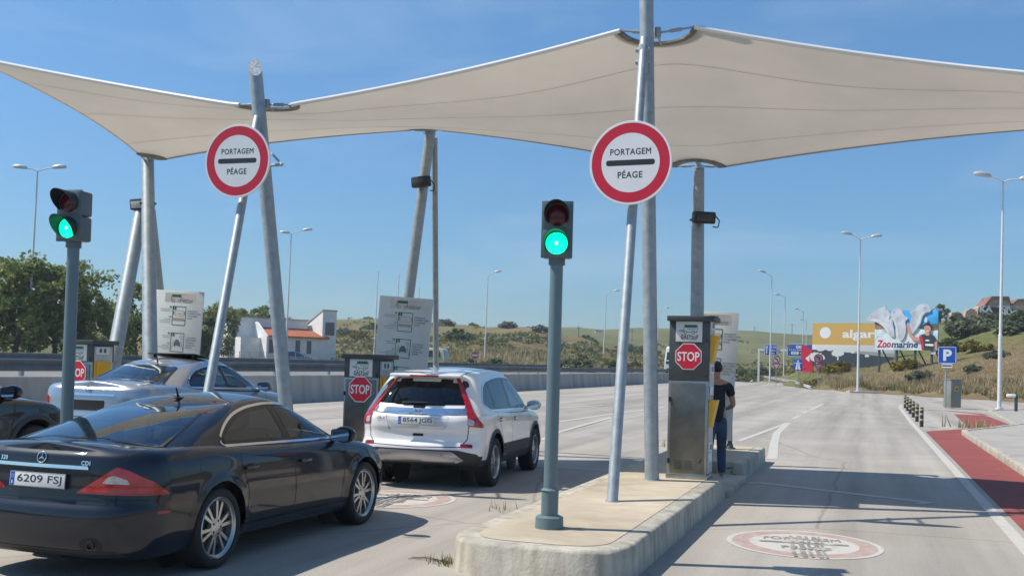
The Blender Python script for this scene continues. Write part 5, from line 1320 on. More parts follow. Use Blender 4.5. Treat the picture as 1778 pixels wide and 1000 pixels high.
    c.badge_text("CDI", .40, .918, .034); c.badge_text("CLS 320", -.42, .925, .034)
    # bumper crease, exhausts, antenna
    mb = MB(); c.line(mb, [(-.86, .655), (-.4, .657), (0, .657), (.4, .657), (.86, .655)], .012, c.fr_rear()); mb.build("bumper_gap", GAP, c.g)
    c.part("bumper_valance", M("valance_black", (.012, .013, .014), .5), rpoly([(-.74, .225), (.74, .225), (.66, .27), (-.66, .27)], .02), c.fr_rear(), .004, .05)
    for sg in (-1, 1):
        c.part('exhaust_recess', GAP, [(sg * .50 + a * 1.5, .315 + b) for a, b in circ(.062, 20)], c.fr_rear(), .002, .04)
        mb = MB(); mb.lathe([(.034, -.1), (.034, .012), (.029, .012), (.027, -.1), (.001, -.1)], (sg * .50, c.hit(sg * .5, .315, c.fr_rear())[0].y + .0, .315), (0, -1, 0), 24); o = mb.build("exhaust_pipe", M("exhaust_steel", (.10, .095, .09), .4, .9), c.g); o.scale = (1.0, 1, 1)
    h, n = c.hit(0, -.66, c.fr_top()); mb = MB(); mb.box(h + Vector((0, 0, .006)), (.05, .11, .014), .006); mb.cyl(h + Vector((0, -.01, .01)), h + Vector((0, -.05, .10)), .012, .006, 10); mb.build("antenna", BLACK, c.g)
    c.part("brake_light", REDD, rpoly([(-.28, -1.93), (.28, -1.93), (.28, -1.91), (-.28, -1.91)], .008), c.fr_top(), -.03, .05, None, False)
    c.body(mat)
    c.interior([(-.37, .05, .54, .56), (.37, .05, .54, .56), (0, -.95, 1.2, .46)], .93, .95, .92)
    for x in (-1, 1):
        for y in (-1.33, 1.427): c.wheel(x * .915, y, .335, .25, 6, 'V', .245)
    c.mirror(.86, .80, .99, mat)
    for sg in (-1, 1): c.part("headlight", CLRL, rpoly([(.42, .50), (.80, .55), (.84, .68), (.6, .62)], .05), c.fr_front(), .006, .04)
    return c

# ---------------------------------------------------------------- white compact SUV
def suv(label, loc, rz, sy, mat, plate="8564 JGG", detailed=True, hs=1.0):
    P = dict(W=.91, floor=.3, y0=-2.26, y1=2.30, rx=.36, ry=(.34, .62), bow=(.11, .22),
        plan=[(-2.3, .97), (-1.3, 1.0), (0, .98), (1.3, .99), (2.3, .94)],
        zbot=[(-2.3, .36), (-1.9, .32), (-1.3, .30), (1.3, .28), (2.0, .28), (2.3, .33)],
        ztop=[(-2.3, 1.02), (-1.9, 1.055), (-1.2, 1.07), (0, 1.03), (.8, 1.01), (1.3, .98), (1.9, .90), (2.3, .76)],
        zdeck=[(-2.3, 1.03), (-1.6, 1.08), (0, 1.08), (.8, 1.09), (1.3, 1.05), (1.9, .97), (2.3, .82)],
        prof=[(0, .93, .10, .10), (.08, .965, .03, .04), (.2, .99, .0, .0), (.32, 1.0, .0, .0), (.40, 1.0, .025, .0), (.47, .998, .065, .02), (.60, .992, .075, .03), (.75, .985, .05, .08), (.86, .975, .05, .14), (.93, .96, .065, .2), (.98, .935, .09, .26), (1, .91, .11, .30)],
        arch=[(-1.31, .345, .415), (1.31, .345, .415)],
        cab=dict(W0=.858, W1=.60, r0=-2.165, f0=1.42, r1=-1.70, f1=.30, rx0=.30, ry0=(.30, .5), rx1=.22, ry1=(.22, .28), bow=(.13, .28), mid=-.6,
                 zb=[(-2.2, 1.03), (-1.2, 1.04), (0, 1.01), (.8, 1.0), (1.5, .98)], zr=[(-1.75, 1.56 * hs), (-1.2, 1.603 * hs), (-.5, 1.625 * hs), (.1, 1.61 * hs), (.35, 1.575 * hs)], exp=1.28, crown=.045))
    c = Car("suv_car", P, label, loc, rz, sy); sd = {sg: c.fr_side(sg) for sg in (-1, 1)}
    for sg in (-1, 1):
        arc = [(-1.72, 1.17), (-1.62, 1.28), (-1.45, 1.40), (-1.2, 1.475), (-.9, 1.51), (-.4, 1.535), (.1, 1.52), (.45, 1.44), (.8, 1.29), (1.1, 1.13)]
        top = smooth_tab(arc, 40); tp = lambda y: interp(y, top); bl = lambda y: 1.075 - (y + .5) * .018 if y > -1.45 else 1.092 + (-1.45 - y) * .30
        def win(ya, yb, n=14):
            ys = [ya + (yb - ya) * i / n for i in range(n + 1)]
            return [(y, bl(y)) for y in (ya, (2 * ya + yb) / 3, (ya + 2 * yb) / 3, yb)] + [(y, max(bl(y) + .004, tp(y) - .012)) for y in ys[::-1]]
        c.window("quarter_window", win(-1.69, -1.18), sd[sg], GL_D, .028); c.window("rear_side_window", win(-1.14, -.30), sd[sg], GL_D, .028); c.window("front_side_window", win(-.22, 1.05), sd[sg], GL_L, .03)
        mb = MB(); c.line(mb, [(y, z + .006) for y, z in top], .024, sd[sg], .006); mb.build("chrome_window_trim", CHROME, c.g); mb = MB(); c.line(mb, [(-1.72, 1.17), (-1.66, bl(-1.66) - .01), (-1.45, bl(-1.45) - .015), (-.6, bl(-.6) - .014), (.3, bl(.3) - .014), (1.1, bl(1.1) - .012)], .022, sd[sg], .006); mb.build("chrome_window_trim", CHROME, c.g)
        mb = MB(); c.line(mb, [(-1.14, 1.06), (-1.08, .9), (-.95, .78), (-.88, .62), (-.86, .46)], .009, sd[sg]); c.line(mb, [(-.26, 1.05), (-.26, .45)], .009, sd[sg]); c.line(mb, [(1.0, 1.02), (.96, .8), (.86, .45)], .009, sd[sg]); mb.build("door_gap", GAP, c.g)
        mb = MB(); c.line(mb, [(-1.16, tp(-1.16)), (-1.16, bl(-1.16))], .045, sd[sg], .005); c.line(mb, [(-.26, tp(-.26)), (-.26, bl(-.26))], .07, sd[sg], .005); mb.build("door_pillar", FRIT, c.g)
        c.handle(-.98, .93, sg, mat, .2); c.handle(-.05, .91, sg, mat, .2)
        m2 = MB(); c.line(m2, [(-.86, .50), (.86, .49)], .16, sd[sg], .012); m2.build("sill_cladding", DARKP, c.g)
        for ya, za, Ra in P["arch"]:
            m2 = MB(); c.line(m2, [(ya + math.cos(a) * (Ra + .028), za + math.sin(a) * (Ra + .028)) for a in [math.pi * (i / 24) for i in range(25)]], .055, sd[sg], .006); m2.build("arch_cladding", DARKP, c.g)
        c.part("fuel_flap" if sg < 0 else "side_flap", mat, rrect(.17, .17, .03, -1.5, .86), sd[sg], .0015, .04)
    # tailgate
    rw = rpoly([(-.70, 1.12), (0, 1.105), (.70, 1.12), (.585, 1.485), (.3, 1.505), (-.3, 1.505), (-.585, 1.485)], .06); c.window("rear_window", rw, c.fr_rear(), GL_D, .04)
    ws = rpoly([(-.72, 1.18), (-.35, 1.34), (0, 1.38), (.35, 1.34), (.72, 1.18), (.54, .42), (0, .36), (-.54, .42)], .06); c.window("windscreen", ws, c.fr_top(), GL_L, .05)
    for sg in (-1, 1):
        fr = c.fr_corner(sg, R(30), (sg * .78, -2.1, 0))
        o = c.part("tail_light", REDL, rpoly([(-.075, .88), (.17, .855), (.18, .89), (.095, .97), (.03, 1.08), (-.015, 1.24), (-.06, 1.42), (-.095, 1.53), (-.14, 1.525), (-.115, 1.36), (-.08, 1.15)], .02), fr, .014, .03)
        c.part("indicator_lamp", CLRL, rpoly([(-.075, .895), (.015, .887), (.015, .955), (-.07, .985)], .012), fr, .017, .03, o)
        m2 = MB(); c.line(m2, [(-.06, 1.06), (.03, 1.04)], .012, fr, .0165); c.line(m2, [(-.09, 1.23), (-.03, 1.22)], .010, fr, .0165); m2.build("lamp_ribs", REDD, o)
        c.part("reflector", REDD, rpoly([(-.10, .595), (.08, .588), (.075, .635), (-.09, .645)], .012), c.fr_corner(sg, R(28), (sg * .74, -2.2, 0)), .006, .03)
    o = c.part("chrome_strip", CHROME, rpoly([(-.66, 1.045), (-.3, 1.02), (.3, 1.02), (.67, 1.045), (.69, 1.118), (0, 1.102), (-.69, 1.118)], .012), c.fr_rear(), .016, .04)
    if detailed:
        mb = MB(); c.line(mb, [(-.70, 1.06), (-.72, .9), (-.70, .70), (-.62, .60), (0, .585), (.62, .60), (.70, .70), (.72, .9), (.70, 1.06)], .011, c.fr_rear()); c.line(mb, [(-.40, .80), (-.46, .99)], .012, c.fr_rear()); mb.build("tailgate_gap", GAP, c.g)
        c.part("plate_recess", M("recess_white", (.60, .60, .59), .35, coat=.6), rpoly([(-.42, .83), (.42, .83), (.46, 1.01), (-.46, 1.01)], .05), c.fr_rear(), .002, .04)
        mb = MB(); h, n = c.hit(0, 1.06, c.fr_rear()); q = h + Vector((0, -.024, 0)); fr_ = rrect(.11, .085, .02); 
        mb.tube([q + RX * a * (1.0 + (b > 0) * .1) + RZ * b for a, b in fr_], .006, 6, closed=True); stroke(mb, [(-.022, -.03), (-.034, .034)], .014, q, RX, RZ); stroke(mb, [(.022, -.03), (.034, .034)], .014, q, RX, RZ); stroke(mb, [(-.028, .0), (.028, .0)], .012, q, RX, RZ); mb.build("emblem", CHROME, c.g)
        c.plate(.935, plate, R(-4), .52, .03)
        c.badge_text("CR-V", -.53, .955, .04, INKG, shear=.2)
        c.part("boot_handle", GAP, rrect(.15, .035, .015, .02, .745), c.fr_rear(), .004, .04)
        mb = MB(); h, n = c.hit(-.1, 1.17, c.fr_rear()); mb.tube([h + Vector((-.16, -.02, -.0)), h + Vector((.0, -.03, .01)), h + Vector((.36, -.03, .012))], [.016, .013, .008], 8); mb.build("rear_wiper", BLACK, c.g)
        mb = MB(); mb.box((0, -1.80, 1.562), (1.04, .26, .04), .018, Matrix.Rotation(R(9), 3, 'X')); o = mb.build("roof_spoiler", mat, c.g); m2 = MB(); m2.box((0, -1.932, 1.543), (.42, .012, .026), .004); m2.build("brake_light", REDL, o)
        h, n = c.hit(0, -1.45, c.fr_top()); mb = MB(); mb.add([h + Vector(p) for p in ((-.035, -.07, -.01), (.035, -.07, -.01), (.012, .13, -.01), (-.012, .13, -.01), (0, -.075, .075), (0, -.02, .07))], [[0, 1, 4], [1, 2, 5, 4], [3, 0, 4, 5], [2, 3, 5]]); mb.build("shark_fin_antenna", mat, c.g)
        c.part("bumper_cladding", DARKP, rpoly([(-.86, .37), (.86, .37), (.84, .50), (.6, .555), (-.6, .555), (-.84, .50)], .03), c.fr_rear(), .004, .04)
        o = c.part("skid_plate", SILVERP, rpoly([(-.68, .415), (-.56, .375), (.56, .375), (.68, .415), (.52, .535), (-.52, .535)], .03), c.fr_rear(), .014, .04)
        m2 = MB()
        for a in (-.38, .38): hh, n = c.hit(a, .485, c.fr_rear()); m2.cyl(hh + Vector((0, -.010, 0)), hh + Vector((0, -.018, 0)), .02, None, 14)
        m2.build("parking_sensors", M("sensor_grey", (.3, .3, .3), .4, .5), o)
        for sg in (-1, 1):
            mb = MB(); c.line(mb, [(sg * .50, y) for y in (-1.6, -1, -.4, .2)], .014, c.fr_top()); mb.build("roof_seam", GAP, c.g)
    for sg in (-1, 1): c.part("headlight", CLRL, rpoly([(sg * .45, .72), (sg * .78, .76), (sg * .82, .90), (sg * .6, .83)], .05), c.fr_front(), .006, .04)
    c.body(mat, lower=DARKP, zl=lambda p: .415 if abs(p.y) < 1.95 else (.47 if p.y < 0 else .42))
    c.interior([(-.37, .0, .54, .66), (.37, .0, .54, .66), (0, -1.0, 1.2, .56)], 1.0, 1.0, 1.02)
    for x in (-1, 1):
        for y in (-1.31, 1.31): c.wheel(x * .905, y, .345, .23, 5, 'V', .228)
    c.mirror(.86, .86, 1.09, mat, .95)
    return c

# ---------------------------------------------------------------- silver saloon
def saloon(label, loc, rz, sy, mat):
    P = dict(W=.93, y0=-2.45, y1=2.42, rx=.38, ry=(.34, .66), bow=(.09, .2),
        plan=[(-2.5, .97), (-1.4, 1.0), (0, .99), (1.4, .99), (2.5, .93)],
        zbot=[(-2.5, .34), (-2.0, .26), (-1.4, .24), (1.4, .22), (2.5, .26)],
        ztop=[(-2.5, 1.07), (-2.2, 1.10), (-1.6, 1.10), (-.9, 1.06), (0, 1.02), (.9, .99), (1.4, .95), (2.0, .86), (2.44, .70)],
        zdeck=[(-2.5, 1.12), (-2.2, 1.16), (-1.7, 1.17), (0, 1.1), (.9, 1.07), (1.4, 1.03), (2.0, .94), (2.44, .78)],
        prof=[(0, .90, .10, .10), (.08, .945, .04, .05), (.2, .975, .012, .02), (.36, .99, .0, .0), (.46, .997, .01, .01), (.52, 1.0, .03, .02), (.66, .995, .05, .06), (.80, .985, .06, .13), (.88, .972, .07, .17), (.94, .95, .08, .21), (.98, .915, .10, .26), (1, .88, .13, .30)],
        arch=[(-1.45, .34, .39), (1.45, .34, .39)],
        cab=dict(W0=.85, W1=.55, r0=-1.85, f0=1.30, r1=-.85, f1=.30, rx0=.36, ry0=(.45, .5), rx1=.22, ry1=(.25, .25), bow=(.22, .28), mid=-.2,
                 zb=[(-2.1, 1.09), (-1.6, 1.075), (-.6, 1.04), (.6, 1.0), (1.4, .99)], zr=[(-.9, 1.40), (-.45, 1.45), (-.1, 1.46), (.15, 1.45), (.35, 1.415)], exp=1.35, crown=.05))
    c = Car("saloon_car", P, label, loc, rz, sy); sd = {sg: c.fr_side(sg) for sg in (-1, 1)}
    for sg in (-1, 1):
        arc = [(-1.18, 1.13), (-1.05, 1.22), (-.85, 1.31), (-.55, 1.37), (-.1, 1.405), (.2, 1.39), (.5, 1.32), (.8, 1.18), (1.0, 1.06)]
        top = smooth_tab(arc, 40); tp = lambda y: interp(y, top); bl = lambda y: 1.06 - y * .025
        def win(ya, yb, n=14):
            ys = [ya + (yb - ya) * i / n for i in range(n + 1)]
            return [(y, bl(y)) for y in (ya, (ya + yb) / 2, yb)] + [(y, max(bl(y) + .004, tp(y) - .012)) for y in ys[::-1]]
        c.window("rear_side_window", win(-1.14, -.16), sd[sg], GL_T, .03); c.window("front_side_window", win(-.06, .93), sd[sg], GL_L, .03)
        mb = MB(); c.line(mb, [(y, z + .004) for y, z in top], .022, sd[sg], .006); mb.build("chrome_window_trim", CHROME, c.g); mb = MB(); c.line(mb, [(-1.18, 1.12), (-1.16, bl(-1.1) - .012), (0, bl(0) - .014), (.98, bl(.95) - .012)], .022, sd[sg], .006); mb.build("chrome_window_trim", CHROME, c.g)
        mb = MB(); c.line(mb, [(-.11, tp(-.11)), (-.11, bl(-.11))], .09, sd[sg], .004); mb.build("door_pillar", FRIT, c.g)
        mb = MB(); c.line(mb, [(-1.05, 1.05), (-1.05, .8), (-.98, .4)], .009, sd[sg]); c.line(mb, [(-.11, 1.03), (-.11, .32)], .009, sd[sg]); c.line(mb, [(.95, 1.0), (.9, .35)], .009, sd[sg]); mb.build("door_gap", GAP, c.g)
        c.handle(-.9, .88, sg, mat); c.handle(.05, .86, sg, mat)
        fr = c.fr_corner(sg, R(38), (sg * .80, -2.2, 0))
        c.part("tail_light", REDL, rpoly([(-.18, .74), (.30, .74), (.34, .84), (.22, .93), (-.12, .94)], .05), fr, .008, .03)
        c.part("headlight", CLRL, rpoly([(sg * .42, .58), (sg * .80, .63), (sg * .84, .76), (sg * .6, .70)], .05), c.fr_front(), .006, .04)
    rs = rpoly([(-.69, -1.73), (-.45, -1.77), (0, -1.79), (.45, -1.77), (.69, -1.73), (.58, -1.25), (.51, -.99), (0, -.94), (-.51, -.99), (-.58, -1.25)], .06); c.window("rear_window", rs, c.fr_top(), GL_T, .04)
    ws = rpoly([(-.70, 1.1), (-.35, 1.23), (0, 1.27), (.35, 1.23), (.70, 1.1), (.53, .38), (0, .34), (-.53, .38)], .06); c.window("windscreen", ws, c.fr_top(), GL_L, .05)
    c.part("chrome_strip", CHROME, rpoly([(-.44, .955), (.44, .955), (.43, .98), (-.43, .98)], .006), c.fr_rear(), .014, .04)
    mb = MB(); c.line(mb, [(-.66, .66), (.66, .66)], .01, c.fr_rear()); mb.build("bumper_gap", GAP, c.g)
    mb = MB(); mb.box((0, -.26, 1.535), (.86, .42, .02), .008, Matrix.Rotation(R(-7), 3, 'X')); mb.build("raised_sunroof", BLACK, c.g)
    mb = MB()
    for x in (-.35, .35): mb.box((x, -.38, 1.52), (.03, .05, .05), .005)
    mb.build("sunroof_stay", BLACK, c.g)
    h, n = c.hit(0, -.8, c.fr_top()); mb = MB(); mb.cyl(h, h + Vector((0, -.03, .09)), .012, .007, 8); mb.build("antenna", BLACK, c.g)
    h, n = c.hit(0, 1.03, c.fr_rear()); mb = MB(); q = h + Vector((0, -.01, 0)); mb.tube([q + RX * .045 * math.cos(i * math.pi / 12) + RZ * .045 * math.sin(i * math.pi / 12) for i in range(24)], .005, 6, closed=True)
    for k in range(3): a = R(90 + 120 * k); mb.cyl(q, q + RX * .045 * math.cos(a) + RZ * .045 * math.sin(a), .007, .003, 6)
    mb.build("star_badge", CHROME, c.g)
    c.part("plate_surround", GAP, rrect(.56, .14, .02, 0, .82), c.fr_rear(), .004, .05)
    c.body(mat); c.interior([(-.37, .05, .54, .62), (.37, .05, .54, .62), (0, -.95, 1.2, .52)], 1.0, .95, 1.0, INTB)
    for x in (-1, 1):
        for y in (-1.45, 1.45): c.wheel(x * .915, y, .335, .25, 7, 'V', .24)
    c.mirror(.87, .80, 1.07, mat)
    return c

coupe("dark navy four-door coupe with red triangular tail lights, nearest car at the lower left", (-5.94, 8.63, 0), R(0), .95, NAVY)
suv("white SUV with tall red tail lights waiting between the two nearer islands", (-5.96, 15.1, 0), R(4.5), .95, WPNT)
saloon("silver saloon with raised black sunroof panel beside the far left island", (-10.25, 14.0, hp(-10.2)), R(1), .95, SILV)
suv("black car whose bonnet and mirror just show at the left edge", (-10.2, 8.6, hp(-10.0)), 0, .95, BLKP, detailed=False)
# ================================================================== BACKGROUND
def tz(x, y): return terr(x, y)
def ground_at(px, dep):
    """point of the terrain seen in the direction px at the depth dep"""
    p = onD(px, 640, dep); z = tz(p.x, p.y)
    if p.x < -19.1 and p.x > -46 and p.y < 122: z = max(z, .83)
    return Vector((p.x, p.y, z))
CR = Vector((math.cos(YAW), math.sin(YAW), 0)); CF = Vector((-math.sin(YAW), math.cos(YAW), 0))
# ---- lamp posts
LAMPW = M("lamp_white_paint", (.66, .66, .66), .4, var=.06, vscale=4)
def lamp_post(px, pytop, dep, arms, label, zbase=None, lean=.0, step=.32):
    b = ground_at(px, dep); b.z = zbase if zbase is not None else max(b.z, 0.0)
    t = onD(px, pytop, dep); H = t.z - b.z; g = empty("lamp_post", b, 0, label, "lamp post", "tall white road lamps")
    k = dep / FPX; top = Vector((lean, 0, H))
    mb = MB(); s1 = top * step; mb.cyl((0, 0, -.05), s1, .105, .10, 14); mb.cyl(s1, s1 + Vector((0, 0, .12)), .10, .075, 14, False); mb.cyl(s1 + Vector((0, 0, .12)), top, .075, .045, 14); mb.cyl((0, 0, -.02), (0, 0, .05), .2, .2, 14)
    mb.build("pole", LAMPW, g)
    for dx, dy in arms:
        e = top + CR * (dx * k) + Vector((0, 0, -dy * k)); d = (e - top); d2 = d.normalized(); el = e - d2 * .55
        mb = MB(); mb.tube([top + Vector((0, 0, -.05)), top + d * .2 + Vector((0, 0, .02)), el], [.045, .04, .032], 8); mb.build("arm", LAMPW, g)
        hd = Vector((d.x, d.y, d.z * .35)).normalized(); sd_ = hd.cross(RZ).normalized(); up = sd_.cross(hd)
        mb = MB(); c = el + hd * .3; bm = bmesh.new(); bmesh.ops.create_uvsphere(bm, u_segments=14, v_segments=8, radius=.5); bm.verts.index_update()
        mb.add([c + hd * v.co.x * .95 + sd_ * v.co.y * .36 + up * (max(v.co.z, -.22)) * .36 for v in bm.verts], [[v.index for v in f.verts] for f in bm.faces]); bm.free()
        mb.build("lamp_head", M("lamp_head_grey", (.55, .56, .56), .35, .2), g)
    return g
lamp_post(46.5, 295, 64, ((-38, -8), (44, -10)), "twin-armed lamp post at the far left, in front of the trees", lean=.25)
lamp_post(495, 405, 97, ((-16, -4), (32, -10)), "twin-armed lamp post half hidden by the leaning mast left of centre", lean=.2)
lamp_post(841, 478, 135, ((20, -10),), "single-armed lamp post standing behind the white SUV", lean=.15)
lamp_post(1047, 510, 166, ((20, -8),), "single-armed lamp post between the traffic light and the front mast strut", lean=.3)
lamp_post(1140, 540, 196, ((16, -8),), "distant single-armed lamp post just right of the tall front mast", lean=.2)
lamp_post(1736, 313, 53.5, ((-44, -15), (52, -8)), "largest twin-armed lamp post on the right-hand pavement", 0.06, lean=.03)
lamp_post(1490, 415, 88, ((-28, -14), (33, -9)), "twin-armed lamp post on the low kerb island before the billboards", 0.14, lean=.0)
lamp_post(1337, 480, 123, ((-20, -12),), "nearest single-armed lamp post behind the short guardrail", lean=.0)
lamp_post(1361, 515, 160, ((-17, -5),), "single-armed lamp post between the two blue direction signs", lean=.0)
lamp_post(1393, 541, 195, ((-14, -6),), "distant single-armed lamp post left of the red panel", lean=.0)
lamp_post(1399, 558, 250, ((-12, -4),), "farthest single-armed lamp post rising above the tan billboard's left corner", lean=.0)
mb = MB(); p = ground_at(1500, 87.5); q = empty("kerb_block", (p.x, p.y, 0), math.atan2(CR.y, CR.x), "pale concrete kerb block around the foot of the lamp before the billboards", "kerb"); mb.box((0, 0, .05), (2.7, .9, .2), .04); mb.build("block", CONC, q)
mb = MB(); mb.box((-1.1, -.1, .18), (.35, .3, .1), .03); mb.build("loose_stone", CONC, q)
# ---- masts without lamps
for px, pt, dep, lab in ((648, 472, 110, "thin white pole left of the centre instruction board"), (684.5, 477, 112, "thin white pole rising behind the centre instruction board"), (720.5, 498, 114, "short white pole beside the leaning mast behind the white SUV")):
    b = ground_at(px, dep); t = onD(px, pt, dep); g = empty("flagpole", b, 0, lab, "pole", "bare white poles"); mb = MB(); mb.cyl((0, 0, -.05), (.25, 0, t.z - b.z), .075, .04, 10); mb.build("pole", LAMPW, g); mb = MB(); mb.lathe([(.05, 0), (.06, .06), (.001, .12)], (.25, 0, t.z - b.z), (0, 0, 1), 10); mb.build("finial", LAMPW, g)
for px, pt, dep, lab in ((881, 572, 290, "thin dark utility pole beside the white hilltop tanks"), (1003, 565, 300, "thin utility pole on the green hill left of the front strut"), (1096, 570, 340, "utility pole on the far hill behind the front mast strut"), (1309, 566, 480, "slim mast on the far right hill"), (1374, 562, 480, "tall slim mast on the far hill above the direction sign")):
    b = ground_at(px, dep); t = onD(px, pt, dep); g = empty("utility_pole", b, 0, lab, "utility pole", "distant poles on the hills"); mb = MB(); mb.cyl((0, 0, -.3), (0, 0, t.z - b.z), .16, .10, 8); mb.build("pole", M("weathered_pole", (.16, .15, .14), .8), g); mb = MB(); mb.box((0, 0, t.z - b.z - .6), (1.6, .12, .12)); mb.build("crossarm", M("crossarm_dark", (.12, .11, .1), .8), g)

# ---- trees
def leaf_mat(name, c, c2, tr=.3):
    m = M(name, c, .6, var=.5, vscale=1.3, hue=c2, trans=tr, spec=.25); return m
LEAF1 = leaf_mat("bright_green_leaves", (.135, .175, .045), (.23, .27, .085)); LEAF2 = leaf_mat("dark_green_leaves", (.075, .105, .04), (.125, .16, .06)); LEAF3 = leaf_mat("olive_leaves", (.10, .115, .05), (.17, .175, .085))
BARK = M("tree_bark", (.13, .10, .075), .9, var=.3, vscale=6, bump=.5, bscale=12)
def leaves(mb, c, rad, n, size, rnd, squash=.8):
    for i in range(n):
        d = Vector((rnd.gauss(0, 1), rnd.gauss(0, 1), rnd.gauss(0, 1))).normalized() * (rnd.random() ** .45); p = c + Vector((d.x * rad, d.y * rad, d.z * rad * squash))
        u = Vector((rnd.gauss(0, 1), rnd.gauss(0, 1), rnd.gauss(0, .8))).normalized(); t = Vector((rnd.gauss(0, 1), rnd.gauss(0, 1), rnd.gauss(0, 1))); v = u.cross(t).normalized(); s = size * rnd.uniform(.6, 1.3)
        mb.add([p - u * s, p + v * s * .55 - u * s * .1, p + u * s, p - v * s * .55 - u * s * .1], [[0, 1, 2, 3]])
def make_tree(seed, H, spread, mat, low=.16, nclump=60, per=70, size=.17):
    rnd = random.Random(seed); tr = MB(); cr = MB(); tips = []
    def limb(p, d, L_, r, lev):
        pts = [p]; rs = [r]; q = p.copy(); dd = d.copy(); n = 4
        for i in range(n):
            dd = (dd + Vector((rnd.gauss(0, .13), rnd.gauss(0, .13), rnd.gauss(0, .06) + .03))).normalized(); q = q + dd * L_ / n; pts.append(q.copy()); rs.append(r * (1 - .6 * (i + 1) / n))
        tr.tube(pts, rs, 7 if lev < 2 else 5)
        if lev < 2:
            for k in range(6 if lev == 0 else 3):
                t = rnd.uniform(.3 if lev == 0 else .4, 1); j = min(n - 1, int(t * n)); a = rnd.uniform(0, 2 * math.pi); o = Vector((math.cos(a), math.sin(a), rnd.uniform(.3, .9))).normalized(); limb(pts[j].lerp(pts[j + 1], t * n - j), o, L_ * rnd.uniform(.45, .62), rs[j] * .55, lev + 1)
        tips.extend(pts[2:])
    limb(Vector((0, 0, -.3)), Vector((0, 0, 1)), H * .72, H * .028, 0)
    for i in range(nclump):
        if rnd.random() < .45 and tips: c = rnd.choice(tips) + Vector((rnd.gauss(0, .35), rnd.gauss(0, .35), rnd.gauss(0, .3)))
        else:
            a = rnd.uniform(0, 2 * math.pi); h = rnd.uniform(low, .95); prof = math.sin(math.pi * min(1, max(0.02, (h - low + .12) / (1.12 - low)))) ** .6; rr = spread * prof * math.sqrt(rnd.uniform(.25, 1)); c = Vector((math.cos(a) * rr, math.sin(a) * rr, h * H))
        leaves(cr, c, rnd.uniform(.35, .85) * spread * .36, per, size, rnd)
    return tr, cr
def tree_proto(name, seed, H, spread, mat, **k):
    tr, cr = make_tree(seed, H, spread, mat, **k); g = empty(name, (0, 0, 0)); tr.build("trunk", BARK, g); cr.build("crown", mat, g, sharp=180); return g
protos = [tree_proto("leafy_tree", 3, 7.0, 3.0, LEAF1, nclump=95, per=80), tree_proto("leafy_tree", 11, 7.0, 2.8, LEAF1, nclump=90, per=80), tree_proto("leafy_tree", 21, 7.0, 2.6, LEAF1, nclump=80, per=80), tree_proto("dark_tree", 5, 6.0, 2.7, LEAF2, low=.05, nclump=90, per=80)]
used = set()
for px, pt, dep, k, rz, wx, lab in (
    (-60, 450, 66, 1, 2, 1.15, "broad leafy tree cut by the left edge of the photo"), (20, 440, 64, 0, 0, 1.1, "tall leafy tree behind the far left lamp post"), (92, 458, 66, 2, 1, 1.0, "leafy tree directly behind the left traffic light's pole"),
    (150, 500, 68, 1, .5, .85, "lower leafy tree just right of the left traffic light"), (196, 522, 72, 0, 3, .8, "small leafy tree behind the left leg of the far left mast"), (240, 488, 76, 2, 2.2, .9, "leafy tree seen between the legs of the far left mast"),
    (300, 512, 84, 1, 4, .75, "leafy tree behind the left instruction board"), (378, 526, 112, 0, 1.2, .9, "pale leafy tree left of the white house"), (352, 550, 88, 3, 0, 1.0, "dark drooping tree at the left corner of the white house"), (330, 556, 84, 3, 2, .8, "dark bushy tree right of the left instruction board"),
    (418, 538, 150, 2, 5, .9, "light green tree rising behind the white house's flat roof"), (455, 530, 155, 1, 2.5, .95, "round green tree top behind the white house, left of the mast"), (490, 548, 160, 0, 3.3, .8, "small green tree top peeping out right of the mast over the house"),
    (1632, 528, 150, 3, 1, .8, "dark round tree on the slope just right of the dolphin billboard")):
    b = ground_at(px, dep); t = onD(px, pt, dep); H0 = 7.0 if k < 3 else 6.0
    if k not in used: o = protos[k]; used.add(k)
    else: o = copy_tree(protos[k])
    s = max(.25, (t.z - b.z) / (H0 * 1.0)); o.location = b; o.rotation_euler = (0, 0, rz); o.scale = (s * wx, s * wx, s); tag(o, lab, "tree", "leafy trees behind the side road" if px < 600 else None)
# ---- bushes
def make_bush(seed, mat, name="bush", n=26, per=60, size=.11):
    rnd = random.Random(seed); mb = MB(); st = MB()
    for i in range(n):
        a = rnd.uniform(0, 6.28); r = math.sqrt(rnd.random()) * .8; h = rnd.uniform(.1, .85) * (1 - r * .5); leaves(mb, Vector((math.cos(a) * r, math.sin(a) * r, h)), rnd.uniform(.2, .36), per, size, rnd)
        if i % 3 == 0: st.tube([(0, 0, -.1), (math.cos(a) * r * .5, math.sin(a) * r * .5, h * .6), (math.cos(a) * r, math.sin(a) * r, h)], [.03, .02, .008], 4)
    g = empty(name, (0, 0, 0)); mb.build("foliage", mat, g, sharp=180); st.build("stem", BARK, g); return g
BL = [LEAF2, LEAF3, leaf_mat("grey_green_leaves", (.095, .11, .06), (.15, .165, .095)), leaf_mat("yellow_flowering_leaves", (.11, .10, .022), (.22, .18, .03))]
bp = [make_bush(31 + i, BL[i]) for i in range(4)]; usedb = set()
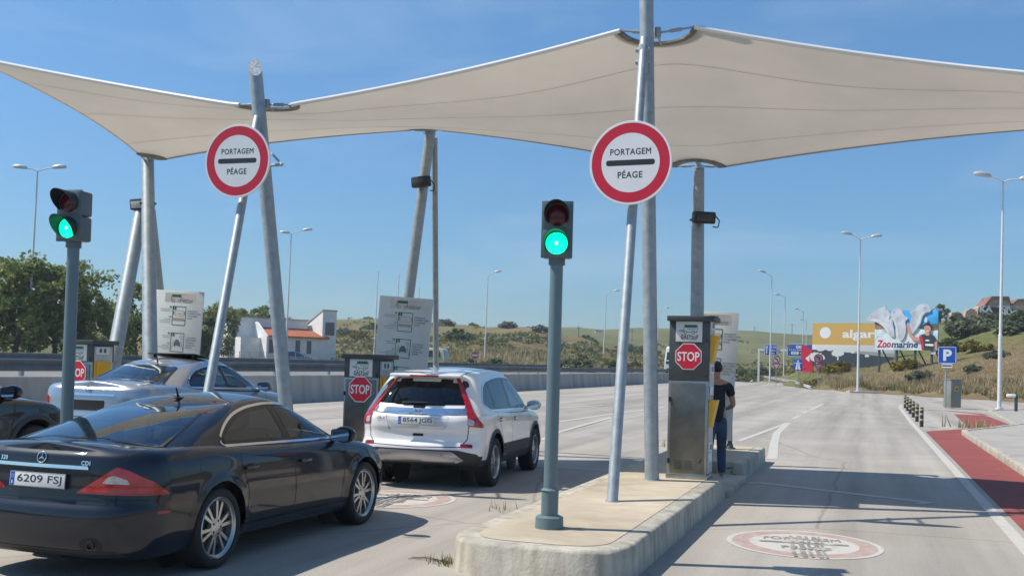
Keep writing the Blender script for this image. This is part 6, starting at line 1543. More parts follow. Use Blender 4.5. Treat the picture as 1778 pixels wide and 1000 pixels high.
BUSH = [(812, 632, 118, 2.1, 0, "rounded dark bush beside the red no-entry sign"), (868, 634, 120, 2.2, 0, "dark bush behind the white SUV's bonnet"), (840, 636, 115, 1.5, 1, "low bush at the foot of the single lamp post"), (1000, 636, 122, 3.4, 1, "tall grey-green bush left of the front mast strut"), (1060, 634, 130, 2.6, 0, "bright bush at the foot of a distant lamp post"), (1100, 636, 136, 2.6, 1, "bush between the front strut and the tall mast"),
    (800, 612, 165, 3.2, 0, "dark shrub on the slope above the no-entry sign"), (770, 575, 260, 3.0, 2, "grey shrub near the hilltop right of the centre mast"), (880, 590, 235, 2.6, 2, "grey shrub on the brown knoll"), (935, 600, 210, 2.4, 2, "pale shrub on the slope left of the traffic light"), (1020, 598, 240, 3, 0, "shrub halfway up the green hill"), (1085, 602, 240, 3.5, 2, "shrub behind the front strut on the green hill"),
    (1125, 610, 230, 4.4, 0, "dark shrub clump left of the white coach"), (640, 585, 230, 2.8, 0, "dark shrub on the hill below the distant villas"), (600, 600, 210, 2.4, 1, "olive shrub right of the white house tower"), (624, 596, 200, 2.8, 3, "yellowish shrub right of the white house"), (1290, 648, 150, 3.0, 0, "dark bush beyond the plaza left of the direction sign"), (1320, 646, 170, 3.2, 1, "olive bush behind the blue direction sign"),
    (1680, 600, 112, 3.2, 2, "large dark green bush on the bank right of the billboard"), (1722, 594, 116, 2.8, 2, "large dark green bush above the parking sign"), (1652, 612, 104, 2.1, 0, "dark bush beside the dolphin billboard's right edge"), (1756, 606, 104, 2.2, 2, "grey-green bush on the upper bank behind the lamp post"), (1695, 622, 99, 1.8, 3, "yellowish bush at the top of the brown bank"), (1784, 600, 108, 2.2, 0, "dark bush at the right edge of the photo"),
    (1662, 555, 150, 1.6, 0, "small bush on the green slope left of the ruins"), (1415, 640, 104, 1.5, 3, "straw-coloured bush below the tan billboard"), (1452, 636, 106, 2.0, 3, "yellow weed clump in front of the tan billboard"), (1570, 640, 96, 1.6, 3, "weed clump under the dolphin billboard"), (820, 568, 310, 1.9, 0, "bush on the skyline beside a lamp post"), (915, 562, 290, 1.9, 0, "round bush on the skyline left of the traffic light"), (1730, 650, 88, 1.3, 2, "scrubby bush halfway up the brown bank"), (1690, 660, 84, 1.0, 2, "dry bush low on the brown bank behind the parking sign"), (1600, 655, 88, 1.5, 2, "dry scrub on the brown bank below the billboard")]
for px, py, dep, s, k, lab in BUSH:
    b = ground_at(px, dep)
    o = bp[k] if k not in usedb else copy_tree(bp[k]); usedb.add(k); b.z -= .15 * s * .3; o.location = b; o.rotation_euler = (0, 0, px * .37); o.scale = (s * .9, s * .9, s * .72); tag(o, lab, "bush", "bushes on the slopes")
# scrub: low growth over the whole hill, beyond counting
def scrub():
    rnd = random.Random(4); objs = [MB(), MB(), MB()]
    for i in range(2200):
        px = rnd.uniform(560, 1400); dep = rnd.choice((rnd.uniform(125, 220), rnd.uniform(160, 400))); 
        if px > 1290 and dep < 150: continue
        p = ground_at(px, dep)
        if p.x > -18 and p.y < 125: continue
        dens = noise.fractal(Vector((p.x * .02, p.y * .02, 1)), 1, 2, 3)
        if dens < -.02 + (.18 if dep > 240 else 0): continue
        s = rnd.uniform(.35, 1.05) * (1 + dep / 500); k = 0 if rnd.random() < .45 else (1 if rnd.random() < .55 else 2)
        if dep > 240 and k == 2: k = 0
        mb = objs[k]; n = 16 if dep < 200 else 10
        for j in range(n):
            a = rnd.uniform(0, 6.28); r = math.sqrt(rnd.random()) * s; q = p + Vector((math.cos(a) * r, math.sin(a) * r, rnd.uniform(0, .6) * s * (1.1 - r / s * .6)))
            u = Vector((rnd.gauss(0, 1), rnd.gauss(0, 1), rnd.gauss(0, .7))).normalized(); v = u.cross(Vector((rnd.gauss(0, 1), rnd.gauss(0, 1), rnd.gauss(0, 1)))).normalized(); w_ = s * rnd.uniform(.16, .34)
            mb.add([q - u * w_, q + v * w_ * .8, q + u * w_, q - v * w_ * .8], [[0, 1, 2, 3]])
    for mb, mt in zip(objs, (LEAF2, LEAF3, BL[3])): tag(mb.build("scrub", mt, sharp=180), "low wild scrub spread over the far hillside", "scrub", None, "stuff")
scrub()
DRYG = M("dry_grass", (.34, .265, .14), .85, var=.3, vscale=.25, hue=(.40, .33, .19), trans=.3); GRNG = M("green_grass", (.13, .15, .04), .85, var=.35, vscale=.2, hue=(.16, .17, .06), trans=.3)
def grass():
    rnd = random.Random(9); a_, b_ = MB(), MB()
    def tuft(mb, p, h, n=5):
        for j in range(n):
            a = rnd.uniform(0, 6.28); d = Vector((math.cos(a), math.sin(a), 0)); w_ = d.cross(RZ) * h * .06; sp = min(.12, h * .3); o = p + Vector((rnd.gauss(0, sp), rnd.gauss(0, sp), -.03)); mb.add([o - w_, o + w_, o + d * h * rnd.uniform(.1, .45) + RZ * h * rnd.uniform(.6, 1)], [[0, 1, 2]])
    for i in range(7000):
        px = rnd.uniform(1385, 1860); d0 = interp(px, [(1406, 103.4), (1450, 97), (1510, 89.5), (1580, 84), (1650, 78.5), (1720, 74), (1790, 70), (1900, 66)]); dep = d0 + .4 + abs(rnd.gauss(0, 1)) * 14
        p = ground_at(px, dep); g_ = noise.noise(Vector((p.x * .12, p.y * .12, 2))) + max(0, 1.6 - (dep - d0)) * .5; tuft(b_ if g_ > .52 else a_, p, rnd.uniform(.3, .8) * (1.0 if dep - d0 < 5 else .42))
    for i in range(3200):
        px = rnd.uniform(590, 1160); p = ground_at(px, rnd.uniform(123, 150))
        if p.x < -46.5 or p.y > 122: tuft(a_ if rnd.random() < .7 else b_, p, rnd.uniform(.5, 1.2), 5)
    for i in range(900):
        px = rnd.uniform(-40, 580); p = ground_at(px, rnd.uniform(58, 130))
        if p.x < -46.2: tuft(a_ if rnd.random() < .8 else b_, p, rnd.uniform(.5, 1.2), 6)
    for i in range(500):
        y = rnd.uniform(8, 115); p = Vector((-20.0 + rnd.gauss(0, .35), y, .82)); tuft(a_ if rnd.random() < .6 else b_, p, rnd.uniform(.08, .3), 4)
    tag(a_.build("dry_grass", DRYG, sharp=180), "dry straw-coloured grass on the banks", "grass", None, "stuff"); tag(b_.build("green_grass", GRNG, sharp=180), "green grass patches on the banks", "grass", None, "stuff")
    # weeds by the island nose
    mb = MB(); c = onZ(778, 978, 0)
    for i in range(46): tuft(mb, c + Vector((rnd.gauss(0, .07), rnd.gauss(0, .05), .02)), rnd.uniform(.05, .13), 3)
    tag(mb.build("weed_tuft", GRNG, sharp=180), "small green weed tuft growing at the island's front kerb", "weed")
    mb = MB(); c = onZ(740, 972, 0)
    for k in range(5): mb.tube([c + Vector((-.15, rnd.gauss(0, .04), .01)), c + Vector((0, rnd.gauss(0, .03), .02)), c + Vector((.15, rnd.gauss(0, .05), .01))], .0025, 5)
    tag(mb.build("dry_twigs", BARK, sharp=180), "few dry twigs lying on the road before the island", "twigs")
    for px, py, z, s, lab in ((868, 885, 0, .9, "sparse dry weeds at the island's left kerb"), (1149, 775, .0, 1.4, "dry stalks growing left of the front toll cabinet")):
        mb = MB(); c = onZ(px, py, z)
        for i in range(11): tuft(mb, c + Vector((rnd.gauss(0, .09), rnd.gauss(0, .12), .02)), rnd.uniform(.08, .2) * s, 2)
        tag(mb.build("dry_weeds", DRYG, sharp=180), lab, "weed")
    mb = MB(); c = onZ(1690, 742, .12)
    for i in range(34): tuft(mb, c + Vector((rnd.gauss(0, .3), rnd.gauss(0, .3), .02)), rnd.uniform(.15, .5), 3)
    tag(mb.build("roadside_weeds", DRYG, sharp=180), "straggly dry weeds on the pavement corner by the red path", "weed")
grass()

# ---- house
def house():
    dep = 128; b = ground_at(490, dep); ang = math.atan2(.85, .53); g = empty("white_house", b, ang, "white house with square tower and red tiled lean-to roof beyond the side road", "house")
    WALL = M("white_render", (.76, .75, .72), .9, var=.1, vscale=1.5); TILE = M("clay_tiles", (.40, .125, .06), .8, var=.3, vscale=5); SH = M("grey_shutter", (.13, .13, .13), .6)
    # local x runs along the front (to the right in the picture), local y runs back, front faces -y
    def X(px): return (px - 490) * dep / FPX / .777
    def Z(py): return 1.76 + (616 + (0.027 * (490 - 490)) - py) * dep / FPX - b.z + .25
    x0, x1, x2 = X(466), X(549), X(571)
    zw = Z(586)
    mb = MB(); mb.box(((x0 + x1) / 2, 1.6, zw / 2 - .2), (x1 - x0, 3.2, zw + .4)); mb.build("front_wall", WALL, g)
    # lean-to roof rising to the back
    zt_ = Z(572); mb = MB(); e = .35
    mb.add([(x0 - .1, -e, zw - .05), (x1 + .9, -e, zw - .05), (x1 - .3, 3.3, zt_), (x0 + .4, 3.3, zt_), (x0 - .1, -e, zw + .12), (x1 + .9, -e, zw + .12), (x1 - .3, 3.3, zt_ + .17), (x0 + .4, 3.3, zt_ + .17)], [[0, 1, 2, 3], [4, 7, 6, 5], [0, 4, 5, 1], [1, 5, 6, 2], [2, 6, 7, 3], [3, 7, 4, 0]])
    for k in range(26):
        t = (k + .5) / 26; a = Vector((x0 - .1 + (x1 + 1.0 - x0) * t, -e, zw + .14)); c = Vector((x0 + .4 + (x1 - .7 - x0) * t, 3.3, zt_ + .19)); mb.tube([a, c], .07, 6)
    mb.build("roof", TILE, g)
    mb = MB(); mb.prism([(-.5, 0), (3.3, 0), (3.3, zt_ + .9), (2.3, zt_ + .75), (-.5, zw + .0)], (x0 - .25, 0, 0), RY, RZ, (.25, 0, 0)); mb.build("gable_wall", WALL, g)
    # flat block at the left and behind
    zb_ = Z(554); xl = X(427); mb = MB(); mb.box(((xl + x1 - .5) / 2, 5.4, zb_ / 2 - .2), (x1 - .5 - xl, 4.2, zb_ + .4)); mb.build("main_block", WALL, g)
    mb = MB(); mb.box(((xl + x1 - .5) / 2, 5.4, zb_ + .06), (x1 - .3 - xl, 4.4, .14)); mb.build("parapet", M("parapet_grey", (.45, .44, .42), .8), g)
    mb = MB(); mb.box(((xl + x0) / 2 + .3, 2.2, zw * .5 - .2), (x0 - xl - .8, 2.2, zw * .9 + .4)); mb.build("side_block", WALL, g)
    # tower with its roof sloping up towards the right
    zl, zr = Z(560), Z(536); xa = x2 - 2.0; mb = MB(); mb.prism([(0.02, -.4), (4.1, -.4), (4.1, zl), (0.02, zr)], (xa, 0, 0), RY, RZ, (2.0, 0, 0)); mb.build("tower", WALL, g)
    mb = MB(); mb.prism([(-.06, zr + .02), (4.2, zl + .02), (4.2, zl + .14), (-.06, zr + .14)], (xa - .08, 0, 0), RY, RZ, (2.16, 0, 0)); mb.build("tower_coping", M("coping_pink", (.48, .36, .31), .8), g)
    mb = MB(); mb.box((xa + 1.05, -.0, Z(568)), (1.3, .08, 1.65), .02); mb.build("tower_window", SH, g)
    for px in (473, 512, 529): mb = MB(); mb.box((X(px), -.02, Z(602.5)), (.62, .1, 1.65), .02); mb.build("window", SH, g)
    mb = MB(); mb.box((xl + 1.0, 3.26, Z(602)), (1.2, .08, 1.5), .02); mb.build("lattice_window", M("lattice_brown", (.30, .22, .17), .8), g)
    mb = MB(); zt2 = Z(520); mb.cyl((x0 + 3.0, 5, zb_), (x0 + 3.0, 5, zt2), .04, None, 8)
    for k in range(3): mb.cyl((x0 + 2.3, 5 + k * .0, zt2 - .05 - k * .12), (x0 + 3.9 - k * .5, 5, zt2 - .05 - k * .12), .022, None, 6)
    mb.build("aerial", M("aerial_grey", (.3, .3, .3), .5, .5), g)
house()
# chain-link fence in front of it
fb = empty("wire_fence", ground_at(430, 100), 0, "thin wire fence with posts in front of the white house", "fence")
mb = MB(); a = ground_at(325, 96); c = ground_at(600, 112)
for k in range(18): p = a.lerp(c, k / 17); mb.cyl((p.x, p.y, .7), (p.x, p.y, 2.15), .035, None, 6)
mb.build("post", GALV, fb, world=True); mb = MB()
for z in (.95, 1.35, 1.75, 2.1): mb.tube([(a.x, a.y, z), (c.x, c.y, z)], .012, 5)
mb.build("wire", GALV, fb, world=True)
# distant buildings on the skyline
def far_building(px, pyt, pyb, wpx, dep, label, col, hipped=False, wins=3):
    b = ground_at(px, dep); k = dep / FPX; H = (pyb - pyt) * k; W_ = wpx * k; z0 = 1.76 + (646 - .027 * (1505 - px) - pyb) * k
    b.z = min(z0, b.z + 2); g = empty("distant_house", b, YAW, label, "house", "distant houses on the skyline"); m = M("distant_wall", col, .9, var=.1, vscale=.6)
    mb = MB(); mb.box((0, 0, H / 2 - .7), (W_, W_ * .7, H + 1.4)); mb.build("wall", m, g)
    mb = MB(); mb.box((0, 0, H + .08), (W_ + .5, W_ * .7 + .5, .24)); 
    if hipped: mb.add([(-W_ / 2, -W_ * .35, H + .2), (W_ / 2, -W_ * .35, H + .2), (W_ / 2, W_ * .35, H + .2), (-W_ / 2, W_ * .35, H + .2), (0, 0, H + 1.1)], [[0, 1, 4], [1, 2, 4], [2, 3, 4], [3, 0, 4]])
    mb.build("roof", M("distant_roof", (.42, .36, .31), .8), g)
    for i in range(wins): mb = MB(); mb.box(((i - (wins - 1) / 2) * W_ / wins, -W_ * .35, H * .5), (W_ / wins * .4, .1, H * .4)); mb.build("window", M("distant_window", (.08, .09, .1), .3), g)
    return g
far_building(613, 561, 566, 12, 380, "low pale villa at the left of the hilltop row", (.42, .38, .34), True)
far_building(625, 557, 565, 13, 380, "greyish villa in the middle of the hilltop row", (.22, .21, .21), False)
far_building(640, 555, 564, 12, 382, "cream domed villa at the right of the hilltop row", (.52, .47, .40), True)
far_building(655, 556, 563, 9, 385, "small ochre villa at the right end of the hilltop row", (.5, .42, .32), False, 2)
far_building(867, 578, 582, 8, 285, "lower white block on the hill behind the lamp post", (.7, .7, .68), False, 2)
far_building(876.5, 573, 580, 7, 287, "taller white block on the hill behind the lamp post", (.7, .7, .68), False, 2)
far_building(1038, 574, 577, 12, 400, "long low white shed on the skyline beside a lamp post", (.75, .75, .74), False, 3)
far_building(1062, 609, 613, 16, 215, "pale low shed roof among bushes left of the front strut", (.45, .46, .47), False, 2)
# ---- ruin with lettering on the right ridge
def ruin():
    dep = 172; b = ground_at(1738, dep); k = dep / FPX; g = empty("ruined_building", b, YAW * 0 + R(10), "ruined tile-roofed building with big painted letters on the right-hand ridge", "ruin")
    RW = M("crumbling_wall", (.42, .31, .23), .95, var=.3, vscale=.9, bump=.6, bscale=4); RR = M("broken_tiles", (.24, .115, .085), .9, var=.4, vscale=2); u = CR
    def P(px, py): return (px - 1738) * k, 1.76 + (652 - py) * k - b.z
    def face(pts, nm, mt, thick=3.0, front=0.0):
        mb = MB(); mb.prism([P(*p) for p in pts], Vector((0, front, 0)), RX, RZ, (0, thick, 0)); return mb.build(nm, mt, g)
    face([(1700, 552), (1700, 534), (1712, 528), (1722, 516), (1748, 516), (1752, 530), (1775, 530), (1775, 552)], "main_wall", RW, 5)
    face([(1709, 530), (1721, 514), (1749, 514), (1753, 528), (1747, 521), (1723, 520), (1713, 531)], "roof", RR, 5.4, -.2)
    face([(1754, 530), (1764, 520), (1800, 518), (1800, 552), (1754, 552)], "right_wall", RW, 5, .4); face([(1752, 531), (1765, 518), (1800, 515.5), (1800, 521), (1768, 522)], "roof", RR, 5, .2)
    face([(1680, 552), (1682, 540), (1690, 535), (1697, 537), (1702, 552)], "rubble_wall", RW, 2, 1); face([(1657, 552), (1660, 543), (1670, 541), (1676, 544), (1680, 552)], "rubble_wall", RW, 2, 1.5)
    DK = M("dark_backing", (.035, .03, .03), .9)
    face([(1698, 548), (1700, 533), (1706, 531), (1730, 534), (1775, 538), (1776, 548)], "painted_patch", DK, .06, -.08)
    mb = MB(); x, z = P(1718, 536.5); mb.text("KA", (x - .55, -.10, z), RX, RZ, h=12 * k, wd=22 * k, bold=.05); x, z = P(1742, 534); mb.text("TOR", (x, -.10, z), RX, RZ, h=8 * k, wd=22 * k, bold=.05); x, z = P(1753, 542); mb.text("NUGS", (x, -.11, z), RX, RZ, h=9 * k, wd=38 * k, bold=.05); mb.build("lettering", WHITE, g)
ruin()

# ---- billboards
def billboards():
    dep = 112; c = onD(1470, 597, dep); b = ground_at(1470, dep); g = empty("billboard", b, R(-20), "tan billboard with white disc and white lettering, partly behind the dolphin billboard", "billboard"); k = dep / FPX
    def P(px, py): return ((px - 1470) * k, 1.76 + (644.5 - py) * k - b.z)
    BT = M("tan_poster", (.60, .37, .09), .5); BWH = M("poster_white", (.66, .66, .64), .5); BDK = M("poster_slate", (.035, .05, .065), .5); BGR = M("poster_grey", (.30, .31, .29), .5)
    mb = MB(); x0, z1 = P(1407, 560); x1, z0 = P(1552, 636); mb.box(((x0 + x1) / 2, .08, (z0 + z1) / 2), (x1 - x0, .16, z1 - z0), .01); board_ = mb.build("panel", [BWH], g)
    def art(pts, mt, lift=1): mb = MB(); mb.flat([P(*p) for p in pts], (0, -.004 * lift, 0), RX, RZ); return mb.build("poster_art", mt, board_)
    art([(1407, 560), (1407, 598), (1552, 598), (1552, 560)][::-1], BT)
    dk = [(1407, 636), (1552, 636), (1552, 618), (1530, 617), (1500, 614), (1470, 611), (1440, 607), (1407, 607)]; art(dk, BDK)
    art([(1470, 611.3), (1500, 614.3), (1552, 618.3), (1552, 612), (1520, 610), (1500, 608.5), (1486, 609)], BGR)
    mb = MB(); x, z = P(1430.5, 577); mb.flat(circ(10 * k, 32, x, z), (0, -.008, 0), RX, RZ); x, z = P(1463, 581); mb.text("algarve", (x - .1, -.008, z), RX, RZ, h=19 * k * .98, wd=82 * k, align='L', bold=.03); mb.build("lettering", WHITE, board_)
    rnd = random.Random(2)
    for px, py, r in ((1416, 622, 14), (1454, 614, 11), (1422, 606, 8), (1439, 606, 7), (1480, 611, 4), (1505, 617, 4), (1528, 608, 3)):
        n = 26; pts = []
        for i in range(n): a = 2 * math.pi * i / n; rr = r * (rnd.uniform(.72, 1.05) if i % 2 else rnd.uniform(.9, 1.1)); pts.append((px + rr * math.cos(a), py + (rr * .85 * math.sin(a) if math.sin(a) < 0 else rr * .45 * math.sin(a))))
        art(pts[::-1], BWH, 2); 
        if r > 9: art([(px - 1.2, py + r * .3), (px - 1.2, py + r), (px + 1.2, py + r), (px + 1.2, py + r * .3)], BWH, 2)
    mb = MB()
    for px in (1420, 1455, 1490, 1525): x, z = P(px, 636); mb.box((x, .35, z / 2 - .3), (.2, .3, abs(z) + 1.2))
    mb.build("support", DKSTEEL, g)
    # red panel standing at its left end
    dep2 = 118; b = ground_at(1397, dep2); g = empty("red_panel", b, R(-14), "tall red sign panel with white arrow and blue corner beside the tan billboard", "sign"); k2 = dep2 / FPX
    def Q(px, py): return ((px - 1397) * k2, 1.76 + (643 - py) * k2 - b.z)
    mb = MB(); pts = [(1390, 645), (1412, 645), (1412, 597), (1391, 600)]; mb.prism([Q(*p) for p in pts], (0, 0, 0), RX, RZ, (0, .2, 0)); o = mb.build("panel", REDS, g)
    mb = MB(); mb.flat([Q(*p) for p in ((1398, 622), (1405, 616), (1405, 628))], (0, -.006, 0), RX, RZ); mb.build("arrow", WHITES, o); mb = MB(); mb.flat([Q(*p) for p in ((1400, 605), (1412, 604), (1412, 598), (1400, 599.5))], (0, -.006, 0), RX, RZ); mb.build("blue_corner", BLUES, o)
    # dolphin billboard on its dark legs
    dep = 97; b = ground_at(1570, dep); g = empty("billboard", b, R(-22), "bright blue billboard with three leaping dolphins and a waving woman", "billboard"); k = dep / FPX
    def P(px, py): return ((px - 1570) * k, 1.76 + (647.2 - py) * k - b.z)
    SKYB = M("poster_sky_blue", (.03, .28, .62), .45, var=.3, vscale=.5, hue=(.06, .38, .70)); WAT = M("poster_water", (.30, .60, .70), .45, var=.35, vscale=.7, hue=(.7, .8, .82)); FOAM = M("poster_foam", (.70, .75, .76), .45, var=.12, vscale=2); DOL = M("poster_dolphin", (.46, .49, .54), .4, var=.2, vscale=.9, hue=(.58, .61, .65)); DOL2 = M("poster_belly", (.66, .67, .68), .4, var=.1, vscale=2)
    SKIN = M("poster_skin", (.58, .30, .2), .5); DARK = M("poster_dark_shirt", (.03, .04, .055), .5); SAND = M("poster_shore", (.35, .17, .09), .5, var=.4, vscale=2); TREEG = M("poster_trees", (.06, .12, .06), .5, var=.5, vscale=2); HAIR = M("poster_hair", (.03, .016, .01), .5); ZRED = M("poster_red", (.58, .02, .06), .5); ZNAV = M("poster_navy", (.04, .05, .12), .5); TURQ = M("poster_turquoise", (.08, .45, .62), .45)
    mb = MB(); x0, z1 = P(1517, 538); x1, z0 = P(1626, 607); mb.box(((x0 + x1) / 2, .1, (z0 + z1) / 2), (x1 - x0, .2, z1 - z0), .01); pan = mb.build("panel", SKYB, g)
    def art(pts, mt, lift, sm_=True, nm="poster_art"):
        q = [P(*p) for p in pts]
        if sm_: q = rpoly(q, .25, 3)
        if Car.area(q) < 0: q = q[::-1]
        mb = MB(); mb.flat(q, (0, -.004 * lift, 0), RX, RZ); return mb.build(nm, mt, pan)
    art([(1517, 607), (1626, 607), (1626, 570), (1517, 570)], WAT, 1, False); art([(1517, 572), (1540, 570), (1545, 566), (1532, 563), (1517, 562)], SAND, 2); art([(1517, 563), (1530, 562), (1538, 567), (1530, 560), (1517, 559)], TREEG, 3); art([(1594, 571), (1626, 572), (1626, 560), (1612, 563), (1600, 562)], TREEG, 2); art([(1600, 572), (1626, 573), (1626, 568)], SAND, 3)
    art([(1519, 600), (1597, 603), (1600, 585), (1585, 575), (1560, 570), (1545, 574), (1530, 582), (1519, 590)], FOAM, 2)
    cut = lambda pts, mt, y, nm: (lambda q: (lambda mb: (mb.prism(q if Car.area(q) > 0 else q[::-1], (0, y, 0), RX, RZ, (0, .1, 0)), mb.build(nm, mt, pan)))(MB()))(rpoly([P(*p) for p in pts], .18, 4))
    cut([(1502, 556), (1504, 550), (1510, 543), (1518, 537), (1527, 533), (1532, 532), (1537, 528), (1537, 534), (1543, 541), (1548, 552), (1551, 566), (1553, 584), (1547, 584), (1541, 575), (1534, 567), (1526, 560), (1517, 556), (1508, 556)], DOL, -.12, "dolphin"); art([(1506, 555), (1514, 552), (1524, 553), (1533, 559), (1541, 569), (1546, 582), (1538, 573), (1530, 564), (1519, 557.5)], DOL2, 34)
    cut([(1542, 556), (1544, 546), (1548, 537), (1555, 533), (1562, 535), (1567, 542), (1570, 548), (1577, 553), (1571, 556), (1573, 570), (1571, 584), (1565, 592), (1558, 586), (1556, 574), (1554, 562), (1550, 553), (1546, 552)], DOL, -.12, "dolphin"); art([(1546, 552.5), (1551, 551), (1556, 560), (1559, 572), (1561, 586), (1557, 580), (1554, 566), (1550, 555)], DOL2, 34)
    cut([(1577, 540), (1586, 538), (1591, 531), (1599, 527), (1607, 527), (1612, 532), (1615, 537), (1614, 541), (1606, 543), (1601, 549), (1598, 560), (1591, 572), (1583, 580), (1578, 574), (1579, 560), (1583, 548)], DOL, -.12, "dolphin"); art([(1613, 540), (1605, 542), (1600, 548), (1597, 560), (1590, 571), (1585, 577), (1590, 562), (1594, 550), (1601, 541)], DOL2, 34); art([(1603.5, 534), (1605, 533.5), (1605, 535), (1603.5, 535.3)], INK, 35, False); art([(1550.5, 541), (1552, 540.5), (1552, 542), (1550.5, 542)], INK, 35, False); art([(1511, 547), (1512.5, 546.5), (1512.5, 548), (1511, 548)], INK, 35, False)
    art([(1573, 564), (1576, 558), (1580, 570), (1584, 582), (1594, 585), (1597, 591), (1588, 592), (1579, 584)], SKIN, 36); art([(1594, 583), (1603, 579), (1616, 579), (1624, 585), (1626, 596), (1620, 596), (1620, 607), (1601, 607), (1599, 592)], DARK, 36); art([(1594, 584), (1600, 580), (1603, 594), (1604, 607), (1600, 607), (1599, 594)], ZRED, 37); art([(1621, 594), (1626, 590), (1626, 607), (1623, 607)], SKIN, 37)
    q = P(1609.5, 570); mb = MB(); mb.flat([(q[0] + .30 * math.cos(a * .2618), q[1] + .42 * math.sin(a * .2618)) for a in range(24)], (0, -.15, 0), RX, RZ); mb.build("poster_face", SKIN, pan)
    art([(1603, 567), (1605, 561), (1611, 559), (1616, 563), (1616, 570), (1613, 565), (1607, 564)], HAIR, 39); art([(1606, 577), (1613, 577), (1613, 582), (1606, 582)], SKIN, 38); art([(1606.5, 573.5), (1612, 573.5), (1610, 575.5), (1608, 575.5)], FOAM, 40)
    art([(1605, 590), (1610, 588), (1615, 591), (1608, 591.5)], WHITES, 38); art([(1606, 596), (1620, 596), (1620, 600), (1606, 599)], WHITES, 38); art([(1603, 558), (1606, 549), (1609, 552), (1608, 560)], DOL2, 38)
    mb = MB(); x, z = P(1521, 596.5); mb.text("Zoo", (x, -.02, z), RX, RZ, h=13 * k, wd=25 * k, align='L', bold=.035, shear=.15); mb.mat(1); x, z = P(1547, 597.5); mb.text("marine", (x, -.02, z), RX, RZ, h=11 * k, wd=46 * k, align='L', bold=.025, shear=.15); mb.build("lettering", [ZRED, ZNAV], pan)
    for px in (1524, 1555, 1587, 1615):
        x, z = P(px, 607); mb = MB(); mb.box((x, .25, z / 2 - .6), (.16, .2, z + 1.4)); mb.tube([(x + .25, .35, z), (x + 1.0, 1.6, -.5)], .07, 6); mb.build("support", DKSTEEL, g)
    mb = MB(); x, z = P(1619, 611); mb.box((x, -.02, z), (8 * k, .04, 5 * k)); mb.build("name_plate", M("pale_blue_plate", (.5, .62, .68), .5), g)
billboards()

# ---- road signs on the right
def sign_post(px, pyb, dep, label, name="road_sign", zb=None):
    b = ground_at(px, dep); b.z = max(b.z, 0) if zb is None else zb
    return empty(name, b, math.atan2(CR.y, CR.x), label, "road sign"), dep / FPX, b
def no_left(px, py1, py2, r, dep, label, facecol):
    g, k, b = sign_post(px, 650, dep, label); H = lambda py: 1.76 + (646 - .027 * (1505 - px) - py) * k - b.z
    mb = MB(); mb.cyl((0, .06, -.2), (0, .06, H(py1) + r * k * .5), .035, None, 8); mb.build("post", GALV, g)
    mb = MB(); mb.lathe([(.001, 0), (r * k, 0), (r * k, -.03), (.001, -.03)], (0, 0, H(py1)), (0, -1, 0), 32); mb.mat(1); ring_faces(mb, r * k * .76, r * k, (0, -.004, H(py1)), RX, RZ, 32)
    q = Vector((0, -.006, H(py1))); s = r * k; mb.mat(2); stroke(mb, [(.22 * s, -.45 * s), (.22 * s, .1 * s), (.1 * s, .26 * s), (-.25 * s, .26 * s)], .2 * s, q, RX, RZ); mb.flat([(-.2 * s, .0), (-.2 * s, .52 * s), (-.52 * s, .26 * s)], q, RX, RZ); mb.mat(1); stroke(mb, [(-.5 * s, .5 * s), (.5 * s, -.5 * s)], .18 * s, q + Vector((0, -.003, 0)), RX, RZ)
    mb.build("no_left_turn_disc", [facecol, REDS, INK], g)
    mb = MB(); T = r * k * 1.1; c = H(py2); tri = [(-T, T * .75), (0, -T * .95), (T, T * .75)]; mb.prism(tri, (0, .02, c), RX, RZ, (0, -.03, 0)); mb.mat(1); mb.flat([(a * .66, b_ * .62 + T * .06) for a, b_ in tri], (0, -.013, c), RX, RZ); mb.build("give_way_triangle", [REDS, facecol], g)
GREYF = M("faded_sign_face", (.42, .40, .40), .5)  # white face with its shade put into the colour as grey
no_left(1348, 624.5, 636, 6.6, 108, "small no-left-turn disc over give-way triangle beside the blue direction sign", WHITES); no_left(1421, 622, 637, 8, 98, "larger shaded no-left-turn disc over give-way triangle before the tan billboard", GREYF)
